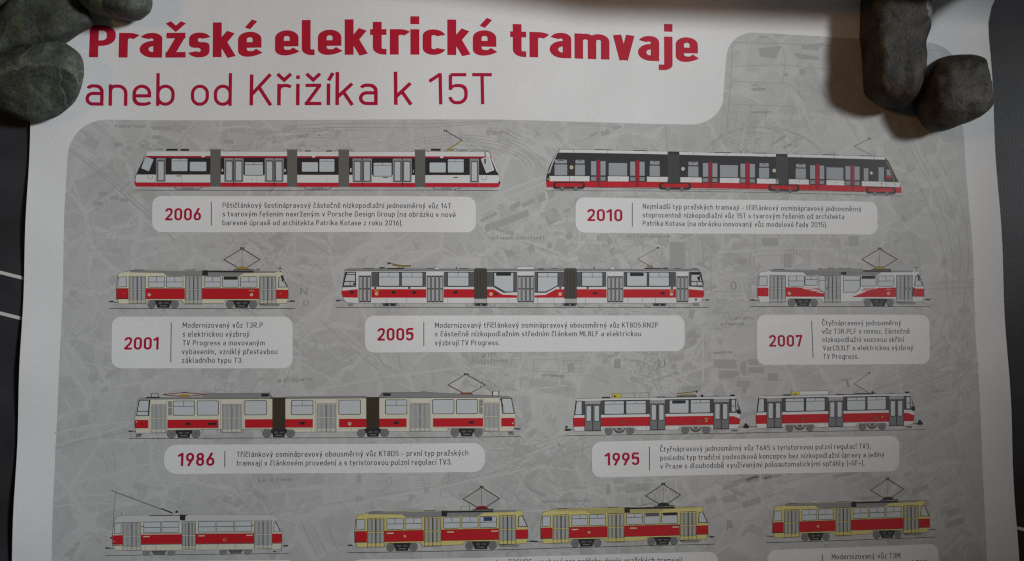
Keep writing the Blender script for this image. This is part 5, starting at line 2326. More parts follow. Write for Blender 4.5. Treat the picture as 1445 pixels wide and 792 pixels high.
P ink 8118 4588 9 2 6 6 2 8 -3 159 -2 8 -7 6 -8 3 -257 0 -8 -2 -6 -6 -3 -8 3 -158 3 -9 6 -6 8 -2
P pane 8113 4598 6 2 4 4 1 6 -2 147 -2 6 -5 5 -6 1 -245 1 -6 -2 -4 -4 -2 -6 3 -147 1 -6 5 -4 6 -2
P ink 7854 4636 270 -1 0 6 -270 1
P ink 7987 4599 5 0 0 39 -6 0
window 5
P ink 8428 4586 8 2 6 7 2 8 -3 159 -2 8 -7 6 -8 3 -262 0 -9 -2 -6 -6 -2 -8 3 -159 2 -8 7 -6 9 -3
P pane 8422 4597 6 1 4 5 2 5 -4 148 -1 6 -5 5 -6 1 -250 1 -6 -2 -5 -4 -1 -6 3 -147 1 -6 5 -5 6 -1
P ink 8158 4634 275 -1 0 7 -275 1
P ink 8293 4597 6 0 -1 40 -5 0
window 5
P ink 9033 4583 9 2 6 6 2 9 -4 159 -2 9 -7 6 -9 2 -254 1 -8 -2 -7 -6 -2 -8 4 -160 3 -8 6 -6 9 -3
P pane 9028 4594 6 1 4 4 1 6 -3 149 -2 6 -5 4 -6 2 -243 1 -6 -2 -4 -4 -2 -6 4 -148 1 -6 5 -4 6 -2
window 5
P ink 9338 4581 9 3 6 6 2 8 -4 160 -3 8 -6 7 -9 2 -259 1 -9 -2 -6 -6 -2 -9 4 -159 3 -9 6 -6 9 -2
P pane 9332 4592 6 1 5 5 1 6 -4 149 -2 6 -4 4 -6 1 -248 2 -6 -2 -5 -4 -1 -6 4 -149 2 -6 4 -4 6 -2
P ink 9071 4630 273 -1 -1 6 -272 2
P ink 9205 4593 6 0 -1 40 -6 0
blind 7
P ink 8809 4597 190 -1 -2 42 -189 1
cab_window 5
P ink 7455 4586 89 0 -3 195 -115 0
P pane 7467 4597 66 -1 -2 175 -90 0
cab_window 5
P ink 9644 4580 78 -1 50 190 -134 0
P pane 9654 4592 46 0 3 164 -54 1
P pane 9713 4596 8 4 30 148 -34 4
P ink 9645 4677 109 -1 -1 8 -108 1
mirror 6
P ink 9726 4725 52 10 3 52 -40 7 -25 -27
roof_equipment 4
P sign 7966 4496 122 0 -1 54 -122 1
P ink 7980 4542 18 -37 20 37
L thin 24 7965 4551 1 -63 515 -3 -1 63
L thin 22 8092 4496 -1 54
L thin 22 8288 4491 -2 58
roof_equipment 4
P ink 8598 4548 562 -4 0 9 -562 3
pantograph 4
L olive 75 8923 4525 169 -18 51 17
L olive 54 8880 4504 282 -29
L ink 32 8876 4500 292 -29
P ink 9151 4460 22 0 -1 30 -22 0
P ink 8879 4529 281 -1 0 12 -281 2
pantograph 4
C ink 95 9236 4536"""),
("grey, white and red tram car with raised arm pantograph, rear of a coupled pair", """
track_line 0
L ink 31 9762 5053 1365 -10 1321 -6
coupler 1
L ink 42 12249 4951 164 0
P ink 12344 4930 61 -9 19 26 -17 25 -72 -4
C ink 94 12375 4917
step 1
P dgrey 12145 4990 117 -1 -9 21 -61 0
bogie 1
P dgrey 10515 4941 199 -1 -39 58 -32 25 -62 1 -31 -25
P panel2 10544 4954 37 -1 11 29 -20 1
P panel2 10685 4953 -38 0 -13 29 21 0
C grey 73 10613 4986
wheel 2
C dgrey 272 10468 4992
C wheel 234 10468 4992
C dgrey 98 10468 4992
C wheel 65 10468 4992
wheel 2
C dgrey 272 10758 4989
C wheel 234 10758 4989
C dgrey 98 10758 4989
C wheel 65 10758 4989
bogie 1
P dgrey 11567 4934 198 -1 -41 59 -33 25 -57 0 -31 -25
P panel2 11597 4946 38 0 11 29 -21 0
P panel2 11735 4946 -38 0 -15 29 22 0
C grey 73 11664 4979
wheel 2
C dgrey 272 11519 4984
C wheel 234 11519 4984
C dgrey 98 11519 4984
C wheel 65 11519 4984
wheel 2
C dgrey 272 11810 4983
C wheel 234 11810 4983
C dgrey 98 11810 4983
C wheel 65 11810 4983
body 2
L ink 37 10004 4989 -8 -60 -4 -120 15 -34 34 -218 2195 -21 30 15 36 207 -6 84 -18 84 -14 34 -136 17 -236 1 -31 -37 -414 -2 -23 42 -587 4 -23 -38 -411 -1 -38 42 -361 1 -8 -60
P white 10004 4989 -8 -60 -4 -120 15 -34 34 -218 2195 -21 30 15 36 207 -6 84 -18 84 -14 34 -136 17 -236 1 -31 -37 -414 -2 -23 42 -587 4 -23 -38 -411 -1 -38 42
roof 3
P roofl 10037 4559 13 -15 2165 -20 38 14
L ink 21 10050 4544 2165 -20
P ink 10393 4524 108 -1 -1 21 -107 1
P dgrey 11148 4523 105 -1 -1 10 -105 1
P dgrey 11934 4516 65 -1 -1 11 -65 0
P ink 12172 4501 66 -1 -1 24 -66 0
window_band 3
P band2 10119 4577 260 -3 -7 196 -231 2 -25 0
P band2 10379 4570 666 -6 -7 200 -666 6
P band2 11251 4562 685 -6 -9 202 -684 5
P band2 11936 4560 251 -2 60 198 -320 2
panel 4
P doorgrey 10160 4578 207 -2 -2 46 -207 2
panel 4
P doorgrey 11045 4570 206 -2 -2 46 -206 2
panel 4
P doorgrey 11936 4562 212 -2 -2 47 -212 1
stripe 4
P red 9992 4809 156 -2 -4 123 -148 1
stripe 4
P red 10367 4806 669 -6 -5 123 -668 5
stripe 4
P red 11246 4798 680 -5 -6 124 -679 4
stripe 4
P red 12137 4801 65 -1 98 38 -17 78 -152 0
body_trim 4
P dgrey 10363 4930 668 -5 0 4 -668 5
P dgrey 11241 4924 679 -5 0 5 -679 4
L thin 16 10850 4931 -2 49
L thin 16 10985 4930 -2 49
L thin 16 11289 4927 -2 50
L thin 16 11426 4926 -2 51
P dgrey 10645 4857 41 0 -1 29 -41 0
P dgrey 11694 4854 49 -1 -1 25 -49 1
emblem 5
C ochre 63 11816 4853
door 5
P ink 10150 4626 223 -2 -12 364 -223 2
P doorg2 10158 4635 207 -2 -12 347 -207 2
P ink 10255 4625 13 0 -13 364 -12 0
P ink 10231 4638 8 2 5 5 1 8 -6 193 -2 7 -6 6 -7 2 -48 0 -7 -2 -5 -5 -2 -7 7 -194 2 -7 5 -5 8 -2
P pane 10225 4647 6 1 5 5 1 6 -6 181 -2 6 -5 5 -6 2 -35 0 -7 -2 -4 -4 -1 -7 6 -180 2 -7 4 -4 6 -2
P ink 10339 4637 7 2 5 5 2 8 -7 193 -2 7 -5 6 -8 2 -48 0 -7 -2 -5 -5 -2 -7 7 -194 2 -7 6 -5 7 -2
P pane 10333 4646 6 1 4 5 1 6 -6 181 -2 6 -4 5 -7 2 -35 0 -6 -2 -5 -4 -1 -6 6 -181 2 -7 5 -4 6 -2
door 5
P ink 11039 4618 219 -2 -15 366 -218 1
P doorg2 11047 4626 202 -1 -14 349 -201 1
P ink 11142 4617 12 0 -14 366 -13 0
P ink 11118 4630 8 2 5 5 1 7 -7 195 -2 7 -6 6 -7 2 -47 0 -7 -2 -5 -5 -2 -8 8 -194 2 -7 6 -6 7 -2
P pane 11112 4638 6 2 4 4 2 7 -7 182 -2 6 -5 5 -6 1 -34 1 -6 -2 -5 -5 -1 -6 7 -182 2 -6 5 -5 6 -1
P ink 11223 4629 8 2 5 5 1 7 -7 195 -3 7 -5 6 -8 2 -46 0 -7 -2 -5 -5 -2 -7 8 -195 2 -7 6 -6 7 -2
P pane 11217 4637 6 2 4 5 2 6 -7 182 -2 6 -5 5 -7 1 -33 1 -6 -2 -5 -4 -1 -7 7 -182 2 -6 5 -5 6 -1
door 5
P ink 11925 4610 227 -1 -17 368 -226 1
P doorg2 11934 4619 209 -2 -16 352 -209 1
P ink 12032 4610 13 0 -17 368 -13 0
P ink 12007 4623 8 1 5 6 2 7 -9 196 -2 7 -6 6 -8 2 -48 0 -7 -2 -5 -5 -2 -8 9 -195 2 -8 6 -5 7 -2
P pane 12001 4631 6 2 5 4 1 7 -8 183 -2 6 -5 5 -7 1 -35 0 -6 -1 -5 -5 -1 -6 8 -183 2 -6 5 -5 7 -2
P ink 12117 4622 7 2 5 5 2 7 -9 196 -2 8 -6 5 -8 2 -48 0 -7 -2 -6 -5 -1 -7 9 -196 2 -7 6 -6 7 -2
P pane 12110 4630 6 2 5 4 1 7 -8 183 -2 6 -5 5 -7 2 -35 0 -6 -2 -5 -4 -1 -7 8 -183 2 -6 5 -5 7 -2
window 5
P ink 10680 4573 8 2 6 7 2 8 -6 159 -2 8 -7 6 -8 2 -249 3 -8 -3 -6 -6 -2 -8 6 -158 2 -9 7 -6 8 -2
P pane 10674 4584 6 1 4 5 1 5 -5 148 -2 6 -4 4 -6 2 -238 2 -6 -1 -4 -5 -1 -5 5 -148 2 -6 4 -4 6 -2
P ink 10423 4623 262 -3 -1 7 -261 2
P ink 10552 4585 6 0 -2 40 -5 0
window 5
P ink 10980 4570 9 3 5 6 2 8 -6 159 -2 8 -7 7 -8 2 -254 2 -8 -2 -6 -6 -2 -9 6 -158 2 -9 6 -6 9 -2
P pane 10974 4581 6 1 4 5 2 6 -6 148 -2 5 -4 5 -6 1 -243 3 -6 -2 -4 -4 -2 -6 6 -148 1 -6 5 -4 6 -2
P ink 10718 4620 267 -3 0 7 -267 2
P ink 10850 4582 5 0 -1 40 -6 0
window 5
P ink 11573 4565 8 2 6 6 2 9 -7 159 -3 9 -6 6 -9 2 -249 2 -8 -2 -6 -6 -2 -9 6 -159 3 -8 6 -6 9 -3
P pane 11567 4576 5 1 5 4 1 6 -6 149 -2 6 -5 4 -6 2 -238 2 -6 -2 -4 -4 -2 -6 6 -148 2 -6 5 -5 6 -1
P ink 11314 4615 263 -3 0 7 -263 2
P ink 11444 4577 6 0 -2 39 -5 1
window 5
P ink 11874 4562 8 3 6 6 2 8 -7 160 -3 9 -6 6 -9 2 -256 2 -8 -2 -6 -6 -2 -9 6 -159 3 -9 7 -6 8 -2
P pane 11868 4573 6 2 4 4 1 6 -6 149 -2 6 -5 4 -6 2 -245 1 -6 -1 -4 -4 -1 -6 6 -149 2 -6 4 -4 6 -2
P ink 11609 4612 269 -2 0 6 -269 2
P ink 11742 4574 5 0 -1 40 -6 0
cab_window 5
P ink 10036 4576 87 -1 -6 195 -112 1
P pane 10048 4586 64 -1 -5 175 -87 1
cab_window 5
P ink 12178 4560 79 -1 47 190 -135 1
P pane 12189 4573 45 -1 1 165 -54 0
P pane 12247 4576 9 5 28 147 -35 5
P ink 12178 4657 109 -1 0 9 -109 1
mirror 6
P ink 12259 4705 51 10 2 53 -39 7 -25 -28
roof_equipment 4
P ink 11147 4531 551 -5 -1 8 -550 6
roof_equipment 4
P white 10519 4483 525 -5 -1 50 -526 5
P sign 10519 4496 118 -2 -1 42 -119 1
L ink 23 10517 4537 2 -54 525 -5 -2 54
P ink 10547 4529 17 -26 20 25
pantograph 4
L tan 52 11634 4510 -211 -129
L tan 42 11423 4381 236 -150
P brown 11646 4219 22 -1 -1 22 -21 0
P ink 11422 4516 319 -3 -1 11 -319 2
C ink 84 11688 4505
L thin 21 11443 4516 12 -34 74 -1"""),
("five-section low-floor tram in white, black and red with grey bellows, above year 2006", """
track_line 0
L ink 31 1399 1673 2489 10 2522 4
bogie 0
C thin 210 1988 1630
C thin 210 2278 1631
C panel2 178 1988 1630
C panel2 178 2278 1631
L dgrey 42 1926 1626 104 38 207 0 103 -37
P grey 2050 1630 166 0 0 26 -165 -1
bogie 0
C thin 210 3772 1642
C thin 210 4055 1645
C panel2 178 3772 1642
C panel2 178 4055 1645
L dgrey 42 3710 1638 105 38 198 2 105 -37
P grey 3835 1643 157 1 0 26 -157 -2
bogie 0
C thin 210 5537 1651
C thin 210 5819 1649
C panel2 178 5537 1651
C panel2 178 5819 1649
L dgrey 42 5474 1646 105 38 198 -1 105 -38
P grey 5600 1650 156 0 0 25 -156 1
body 1
L dgrey 31 1566 1134 -51 124 -56 123 -44 123 24 123 995 0 -2 -123 -2 -123 -2 -123 -2 -123 -860 -1 -51 124
P white 1566 1134 -51 124 -56 123 -44 123 24 123 995 0 -2 -123 -2 -123 -2 -123 -2 -123
stripe 2
P dredb 1542 1198 -3 6 -3 7 -3 6 -2 6 897 1 -1 -6 0 -7 0 -6 0 -6
window_band 2
P ink 1531 1223 -27 59 -27 59 -27 59 -22 58 1003 0 -1 -58 -1 -59 -1 -58 0 -59
stripe 2
P red2 1406 1568 3 14 3 14 9 14 15 15 998 0 -1 -14 0 -14 0 -15 0 -14
body_trim 3
L thin 16 1433 1568 991 0
L thin 13 2038 1461 2 106
body 1
L dgrey 31 2566 1136 2 123 2 123 1 123 2 123 917 7 -1 -122 -1 -123 -1 -122 -1 -123 -920 -9 2 123
P white 2566 1136 2 123 2 123 1 123 2 123 917 7 -1 -122 -1 -123 -1 -122 -1 -123
stripe 2
P dredb 2567 1200 0 6 0 6 0 7 1 6 918 8 0 -6 0 -6 0 -7 0 -6
window_band 2
P ink 2568 1225 0 59 1 58 1 59 1 58 917 8 0 -58 -1 -59 0 -58 -1 -59
stripe 2
P red2 2572 1569 1 14 0 14 0 15 0 14 917 7 -1 -14 0 -14 0 -14 0 -14
body_trim 3
L thin 16 2589 1569 892 7
L thin 13 3071 1467 1 106
body 1
L dgrey 31 3623 1146 0 123 1 123 1 122 1 123 571 5 0 -122 -1 -123 0 -122 -1 -123 -572 -6 0 123
P white 3623 1146 0 123 1 123 1 122 1 123 571 5 0 -122 -1 -123 0 -122 -1 -123
stripe 2
P dredb 3623 1210 0 6 0 6 0 7 0 6 573 6 0 -7 0 -6 0 -6 0 -7
window_band 2
P ink 3623 1235 0 58 1 59 0 58 1 59 571 5 0 -58 0 -59 0 -58 0 -58
stripe 2
P red2 3625 1578 0 14 1 14 0 14 0 15 571 5 0 -14 0 -15 0 -14 0 -14
body_trim 3
L thin 16 3642 1578 547 5
L thin 13 4036 1477 1 105
body 1
L dgrey 31 4338 1154 0 122 0 122 1 123 0 122 906 4 0 -123 0 -122 0 -122 0 -123 -907 -3 0 122
P white 4338 1154 0 122 0 122 1 123 0 122 906 4 0 -123 0 -122 0 -122 0 -123
stripe 2
P dredb 4338 1217 0 6 0 6 0 7 0 6 907 4 0 -7 0 -6 0 -6 0 -7
window_band 2
P ink 4338 1242 0 58 0 58 1 59 0 58 906 4 0 -59 0 -58 0 -58 0 -58
stripe 2
P red2 4339 1584 0 14 0 15 0 14 0 14 906 4 0 -15 0 -14 0 -14 0 -14
body_trim 3
L thin 16 4356 1584 880 4
L thin 13 4917 1482 0 105
body 1
L dgrey 31 5385 1157 0 123 0 122 0 122 -1 123 993 -6 30 -123 -38 -123 -48 -122 -59 -122 -877 6 0 123
P white 5385 1157 0 123 0 122 0 122 -1 123 993 -6 30 -123 -38 -123 -48 -122 -59 -122
stripe 2
P dredb 5385 1220 0 6 0 7 0 6 0 6 923 -6 -3 -6 -2 -7 -3 -6 -2 -6
window_band 2
P ink 5385 1245 0 59 0 58 0 58 0 59 1011 -7 -20 -58 -23 -59 -23 -58 -22 -58
stripe 2
P red2 5384 1588 0 14 0 14 0 14 0 14 997 -5 28 -15 3 -14 2 -14 3 -14
body_trim 3
L thin 16 5401 1588 1014 -6
L thin 13 6028 1480 0 105
bellows 2
P bell14 2424 1108 144 1 7 515 -143 -1
P grey 2434 1099 124 1 0 13 -124 -1
L thin 26 2374 1129 27 -25 33 -2
L thin 26 2625 1130 -30 -25 -37 -3
bellows 2
P bell14 3484 1118 140 1 4 514 -141 -2
P grey 3494 1109 120 2 0 12 -120 -1
L thin 26 3433 1138 27 -25 34 -2
L thin 26 3681 1141 -29 -26 -38 -2
bellows 2
P bell14 4193 1125 147 1 1 513 -146 -1
P grey 4204 1117 125 1 0 12 -125 -1
L thin 26 4143 1146 27 -25 34 -2
L thin 26 4396 1148 -29 -26 -38 -2
bellows 2
P bell14 5243 1130 144 0 0 512 -144 0
P grey 5253 1122 124 -1 0 13 -124 0
L thin 26 5193 1151 27 -25 33 -2
L thin 26 5443 1151 -29 -25 -37 -2
window 4
P ink 2105 1229 8 3 7 6 2 8 3 154 -2 9 -6 6 -9 2 -198 0 -8 -2 -7 -6 -2 -9 -3 -154 2 -9 6 -6 8 -2
P pane3 2102 1238 6 1 4 5 2 6 2 147 -1 6 -4 4 -6 2 -192 0 -6 -2 -4 -4 -2 -6 -3 -148 2 -6 4 -4 6 -2
P ink 1899 1264 215 0 0 6 -215 0
P ink 2003 1238 5 0 1 29 -5 0
window 4
P ink 2364 1272 8 3 6 6 3 8 1 112 -2 9 -6 6 -8 2 -208 -1 -8 -2 -6 -6 -3 -9 -2 -112 2 -8 6 -6 9 -2
P pane3 2360 1281 6 1 5 5 1 6 2 105 -2 6 -4 4 -6 2 -201 -1 -6 -2 -4 -4 -2 -6 -1 -105 1 -6 4 -4 6 -2
window 4
P ink 3142 1283 9 2 6 6 2 9 2 160 -2 8 -6 6 -9 2 -230 -2 -9 -2 -6 -6 -2 -9 -2 -160 2 -8 6 -6 9 -3
P pane3 3139 1291 6 2 4 4 2 6 2 153 -2 6 -4 4 -6 2 -224 -2 -6 -2 -4 -4 -2 -6 -2 -153 2 -6 4 -5 6 -1
P ink 2904 1319 247 3 0 6 -247 -2
P ink 3024 1290 6 0 0 34 -5 0
window 4
P ink 3902 1288 9 3 6 6 2 8 1 114 -2 8 -6 6 -9 3 -203 -2 -9 -3 -6 -6 -2 -8 -1 -114 2 -8 7 -7 8 -2
P pane3 3899 1297 6 1 4 5 2 6 0 106 -1 6 -4 5 -6 1 -197 -2 -6 -2 -4 -4 -2 -6 0 -107 1 -6 4 -4 6 -1
window 4
P ink 4129 1246 8 3 6 6 2 8 1 158 -2 8 -6 6 -9 3 -188 -2 -8 -2 -7 -7 -2 -8 -1 -158 3 -8 6 -6 8 -2
P pane3 4125 1255 6 1 5 5 1 6 1 151 -2 5 -4 5 -6 1 -182 -1 -6 -2 -4 -4 -2 -6 0 -151 1 -6 5 -4 5 -2
P ink 3932 1279 205 2 0 6 -205 -2
P ink 4032 1254 5 0 0 29 -5 0
window 4
P ink 4915 1302 8 2 6 6 3 9 0 163 -3 9 -6 6 -8 2 -230 -1 -8 -2 -6 -6 -2 -9 0 -163 2 -9 6 -6 8 -2
P pane3 4912 1310 5 2 5 4 1 6 0 157 -1 6 -4 4 -6 2 -223 -1 -6 -2 -4 -4 -2 -6 0 -157 1 -6 5 -4 6 -2
P ink 4677 1340 246 1 0 6 -246 -1
P ink 4797 1310 6 0 0 33 -6 0
window 4
P ink 5659 1297 8 2 6 6 2 9 0 117 -2 9 -6 6 -9 2 -205 1 -8 -2 -6 -6 -2 -9 0 -117 2 -9 6 -6 9 -2
P pane3 5655 1305 6 2 4 4 2 6 0 111 -2 6 -4 4 -6 2 -198 1 -6 -2 -4 -4 -2 -6 0 -111 2 -6 4 -4 6 -2
window 4
P ink 5906 1249 8 2 7 6 2 9 -1 164 -2 8 -6 7 -8 2 -202 1 -8 -2 -6 -6 -2 -9 0 -164 2 -8 6 -6 9 -3
P pane3 5903 1258 6 1 4 4 1 6 0 158 -2 6 -4 4 -6 2 -194 1 -6 -2 -4 -4 -2 -6 0 -157 2 -6 4 -5 6 -1
P ink 5696 1289 218 -1 0 6 -218 2
P ink 5803 1258 5 0 0 34 -5 0
door 4
P doorg3 1692 1229 123 0 7 329 -123 0
P ink 1792 1259 5 1 4 4 2 5 5 270 -1 6 -4 3 -5 2 -76 0 -5 -1 -4 -4 -1 -6 -6 -270 1 -5 4 -4 5 -1
P dgrey 1710 1265 88 0 6 279 -88 0
P pane3 1782 1276 4 1 3 3 1 4 6 245 -1 4 -3 3 -5 1 -55 0 -4 -1 -3 -3 -1 -4 -5 -245 1 -4 3 -3 4 -1
door 4
P doorg3 2618 1232 264 2 4 329 -264 -2
P ink 2725 1262 5 1 4 4 1 6 4 270 -2 5 -3 4 -5 1 -82 -1 -5 -1 -4 -4 -1 -5 -4 -270 1 -5 4 -4 5 -2
P dgrey 2637 1268 94 0 4 279 -94 -1
P pane3 2715 1279 4 1 3 3 1 4 3 245 -1 4 -3 3 -4 1 -60 0 -5 -1 -3 -3 -1 -5 -3 -244 1 -5 3 -3 4 -1
P ink 2857 1263 5 1 4 4 1 6 4 270 -2 5 -4 4 -5 1 -81 -1 -5 -1 -4 -4 -2 -5 -3 -270 1 -5 4 -4 5 -2
P dgrey 2769 1269 94 0 3 279 -93 -1
P pane3 2846 1280 5 1 3 3 1 4 3 245 -1 4 -3 3 -4 1 -61 0 -4 -1 -3 -3 -1 -5 -3 -244 1 -5 3 -3 4 -1
P ink 2743 1233 13 0 5 383 -13 0
door 4
P doorg3 3176 1236 260 3 3 329 -260 -3
P ink 3281 1267 5 2 4 3 2 6 2 269 -1 6 -4 3 -5 2 -80 -1 -6 -1 -3 -4 -2 -6 -2 -269 1 -6 4 -3 5 -2
P dgrey 3195 1273 92 0 3 278 -93 0
P pane3 3271 1284 4 1 3 3 1 4 2 245 -1 4 -3 3 -4 1 -59 -1 -4 -1 -3 -3 -1 -4 -3 -244 1 -5 3 -3 5 -1
P ink 3411 1268 6 2 3 4 2 5 2 270 -1 5 -4 4 -5 1 -80 -1 -6 -1 -3 -4 -2 -5 -2 -270 1 -5 4 -4 5 -1
P dgrey 3325 1274 93 1 2 278 -93 -1
P pane3 3401 1285 4 1 3 3 1 5 2 244 -1 4 -3 3 -4 1 -59 0 -4 -2 -3 -3 -1 -4 -3 -244 2 -4 3 -3 4 -1
P ink 3300 1238 12 0 4 383 -13 0
door 4
P doorg3 4388 1249 264 1 0 328 -263 -2
P ink 4495 1279 5 1 4 4 1 5 1 269 -1 5 -4 4 -5 2 -82 -1 -5 -1 -4 -4 -1 -6 -1 -268 2 -6 3 -3 6 -2
P dgrey 4407 1284 94 1 1 277 -94 0
P pane3 4484 1296 5 1 3 3 1 4 0 244 -1 4 -3 3 -4 1 -60 -1 -4 -1 -3 -3 -2 -4 0 -244 1 -4 3 -3 4 -1
P ink 4627 1280 5 1 4 4 1 5 0 269 -1 5 -4 4 -5 1 -81 0 -5 -2 -4 -3 -2 -6 0 -268 1 -6 4 -4 5 -1
P dgrey 4539 1285 94 1 0 277 -93 0
P pane3 4616 1296 4 1 3 4 1 4 1 243 -1 4 -3 4 -4 1 -61 -1 -4 -1 -3 -3 -1 -4 -1 -244 2 -4 3 -3 4 -1
P ink 4514 1249 12 1 1 382 -12 0
door 4
P doorg3 4940 1252 259 0 0 327 -259 0
P ink 5044 1281 6 2 4 3 1 6 0 268 -1 6 -4 3 -5 2 -80 0 -5 -2 -4 -4 -1 -5 -1 -269 2 -5 4 -4 5 -1
P dgrey 4959 1287 92 0 0 278 -92 -1
P pane3 5034 1298 4 1 3 3 1 4 0 244 -1 4 -3 3 -4 1 -59 0 -4 -1 -3 -3 -1 -4 0 -244 1 -4 3 -3 4 -1
P ink 5174 1281 5 2 4 4 1 5 0 269 -1 5 -4 4 -5 1 -80 0 -5 -1 -4 -4 -1 -6 0 -268 1 -6 4 -3 5 -2
P dgrey 5088 1288 92 0 0 277 -92 0
P pane3 5163 1298 5 1 3 3 1 4 0 244 -1 4 -3 3 -5 1 -58 0 -4 -1 -4 -3 -1 -4 0 -244 1 -4 4 -3 4 -1
P ink 5063 1252 13 0 0 382 -13 0
door 4
P doorg3 5998 1248 127 -1 -1 329 -126 1
P ink 6100 1277 5 1 4 4 2 5 -1 270 -1 5 -4 4 -6 2 -77 0 -5 -1 -4 -4 -1 -5 0 -270 2 -5 3 -4 6 -1
P dgrey 6016 1284 90 -1 0 278 -90 1
P pane3 6090 1294 4 1 3 3 1 4 -1 245 -1 4 -3 3 -4 1 -56 0 -5 -1 -3 -3 -1 -4 1 -244 1 -4 3 -3 4 -2
cab_window 4
P pane3 1552 1213 103 33 -62 167 -99 -40
L white 31 1543 1204 -49 169
cab_window 4
P white 6150 1251 122 -43 67 193 -114 43
P pane3 6162 1259 98 -34 58 168 -89 34
P ink 6198 1251 24 -9 -5 76 -17 0
L red2 42 6281 1212 100 222
L white 73 6297 1229 84 197
roof_equipment 3
P ink 1823 1098 155 0 1 27 -155 0
roof_equipment 3
P ink 2020 1100 112 0 0 26 -112 -1
roof_equipment 3
P ink 3734 1133 80 1 0 15 -80 -1
roof_equipment 3
P ink 4023 1134 80 1 0 17 -79 -1
roof_equipment 3
P ink 5466 1113 130 -1 0 30 -130 0
roof_equipment 3
P grey 5852 1119 117 -1 0 23 -117 1
roof_equipment 3
L dgrey 26 6009 1147 32 -21 168 2 63 29 26 55
L ink 63 6209 1145 4 68
roof_equipment 3
L dgrey 21 2625 1130 209 -2
roof_equipment 3
L dgrey 21 1669 1107 123 -1
lamp 5
P white 2340 1192 5 1 4 4 1 6 0 4 -1 5 -4 4 -5 1 -25 0 -5 -1 -4 -4 -2 -5 0 -5 2 -5 3 -4 5 -1
lamp 5
P white 3862 1206 5 1 4 4 2 6 0 4 -2 5 -3 4 -6 1 -25 0 -5 -2 -4 -3 -1 -6 0 -4 1 -5 4 -4 5 -1
lamp 5
P white 5623 1217 5 2 4 3 2 6 0 4 -2 5 -4 4 -5 1 -25 1 -5 -2 -4 -4 -1 -5 0 -4 1 -5 4 -4 5 -2
lamp 5
P white 2597 1379 3 1 2 2 1 4 1 25 -1 3 -3 2 -3 1 -4 0 -3 -1 -2 -2 -1 -3 -1 -26 1 -3 3 -2 3 -1
lamp 5
P white 3460 1387 3 1 3 2 1 3 0 26 -1 3 -2 2 -3 1 -7 0 -3 -1 -2 -3 -1 -3 0 -25 1 -3 2 -2 3 -1
lamp 5
P white 4366 1379 3 1 2 2 1 3 0 46 -1 3 -2 3 -3 0 -4 0 -4 0 -2 -3 -1 -3 0 -46 1 -3 2 -3 3 0
lamp 5
P ochre 5224 1403 2 1 1 1 1 2 0 34 -1 2 -1 2 -2 0 -4 0 -2 0 -2 -2 -1 -2 0 -34 1 -2 2 -1 2 -1
lamp 5
P ochre 2998 1521 17 1 0 16 -17 0
lamp 5
P red3 1400 1555 25 -4 4 21 -24 0
lamp 5
P ink 6398 1556 25 4 -4 30 -21 0
lamp 5
C ink 42 1856 1402
body_trim 4
L ink 21 1578 1470 22 49 36 0 12 -49
L ink 21 6162 1495 17 47 46 -9 4 -47
P dgrey 1969 1470 66 0 0 12 -66 0
P dgrey 4807 1507 70 0 0 13 -70 0
P dgrey 5771 1502 67 0 0 13 -67 0
L thin 21 1688 1233 4 384
L thin 21 6124 1483 0 152
L ink 21 1407 1509 27 -64 99 13
pantograph 4
L olive 84 5701 1124 185 -123
L brown 42 5902 1005 -16 -17 -222 -124
P brown 5643 847 12 0 0 30 -12 0
P brown 5672 851 13 0 0 25 -13 1
P olive 5667 1133 25 -21 76 8 4 21
L brown 31 5747 1120 80 -5 4 25"""),
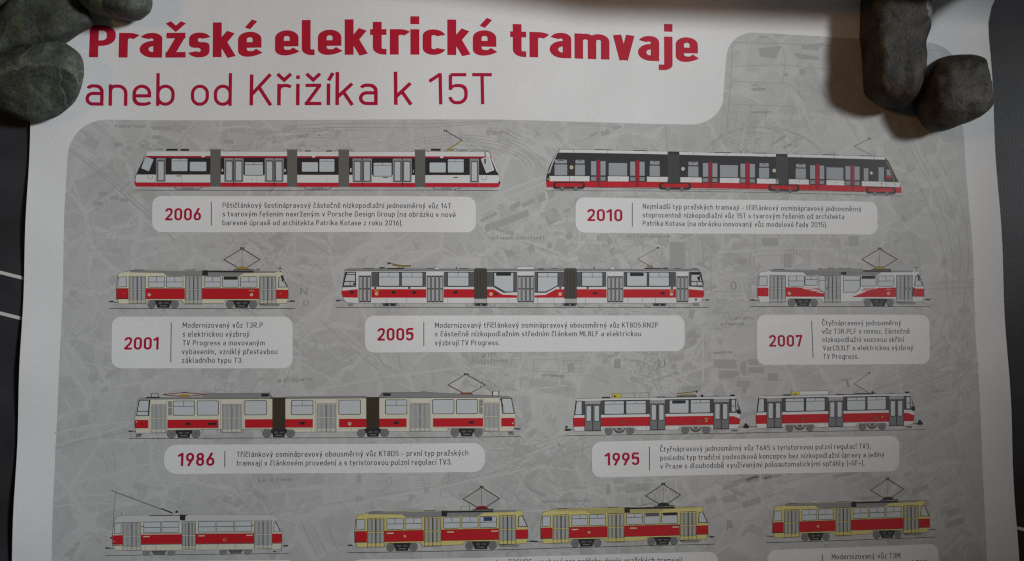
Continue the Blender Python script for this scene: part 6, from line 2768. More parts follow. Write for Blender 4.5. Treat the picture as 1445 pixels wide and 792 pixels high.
("three-section black, white and red low-floor tram with red door pillars, above year 2010", """
track_line 0
L dgrey 33 7057 1679 418 -8 422 -5 424 -5 426 -2 428 0 429 2 431 4 432 5 436 6 441 6 446 7 455 6
bogie 4
P ink 7571 1546 19 5 14 13 6 19 -1 25 -5 19 -14 15 -20 5 -374 6 -19 -5 -14 -14 -5 -19 0 -25 5 -19 14 -14 19 -6
P red 7554 1563 10 3 8 7 3 11 0 12 -3 11 -8 8 -11 3 -340 5 -10 -3 -8 -7 -3 -11 0 -13 3 -10 8 -8 11 -3
C dgrey 159 7286 1639
C dgrey 159 7480 1636
P dgrey 7190 1640 387 -6 0 19 -387 6
C grey 74 7286 1641
C grey 74 7480 1638
bogie 4
P ink 9091 1538 19 5 15 14 5 18 0 25 -6 18 -15 14 -19 4 -382 1 -20 -5 -14 -14 -5 -18 0 -25 6 -19 14 -13 20 -5
P red 9073 1554 11 3 8 8 3 10 -1 12 -3 11 -8 7 -11 3 -346 0 -11 -3 -8 -7 -3 -11 0 -12 3 -11 8 -7 11 -3
C dgrey 159 8800 1624
C dgrey 159 8998 1624
P dgrey 8702 1624 394 0 0 19 -395 0
C grey 74 8800 1626
C grey 74 8997 1626
bogie 4
P ink 10668 1551 20 6 15 13 5 19 -1 24 -5 19 -15 13 -21 5 -376 -5 -20 -5 -14 -14 -5 -18 0 -25 6 -18 15 -13 20 -5
P red 10650 1568 11 2 8 8 3 10 0 13 -3 10 -9 7 -11 3 -341 -4 -11 -3 -8 -8 -3 -10 1 -12 3 -11 8 -7 11 -3
C dgrey 159 10384 1634
C dgrey 159 10573 1636
P dgrey 10284 1633 389 5 0 18 -390 -5
C grey 74 10384 1636
C grey 74 10573 1638
bogie 4
P ink 12118 1571 21 5 15 14 5 19 -1 25 -6 18 -16 14 -22 5 -381 -6 -20 -5 -15 -14 -5 -19 1 -24 6 -19 16 -14 21 -4
P red 12099 1587 11 3 9 8 2 10 0 13 -4 10 -8 8 -12 2 -344 -4 -12 -3 -8 -8 -3 -11 1 -12 3 -10 9 -8 12 -2
C dgrey 159 11831 1654
C dgrey 159 12017 1657
P dgrey 11727 1653 395 5 -1 19 -395 -6
C grey 74 11831 1656
C grey 74 12017 1659
window_band 1
P ink15 7062 1549 4 -75 23 -75 25 -75 40 -76 45 -75 47 -75 384 -2 387 -2 389 1 391 2 392 4 393 4 395 1 397 3 400 3 403 4 409 3 415 3 67 75 37 74 36 74 31 74 31 75 34 74 -453 -6 -446 -6 -440 -6 -434 -5 -432 -5 -430 -3 -428 -3 -426 0 -425 1 -423 3 -421 5
stripe 2
P red 7070 1630 -2 -15 -1 -14 -1 -14 -2 -14 -1 -14 -1 -14 417 -6 420 -5 423 -3 425 -2 427 1 428 3 429 3 432 5 435 5 440 6 445 6 454 6 1 14 1 14 1 14 1 14 0 13 1 14 -453 -6 -445 -6 -440 -6 -434 -6 -432 -5 -429 -4 -428 -2 -426 0 -425 2 -423 3 -420 6
body_trim 3
L dred 22 7675 1540 -1 76
L dred 22 7935 1538 -1 75
L dred 22 8233 1535 -1 75
L dred 22 8495 1534 -1 75
L dred 22 9291 1535 -1 73
L dred 22 9548 1537 -1 73
L dred 22 9835 1538 -1 74
L dred 22 10085 1541 -1 73
L dred 22 10855 1550 -2 74
L dred 22 11107 1553 -2 74
L dred 22 11386 1557 -2 74
L dred 22 11638 1560 -3 75
L ink 22 7674 1620 3996 20
roof 3
P white 7256 1100 191 -1 191 -1 192 -1 192 0 193 -1 193 1 194 1 194 1 0 41 -195 -1 -193 -1 -193 0 -193 0 -193 1 -191 1 -191 1 -212 2
L dgrey 22 7256 1098 191 -1 191 -1 192 -1 192 -1 193 0 193 1 194 0 194 2
P dgrey 7450 1101 5 0 0 40 -5 0
P dgrey 7926 1099 6 0 -1 40 -5 0
P dgrey 8493 1099 6 0 0 39 -6 0
P ink 7753 1087 239 -1 -1 11 -238 0
P ink 8297 1086 196 1 0 10 -196 0
roof 3
P white 8965 1100 175 2 175 2 175 3 175 0 176 1 176 0 177 2 177 1 -1 41 -177 -1 -176 -2 -177 -1 -175 0 -176 -1 -175 -2 -175 -2 -174 -2
L dgrey 22 8965 1098 175 2 175 2 175 3 175 0 176 1 176 0 177 2 177 1
P dgrey 9163 1104 6 0 -1 39 -5 0
P dgrey 9649 1109 5 0 0 39 -6 0
P dgrey 10226 1112 5 0 0 39 -6 0
P ink 9472 1096 243 1 0 10 -243 -1
P ink 10026 1098 200 2 0 10 -201 -1
roof 3
P white 10541 1112 180 2 180 1 182 2 182 2 184 1 185 2 186 1 188 2 -2 41 -187 -1 -186 -2 -185 -1 -184 -2 -182 -2 -182 -1 -180 -2 -180 -2
L dgrey 22 10541 1110 180 2 180 1 182 2 182 2 184 1 185 2 186 1 188 2
P dgrey 10742 1116 6 0 -1 39 -5 0
P dgrey 11240 1120 6 1 -1 39 -6 0
P dgrey 11839 1125 6 1 -1 39 -6 0
P ink 11059 1106 250 3 0 10 -251 -2
P ink 11631 1111 209 2 -1 10 -209 -1
side_panel 3
P white 7109 1472 566 -7 0 71 -566 8
P dgrey 7387 1494 13 -1 0 9 -13 0
P dgrey 7388 1468 7 0 -1 72 -6 0
P dgrey 7453 1467 4 0 0 72 -5 0
side_panel 3
P white 7935 1462 298 -2 0 71 -298 2
P dgrey 8079 1486 14 0 -1 9 -13 0
side_panel 3
P white 8495 1459 318 0 -1 70 -317 1
P dgrey 8649 1484 13 0 0 8 -13 0
side_panel 3
P white 8977 1460 315 1 -1 70 -314 -1
P dgrey 9130 1485 13 0 0 8 -13 0
side_panel 3
P white 9549 1463 287 2 -1 69 -287 -2
P dgrey 9688 1488 13 1 0 8 -13 0
side_panel 3
P white 10087 1467 313 3 -1 70 -313 -3
P dgrey 10238 1493 14 0 -1 8 -13 0
side_panel 3
P white 10554 1472 302 4 -1 70 -303 -4
P dgrey 10700 1498 13 0 0 9 -13 0
side_panel 3
P white 11109 1479 279 3 -2 71 -279 -4
P dgrey 11243 1505 13 0 0 9 -13 0
side_panel 3
P white 11640 1486 582 7 -2 71 -582 -8
P dgrey 11924 1514 14 0 0 9 -14 -1
P dgrey 11941 1489 7 0 -2 71 -7 0
P dgrey 12011 1490 5 0 -3 71 -5 0
bellows 3
P bell15 8796 1136 173 1 -4 423 -173 0
bellows 3
P bell15 10366 1148 178 1 -8 423 -178 -2
door 3
P ink15 7681 1232 240 -1 -2 307 -240 2
P pane4 7698 1253 73 -1 -1 199 -73 1
P pane4 7832 1252 72 -1 -1 199 -72 1
P pane5 7697 1473 73 -1 0 55 -74 1
P pane5 7831 1472 71 -1 0 54 -71 1
P dredb 7778 1233 48 0 -2 369 -48 0
P ink 7798 1493 7 0 -1 121 -6 0
door 3
P ink15 8239 1230 243 0 -3 304 -242 1
P pane4 8256 1250 72 0 -1 198 -72 0
P pane4 8390 1250 74 0 -2 197 -74 0
P pane5 8255 1469 72 -1 0 54 -72 1
P pane5 8388 1468 74 0 0 54 -74 0
P dredb 8335 1232 48 0 -3 365 -48 0
P ink 8355 1489 7 0 -1 120 -7 0
door 3
P ink15 9287 1235 245 2 -3 299 -245 -1
P pane4 9305 1255 77 1 -2 194 -77 -1
P pane4 9444 1257 70 0 -2 194 -71 -1
P pane5 9302 1470 78 0 -1 53 -77 0
P pane5 9441 1471 71 0 -1 53 -70 0
P dredb 9389 1238 48 0 -4 359 -48 0
P ink 9408 1491 7 0 -2 118 -6 0
door 3
P ink15 9833 1238 246 2 -5 300 -245 -2
P pane4 9850 1259 69 0 -3 194 -68 0
P pane4 9986 1260 75 0 -3 194 -75 0
P pane5 9847 1473 69 1 -1 53 -68 -1
P pane5 9982 1474 76 1 -1 53 -75 -1
P dredb 9926 1241 53 0 -5 360 -53 -1
P ink 9947 1494 6 0 -2 119 -6 0
door 3
P ink15 10854 1247 247 2 -8 304 -245 -3
P pane4 10872 1268 74 0 -4 196 -74 -1
P pane4 11014 1269 68 1 -5 196 -67 -1
P pane5 10867 1484 74 1 -1 53 -74 -1
P pane5 11009 1486 68 1 -2 53 -67 -1
P dredb 10954 1250 54 1 -9 362 -54 0
P ink 10973 1506 6 0 -3 119 -6 0
door 3
P ink15 11383 1252 248 3 -9 305 -247 -3
P pane4 11401 1273 73 1 -6 197 -73 -1
P pane4 11536 1275 76 0 -6 198 -76 -1
P pane5 11395 1491 73 1 -2 54 -73 -1
P pane5 11530 1492 75 1 -1 54 -76 -1
P dredb 11481 1255 49 1 -11 365 -48 -1
P ink 11496 1513 7 0 -4 120 -7 0
window 3
P pane4 7344 1241 5 1 4 4 2 5 0 30 -2 5 -4 4 -5 2 -149 1 -5 -1 -4 -4 -1 -5 0 -30 1 -5 4 -4 6 -2
P pane4 7180 1310 179 -2 -1 150 -178 3
P ink 7224 1251 92 -1 0 8 -92 1
window 3
P pane4 7594 1239 5 1 4 4 2 5 0 30 -2 5 -4 4 -5 1 -108 1 -6 -1 -3 -4 -2 -5 0 -30 2 -5 4 -4 5 -1
P pane4 7471 1307 138 -1 -1 149 -138 2
P ink 7514 1248 52 -1 0 9 -52 0
window 3
P pane4 7949 1274 264 -1 -2 177 -263 2
P ink15 7954 1258 254 -1 0 12 -254 1
window 3
P pane4 8668 1236 5 2 4 3 1 6 0 29 -1 5 -4 3 -6 2 -116 0 -5 -2 -4 -4 -2 -5 1 -29 1 -5 4 -4 6 -1
P pane4 8536 1302 146 0 -1 147 -146 0
P ink 8580 1244 59 0 0 9 -59 0
window 3
P pane4 9223 1240 6 1 4 4 1 5 0 29 -1 5 -5 4 -5 1 -117 -1 -5 -1 -4 -4 -2 -5 1 -29 1 -5 4 -4 6 -1
P pane4 9091 1304 147 2 -1 145 -148 -1
P ink 9135 1247 60 1 0 8 -60 0
window 3
P pane4 9554 1280 258 1 -2 174 -258 -2
P ink15 9558 1264 250 1 0 12 -250 -1
window 3
P pane4 10252 1247 6 2 4 4 1 5 0 28 -2 5 -4 4 -5 1 -114 0 -5 -2 -4 -4 -2 -5 1 -28 1 -6 4 -3 6 -2
P pane4 10122 1312 145 1 -3 145 -144 -1
P ink 10168 1255 55 0 0 8 -55 0
window 3
P pane4 10794 1252 5 2 4 4 2 5 -1 29 -2 5 -4 4 -5 1 -119 -1 -6 -2 -4 -4 -1 -5 0 -29 2 -5 4 -3 6 -2
P pane4 10658 1317 150 1 -3 147 -150 -2
P ink 10704 1260 60 0 0 9 -61 -1
window 3
P pane4 11115 1293 251 3 -5 176 -250 -4
P ink15 11120 1277 242 2 -1 13 -241 -3
window 3
P pane4 11676 1297 69 1 -6 180 -69 0
window 3
P pane4 11902 1278 81 1 -7 209 -81 -1
cab_window 3
P pane4 7170 1194 17 0 -69 233 -22 1
L white 33 7239 1103 -151 335
cab_window 3
P pane4 12024 1311 47 0 21 84 -66 -1
P red2 12014 1398 78 1 8 38 -80 -1
L tan 55 12024 1190 75 142 53 210
L olive 44 12057 1190 153 311
emblem 4
C cream 127 7419 1346
P dgrey 7410 1339 17 0 0 13 -17 0
emblem 4
C cream 127 9016 1341
P dgrey 9007 1335 18 0 -1 12 -17 0
emblem 4
C cream 127 10342 1351
P dgrey 10333 1344 18 1 0 12 -18 0
emblem 4
P cream 11790 1342 27 25 -28 25 -27 -26
lamp 4
P ochre 7075 1513 51 -16 0 17 -47 14
lamp 4
P ochre 7566 1596 15 0 0 13 -15 0
pantograph 2
L tan 39 11780 1092 -233 -108
L dgrey 44 11540 982 247 -122
P dgrey 11759 854 38 0 -1 21 -37 0"""),
("old cream and red single tram car with a long trolley bow, leftmost of the bottom row", """
track_line 0
L ink 31 1185 6566 1164 3 1237 -4
coupler 0
L ink 36 1178 6469 104 6
P ink 1174 6460 63 -3 1 18 -53 3
coupler 0
L ink 36 3474 6468 95 -6
P ink 3520 6455 60 4 -3 14 -57 4
coupler 0
L ink 27 3484 6486 6 53
coupler 0
P ink 3377 6531 44 0 -9 14 -27 0
bogie 1
P dgrey 1770 6504 206 1 -8 28 -16 6 -7 23 -140 -1 -9 -22 -17 -6
P dgrey 1816 6522 45 0 0 14 -45 0
P dgrey 1886 6523 49 0 0 10 -49 0
P grey 1833 6546 82 0 0 4 -82 0
wheel 1
C dgrey 251 1710 6529
C grey 216 1710 6529
C dgrey 91 1710 6529
C grey 60 1710 6529
wheel 1
C dgrey 251 2038 6530
C grey 216 2038 6530
C dgrey 91 2038 6530
C grey 60 2038 6530
bogie 1
P dgrey 2780 6504 204 -1 -7 28 -16 6 -8 23 -138 1 -9 -23 -17 -6
P dgrey 2826 6521 45 0 0 14 -45 0
P dgrey 2895 6522 49 -1 0 11 -49 0
P grey 2843 6545 81 -1 0 5 -81 0
wheel 1
C dgrey 251 2719 6529
C grey 216 2719 6529
C dgrey 91 2719 6529
C grey 60 2719 6529
wheel 1
C dgrey 251 3047 6527
C grey 216 3047 6527
C dgrey 91 3047 6527
C grey 60 3047 6527
body 2
L dgrey 32 1271 6429 -8 -128 19 -160 -1 -25 27 -43 74 -22 752 1 1239 9 49 31 11 38 -10 13 61 138 14 125 -14 35 -5 63 -350 14 -10 -10 -772 2 -18 11 -153 0 -27 -10 -502 -2 -18 -7 -323 -5 -35 -68 -8 -128
P cream2 1271 6429 -8 -128 19 -160 -1 -25 27 -43 74 -22 752 1 1239 9 49 31 11 38 -10 13 61 138 14 125 -14 35 -5 63 -350 14 -10 -10 -772 2 -18 11 -153 0 -27 -10 -502 -2 -18 -7 -323 -5
roof 4
P roofl 1281 6123 31 -48 73 -21 749 2 1236 8 48 32 8 39 -1272 -2 -872 4
L thin 18 1282 6139 872 -4 1272 4
stripe 4
P red 1265 6303 131 1 4 122 -130 -1
stripe 4
P red 1629 6303 538 1 4 121 -538 -1
stripe 4
P red 2344 6304 779 -3 3 125 -778 3
stripe 4
P red 3361 6307 131 -1 3 119 -131 1
body_trim 5
P dgrey 1270 6429 131 1 0 10 -131 0
P dgrey 1633 6424 538 1 0 11 -538 -1
P dgrey 2348 6429 778 -3 1 11 -779 2
P dgrey 3364 6428 131 -1 0 9 -131 1
P dgrey 1628 6289 539 1 0 5 -539 -1
P dgrey 2344 6294 779 -3 0 5 -779 3
P cream 1662 6321 82 0 0 13 -82 0
P cream 2381 6322 83 0 1 12 -84 0
P cream 3018 6320 84 -1 0 13 -84 0
L thin 14 1689 6439 2 63
L thin 14 1826 6439 3 64
L thin 14 2408 6439 2 64
L thin 14 2639 6439 1 64
L thin 14 2880 6438 2 64
C ink 45 1650 6196
C ink 45 3098 6198
emblem 6
C ochre 108 2731 6382
C dred 63 2731 6382
lamp 5
P red 1236 6329 28 -14 1 36 -25 -7
lamp 5
C cream 36 1284 6383
door 5
P door_ink 1388 6138 239 1 13 367 -239 -2
P dooC 1394 6143 227 1 13 356 -227 -1
P door_ink 1399 6153 44 0 5 158 -43 -1
P pane2 1403 6156 37 0 5 151 -37 0
P door_ink 1406 6326 43 0 5 128 -44 0
P pane2 1409 6329 37 0 4 122 -37 0
P door_ink 1457 6153 44 0 5 158 -43 0
P pane2 1460 6156 37 0 6 152 -37 0
P door_ink 1463 6326 44 0 4 129 -43 -1
P pane2 1467 6329 37 0 4 122 -37 0
P door_ink 1448 6142 3 0 13 359 -3 0
P door_ink 1515 6153 43 1 6 157 -43 0
P pane2 1518 6157 37 0 6 151 -37 0
P door_ink 1521 6326 44 0 4 129 -43 0
P pane2 1524 6329 37 1 5 122 -37 -1
P door_ink 1504 6142 7 0 13 360 -7 0
P door_ink 1573 6154 43 0 6 158 -44 -1
P pane2 1576 6157 37 0 6 151 -38 0
P door_ink 1579 6326 43 1 5 128 -44 0
P pane2 1582 6330 37 0 5 122 -37 0
P door_ink 1563 6142 4 0 13 360 -4 0
door 5
P door_ink 2160 6140 183 0 11 367 -182 0
P dooC 2166 6145 171 0 12 357 -172 0
P door_ink 2169 6155 34 0 5 158 -34 0
P pane2 2172 6158 28 0 5 152 -28 0
P door_ink 2174 6328 35 0 4 128 -35 0
P pane2 2178 6331 28 0 4 122 -28 0
P door_ink 2213 6155 34 0 5 158 -34 0
P pane2 2216 6158 28 0 5 151 -28 1
P door_ink 2218 6328 35 0 4 128 -35 0
P pane2 2221 6331 28 0 4 122 -28 0
P door_ink 2206 6144 3 0 12 359 -4 0
P door_ink 2256 6155 35 0 5 158 -35 0
P pane2 2260 6158 28 0 5 151 -28 0
P door_ink 2262 6328 34 0 5 128 -35 0
P pane2 2265 6331 28 0 4 122 -28 0
P door_ink 2248 6144 7 0 11 359 -7 0
P door_ink 2300 6155 35 0 5 158 -35 0
P pane2 2304 6158 28 0 4 151 -28 0
P door_ink 2306 6328 34 0 4 128 -34 0
P pane2 2309 6331 28 0 4 122 -28 0
P door_ink 2294 6144 3 0 11 359 -3 0
door 5
P door_ink 3117 6137 240 -1 8 367 -239 1
P dooC 3123 6142 228 -1 9 356 -228 2
P door_ink 3128 6152 44 0 4 157 -44 1
P pane2 3132 6155 37 0 4 151 -38 0
P door_ink 3133 6325 43 0 4 128 -44 0
P pane2 3136 6328 37 0 3 122 -37 0
P door_ink 3186 6151 44 0 4 158 -44 0
P pane2 3190 6155 37 -1 4 152 -38 0
P door_ink 3191 6325 43 -1 4 129 -44 0
P pane2 3194 6328 37 0 3 122 -37 0
P door_ink 3177 6140 4 0 9 360 -4 0
P door_ink 3244 6151 44 0 4 158 -44 0
P pane2 3248 6154 37 0 4 152 -38 0
P door_ink 3249 6324 43 0 3 128 -43 1
P pane2 3252 6327 37 0 3 122 -37 0
P door_ink 3233 6140 8 0 8 360 -7 0
P door_ink 3302 6151 44 0 4 157 -44 1
P pane2 3306 6154 37 0 4 151 -38 0
P door_ink 3307 6324 43 0 3 128 -43 0
P pane2 3310 6327 37 0 3 122 -37 0
P door_ink 3293 6140 4 0 9 359 -4 0
window 5
P dgrey 1659 6137 225 1 5 145 -225 -1
P pane 1666 6145 211 0 5 130 -211 0
P ink 1668 6207 212 1 0 7 -211 -1
window 5
P dgrey 1895 6138 231 0 4 145 -230 0
P pane 1903 6145 216 0 4 131 -216 0
P ink 1905 6208 216 0 0 7 -216 0
window 5
P dgrey 2374 6138 230 0 4 144 -230 1
P pane 2381 6145 216 0 4 130 -216 1
P ink 2383 6208 216 -1 0 7 -216 1
window 5
P dgrey 2617 6138 231 -1 4 144 -231 1
P pane 2624 6145 217 -1 4 130 -217 1
P ink 2626 6207 217 -1 0 8 -217 0
window 5
P dgrey 2858 6137 230 -1 3 144 -230 1
P pane 2865 6144 216 -1 3 130 -215 1
P ink 2867 6206 215 -1 0 7 -215 1
cab_window 5
P dgrey 1289 6148 85 -3 5 143 -99 -1
P pane 1297 6155 70 -3 5 128 -83 0
cab_window 5
P dgrey 3379 6150 33 -4 62 139 -99 4
P pane 3386 6157 19 -4 54 125 -77 4
L ink 45 3401 6153 72 125
roof_equipment 6
P ink 2116 6051 108 3 1 11 -19 0 -1 61 -69 -4 -5 -57 -15 -4
P ink 1724 6054 395 -2 1 11 -396 0
P roofl 2026 6054 26 -25 54 4 24 21
C ink 81 2089 6011
roof_equipment 6
L dgrey 18 1373 6052 2 -43
trolley_bow 6
L dgrey 36 1228 5720 633 244
L ink 72 1879 5964 155 62
L thin 16 1286 5747 -14 305 -3 302
L dgrey 23 2034 6026 45 10""")]
CAPTIONS = [
 ([(82.31,87.7),(304.01,88.76),(303.95,113.46),(82.89,112.68)],6.37,'2006',[(91.36,104.61),(115.67,104.61)],8.53,[(122.49,91.75),(122.77,108.24)],[('Pětičlánkový šestinápravový částečně nízkopodlažní jednosměrný vůz 14T',(130.21,95.89),(286.9,96.96)),('s tvarovým řešením navrženým v Porsche Design Group (na obrázku v nové',(130.26,101.91),(290.11,102.91)),('barevné úpravě od architekta Patrika Kotase z roku 2016).',(130.35,107.97),(253.73,108.76))],3.58),
 ([(373.66,88.09),(593.29,89.14),(592.46,112.95),(373.51,112.87)],6.37,'2010',[(381.95,104.7),(406.97,104.68)],8.53,[(414.12,91.59),(413.97,108.4)],[('Nejmladší typ pražských tramvají – tříčlánkový osminápravový jednosměrný',(421.6,95.6),(580.93,96.39)),('stoprocentně nízkopodlažní vůz 15T s tvarovým řešením od architekta',(421.55,101.69),(567.81,102.0)),('Patrika Kotase (na obrázku inovovaný vůz modelové řady 2015).',(421.49,107.59),(555.18,107.91))],3.58),
 ([(57.62,170.27),(179.06,170.75),(179.56,205.93),(58.71,205.2)],6.37,'2001',[(66.55,192.68),(89.52,192.79)],8.53,[(97.15,174.4),(97.61,201.39)],[('Modernizovaný vůz T3R.P',(104.86,177.99),(158.92,178.26)),('s elektrickou výzbrojí',(105.01,184.09),(149.8,184.32)),('TV Progress a inovovaným',(105.15,189.99),(160.42,190.29)),('vybavením, vzniklý přestavbou',(104.83,195.93),(169.13,196.29)),('základního typu T3.',(104.98,201.81),(145.87,202.05))],3.58),
 ([(228.13,170.53),(450.63,170.58),(450.13,195.62),(228.31,195.58)],6.37,'2005',[(236.85,187.5),(261.37,187.57)],8.62,[(268.37,174.86),(268.4,191.41)],[('Modernizovaný tříčlánkový osminápravový obousměrný vůz KT8D5.RN2P',(275.94,178.94),(431.56,179.07)),('s částečně nízkopodlažním středním článkem ML8LF a elektrickou',(275.95,184.84),(419.26,185.07)),('výzbrojí TV Progress.',(275.96,190.87),(320.13,190.96))],3.58),
 ([(502.26,170.29),(630.17,170.43),(628.49,205.7),(501.31,205.5)],6.37,'2007',[(510.57,192.83),(534.73,192.84)],8.33,[(541.83,174.6),(542.06,200.96)],[('Čtyřnápravový jednosměrný',(549.41,177.98),(608.0,178.0)),('vůz T3R.PLF s novou, částečně',(549.22,183.85),(614.19,183.92)),('nízkopodlažní vozovou skříní',(549.38,189.76),(609.42,189.77)),('VarCB3LF a elektrickou výzbrojí',(549.33,195.66),(616.25,195.65)),('TV Progress.',(549.44,201.6),(575.3,201.64))],3.58),
 ([(94.63,256.53),(309.88,257.04),(309.8,276.3),(95.22,275.81)],7.84,'1986',[(104.11,270.64),(128.31,270.72)],8.72,[(135.15,260.93),(135.32,271.48)],[('Tříčlánkový osminápravový obousměrný vůz KT8D5 – první typ pražských',(143.11,265.03),(298.53,265.21)),('tramvají v článkovém provedení a s tyristorovou pulzní regulací TV3.',(143.25,270.75),(287.53,271.13))],3.58),
 ([(383.34,257.39),(603.05,255.97),(601.87,280.51),(382.92,281.5)],6.37,'1995',[(392.28,273.57),(416.31,273.6)],8.62,[(423.58,261.11),(423.33,277.51)],[('Čtyřnápravový jednosměrný vůz T6A5 s tyristorovou pulzní regulací TV3,',(431.17,264.84),(581.46,264.59)),('poslední typ tradiční podvozkové koncepce bez nízkopodlažní úpravy a jediný',(431.02,270.71),(591.32,270.55)),('v Praze s dlouhodobě využívanými poloautomatickými spřáhly (+GF+).',(430.87,276.38),(576.47,276.2))],3.58),
 ([(62.9,332.44),(184.85,332.45),(185.59,363.91),(64.07,362.72)],6.37,None,None,0,None,[],3.58),
 ([(220.61,332.39),(469.48,332.67),(468.15,366.0),(221.13,364.08)],6.37,None,None,0,None,[('typ T3SUCS vyrobený pro potřeby dvojic pražských tramvají',(316.93,337.42),(443.96,339.42))],3.58),
 ([(504.04,332.43),(628.52,331.18),(626.35,371.07),(502.38,369.28)],6.37,None,None,0,[(543.17,336.15),(541.84,363.38)],[('Modernizovaný vůz T3M',(549.75,339.68),(599.49,340.04)),('s tyristorovou regulací TV1',(549.58,345.15),(619.18,345.59))],3.58)]
TITLE = [('Pražské',(37.39,-8.53),(156.07,-8.88)),('elektrické',(165.46,-9.37),(318.6,-8.86)),('tramvaje',(328.21,-8.59),(462.29,-8.62))]
SUBTITLE = [('aneb',(36.0,25.4),(96.31,25.04)),('od',(107.24,25.1),(135.61,25.25)),('Křižíka',(147.88,25.02),(236.63,25.69)),('k',(247.84,25.52),(260.51,25.41)),('15T',(272.45,25.26),(315.77,24.53))]
PANEL = [500, 6964, -4, -398, -5, -686, -4, -740, 15, -880, 2, -891, -2, -527, -8, -929, 7, -655, 9, -131, 26, -98, 45, -91, 61, -81, 77, -66, 88, -49, 96, -32, 102, -11, 476, 1, 1655, 6, 1274, 6, 975, -3, 586, -5, 393, -4, 494, 2, 500, 2, 503, 3, 508, 4, 511, 0, 257, 1, 82, -8, 80, -20, 75, -31, 68, -41, 59, -51, 48, -58, 36, -65, 22, -68, 26, -333, 17, -182, 11, -101, 8, -71, 22, -69, 36, -63, 49, -57, 58, -47, 68, -35, 72, -24, 76, -9, 506, 9, 751, 16, 774, 4, 572, -7, 177, 4, 102, 20, 94, 37, 81, 53, 65, 68, 47, 78, 26, 87, 5, 92, 4, 330, 33, 647, 12, 1011, 27, 749, -13, 1021, 0, 1138, 7, 1270, -21, 827, -6, 526]
MAP_LIGHT = """
108 1141 1662 336 324 365 365 189 175
108 536 1437 141 352 143 431 85 269 -82 242
88 504 2007 255 -84 200 -219
98 905 2489 75 -81 356 -273 257 -245
88 491 2384 231 12
98 1371 2460 231 -217
98 1371 2460 83 161 312 -108 237 -54
98 2801 2244 -11 90 -34 86 -57 77 -75 64 -90 48 -102 30 -106 9 -107 -10 -102 -30 -91 -48 -77 -65 -59 -77 -37 -85 -14 -91
98 2405 2622 3 135
108 3570 2262 44 298 512 57
118 953 2375 -120 257 -7 201 156 454 80 106 104 27
108 635 3579 131 132 233 107 155 53
88 766 3711 -121 158 -123 105
98 985 3407 -20 146 -149 132
88 523 4000 305 28 359 81
98 1341 4110 -18 238
78 528 4131 352 -50 87 316
88 519 3869 162 -423
78 521 2861 217 12 203 -67
127 475 5128 347 -99 605 -161
108 469 4960 448 -98 508 -47
108 594 5632 499 -81 403 -136 359 -47
98 1496 5415 60 259 -18 232
88 1555 5648 201 -152
98 700 5788 452 -17 558 -95
88 505 5912 499 -41 254 30
88 1300 4105 -14 368 -143 313
78 942 4103 -40 315
78 597 4363 305 55 409 29
118 1709 5651 466 31 -45 206 -365 -108
98 2589 5531 219 363 109 155
108 2884 5792 551 -48 631 -74
118 4153 785 -8 326
118 3606 2303 -3 257 773 66 363 -128 430 -216
108 4739 2498 135 163
127 5008 2558 646 -59 270 175 379 94
98 5870 2362 108 217 380 -56 -216 -271
98 6196 2306 53 272 272 189
118 6088 1898 437 -223 496 -198
108 6115 2034 410 -249 524 -226
147 6960 2738 278 -303 112 -84
118 3595 3682 503 -507 134 -134
98 3730 3749 264 -306 185 -268
98 3967 3389 431 324 349 295 107 134
98 3998 3791 269 241 213 -105
118 3627 4002 269 161 374 161
108 3907 2824 -458 -30
98 3450 2875 648 219
127 4005 4402 797 -154 1066 -126 161 108
98 5976 3908 53 215 216 -26 433 57
98 6245 3936 27 215
98 6788 3939 25 242 521 -23
108 6651 3992 26 242 546 31
118 6216 4525 405 -77 710 -74
98 6296 4711 324 -49 161 188
147 6132 5578 537 -227 653 -254
108 4287 5687 474 55 209 -153 211 106 474 -124
98 4601 5560 160 182
147 7048 2710 251 -276 168 -166
118 7886 2236 110 248 109 275
147 8451 3985 133 355
157 9214 3714 -237 547
118 9276 3410 -21 936
108 9394 3161 651 14
108 6548 4002 683 -23 747 -51
108 8173 3929 21 408
118 7996 2445 222 275
147 8453 3914 131 437 52 164
147 8704 3915 -37 464
147 9268 3808 -351 628
118 7232 3908 -5 486
108 6765 4095 437 30 802 -50
127 6541 5212 623 -150 523 -206
118 7164 5062 133 215
118 9493 3809 -39 439 533 31
108 9633 2515 799 -45 749 -2
108 9937 4059 -12 412
127 11936 5506 606 -292 561 -296
127 12328 6465 702 -224
108 12515 5736 115 657
98 12674 6122 370 -127
118 9489 5846 619 -152 565 -99 284 -50
118 9478 6164 675 -201
108 9731 6063 95 425
98 11057 5870 346 -102 529 -181
245 3309 5746 996 -45 103 -128 368 29 209 -76 683 -5
196 3474 6132 626 -124 574 -124 784 -146 633 -120 1017 -165
118 3309 5772 524 -48
108 6406 6064 694 -11
127 7017 5843 596 -66 821 -63 553 -70
147 7942 5652 19 368
147 8821 5668 47 266
127 9339 6651 236 -414 901 -303
98 9658 6239 128 265"""
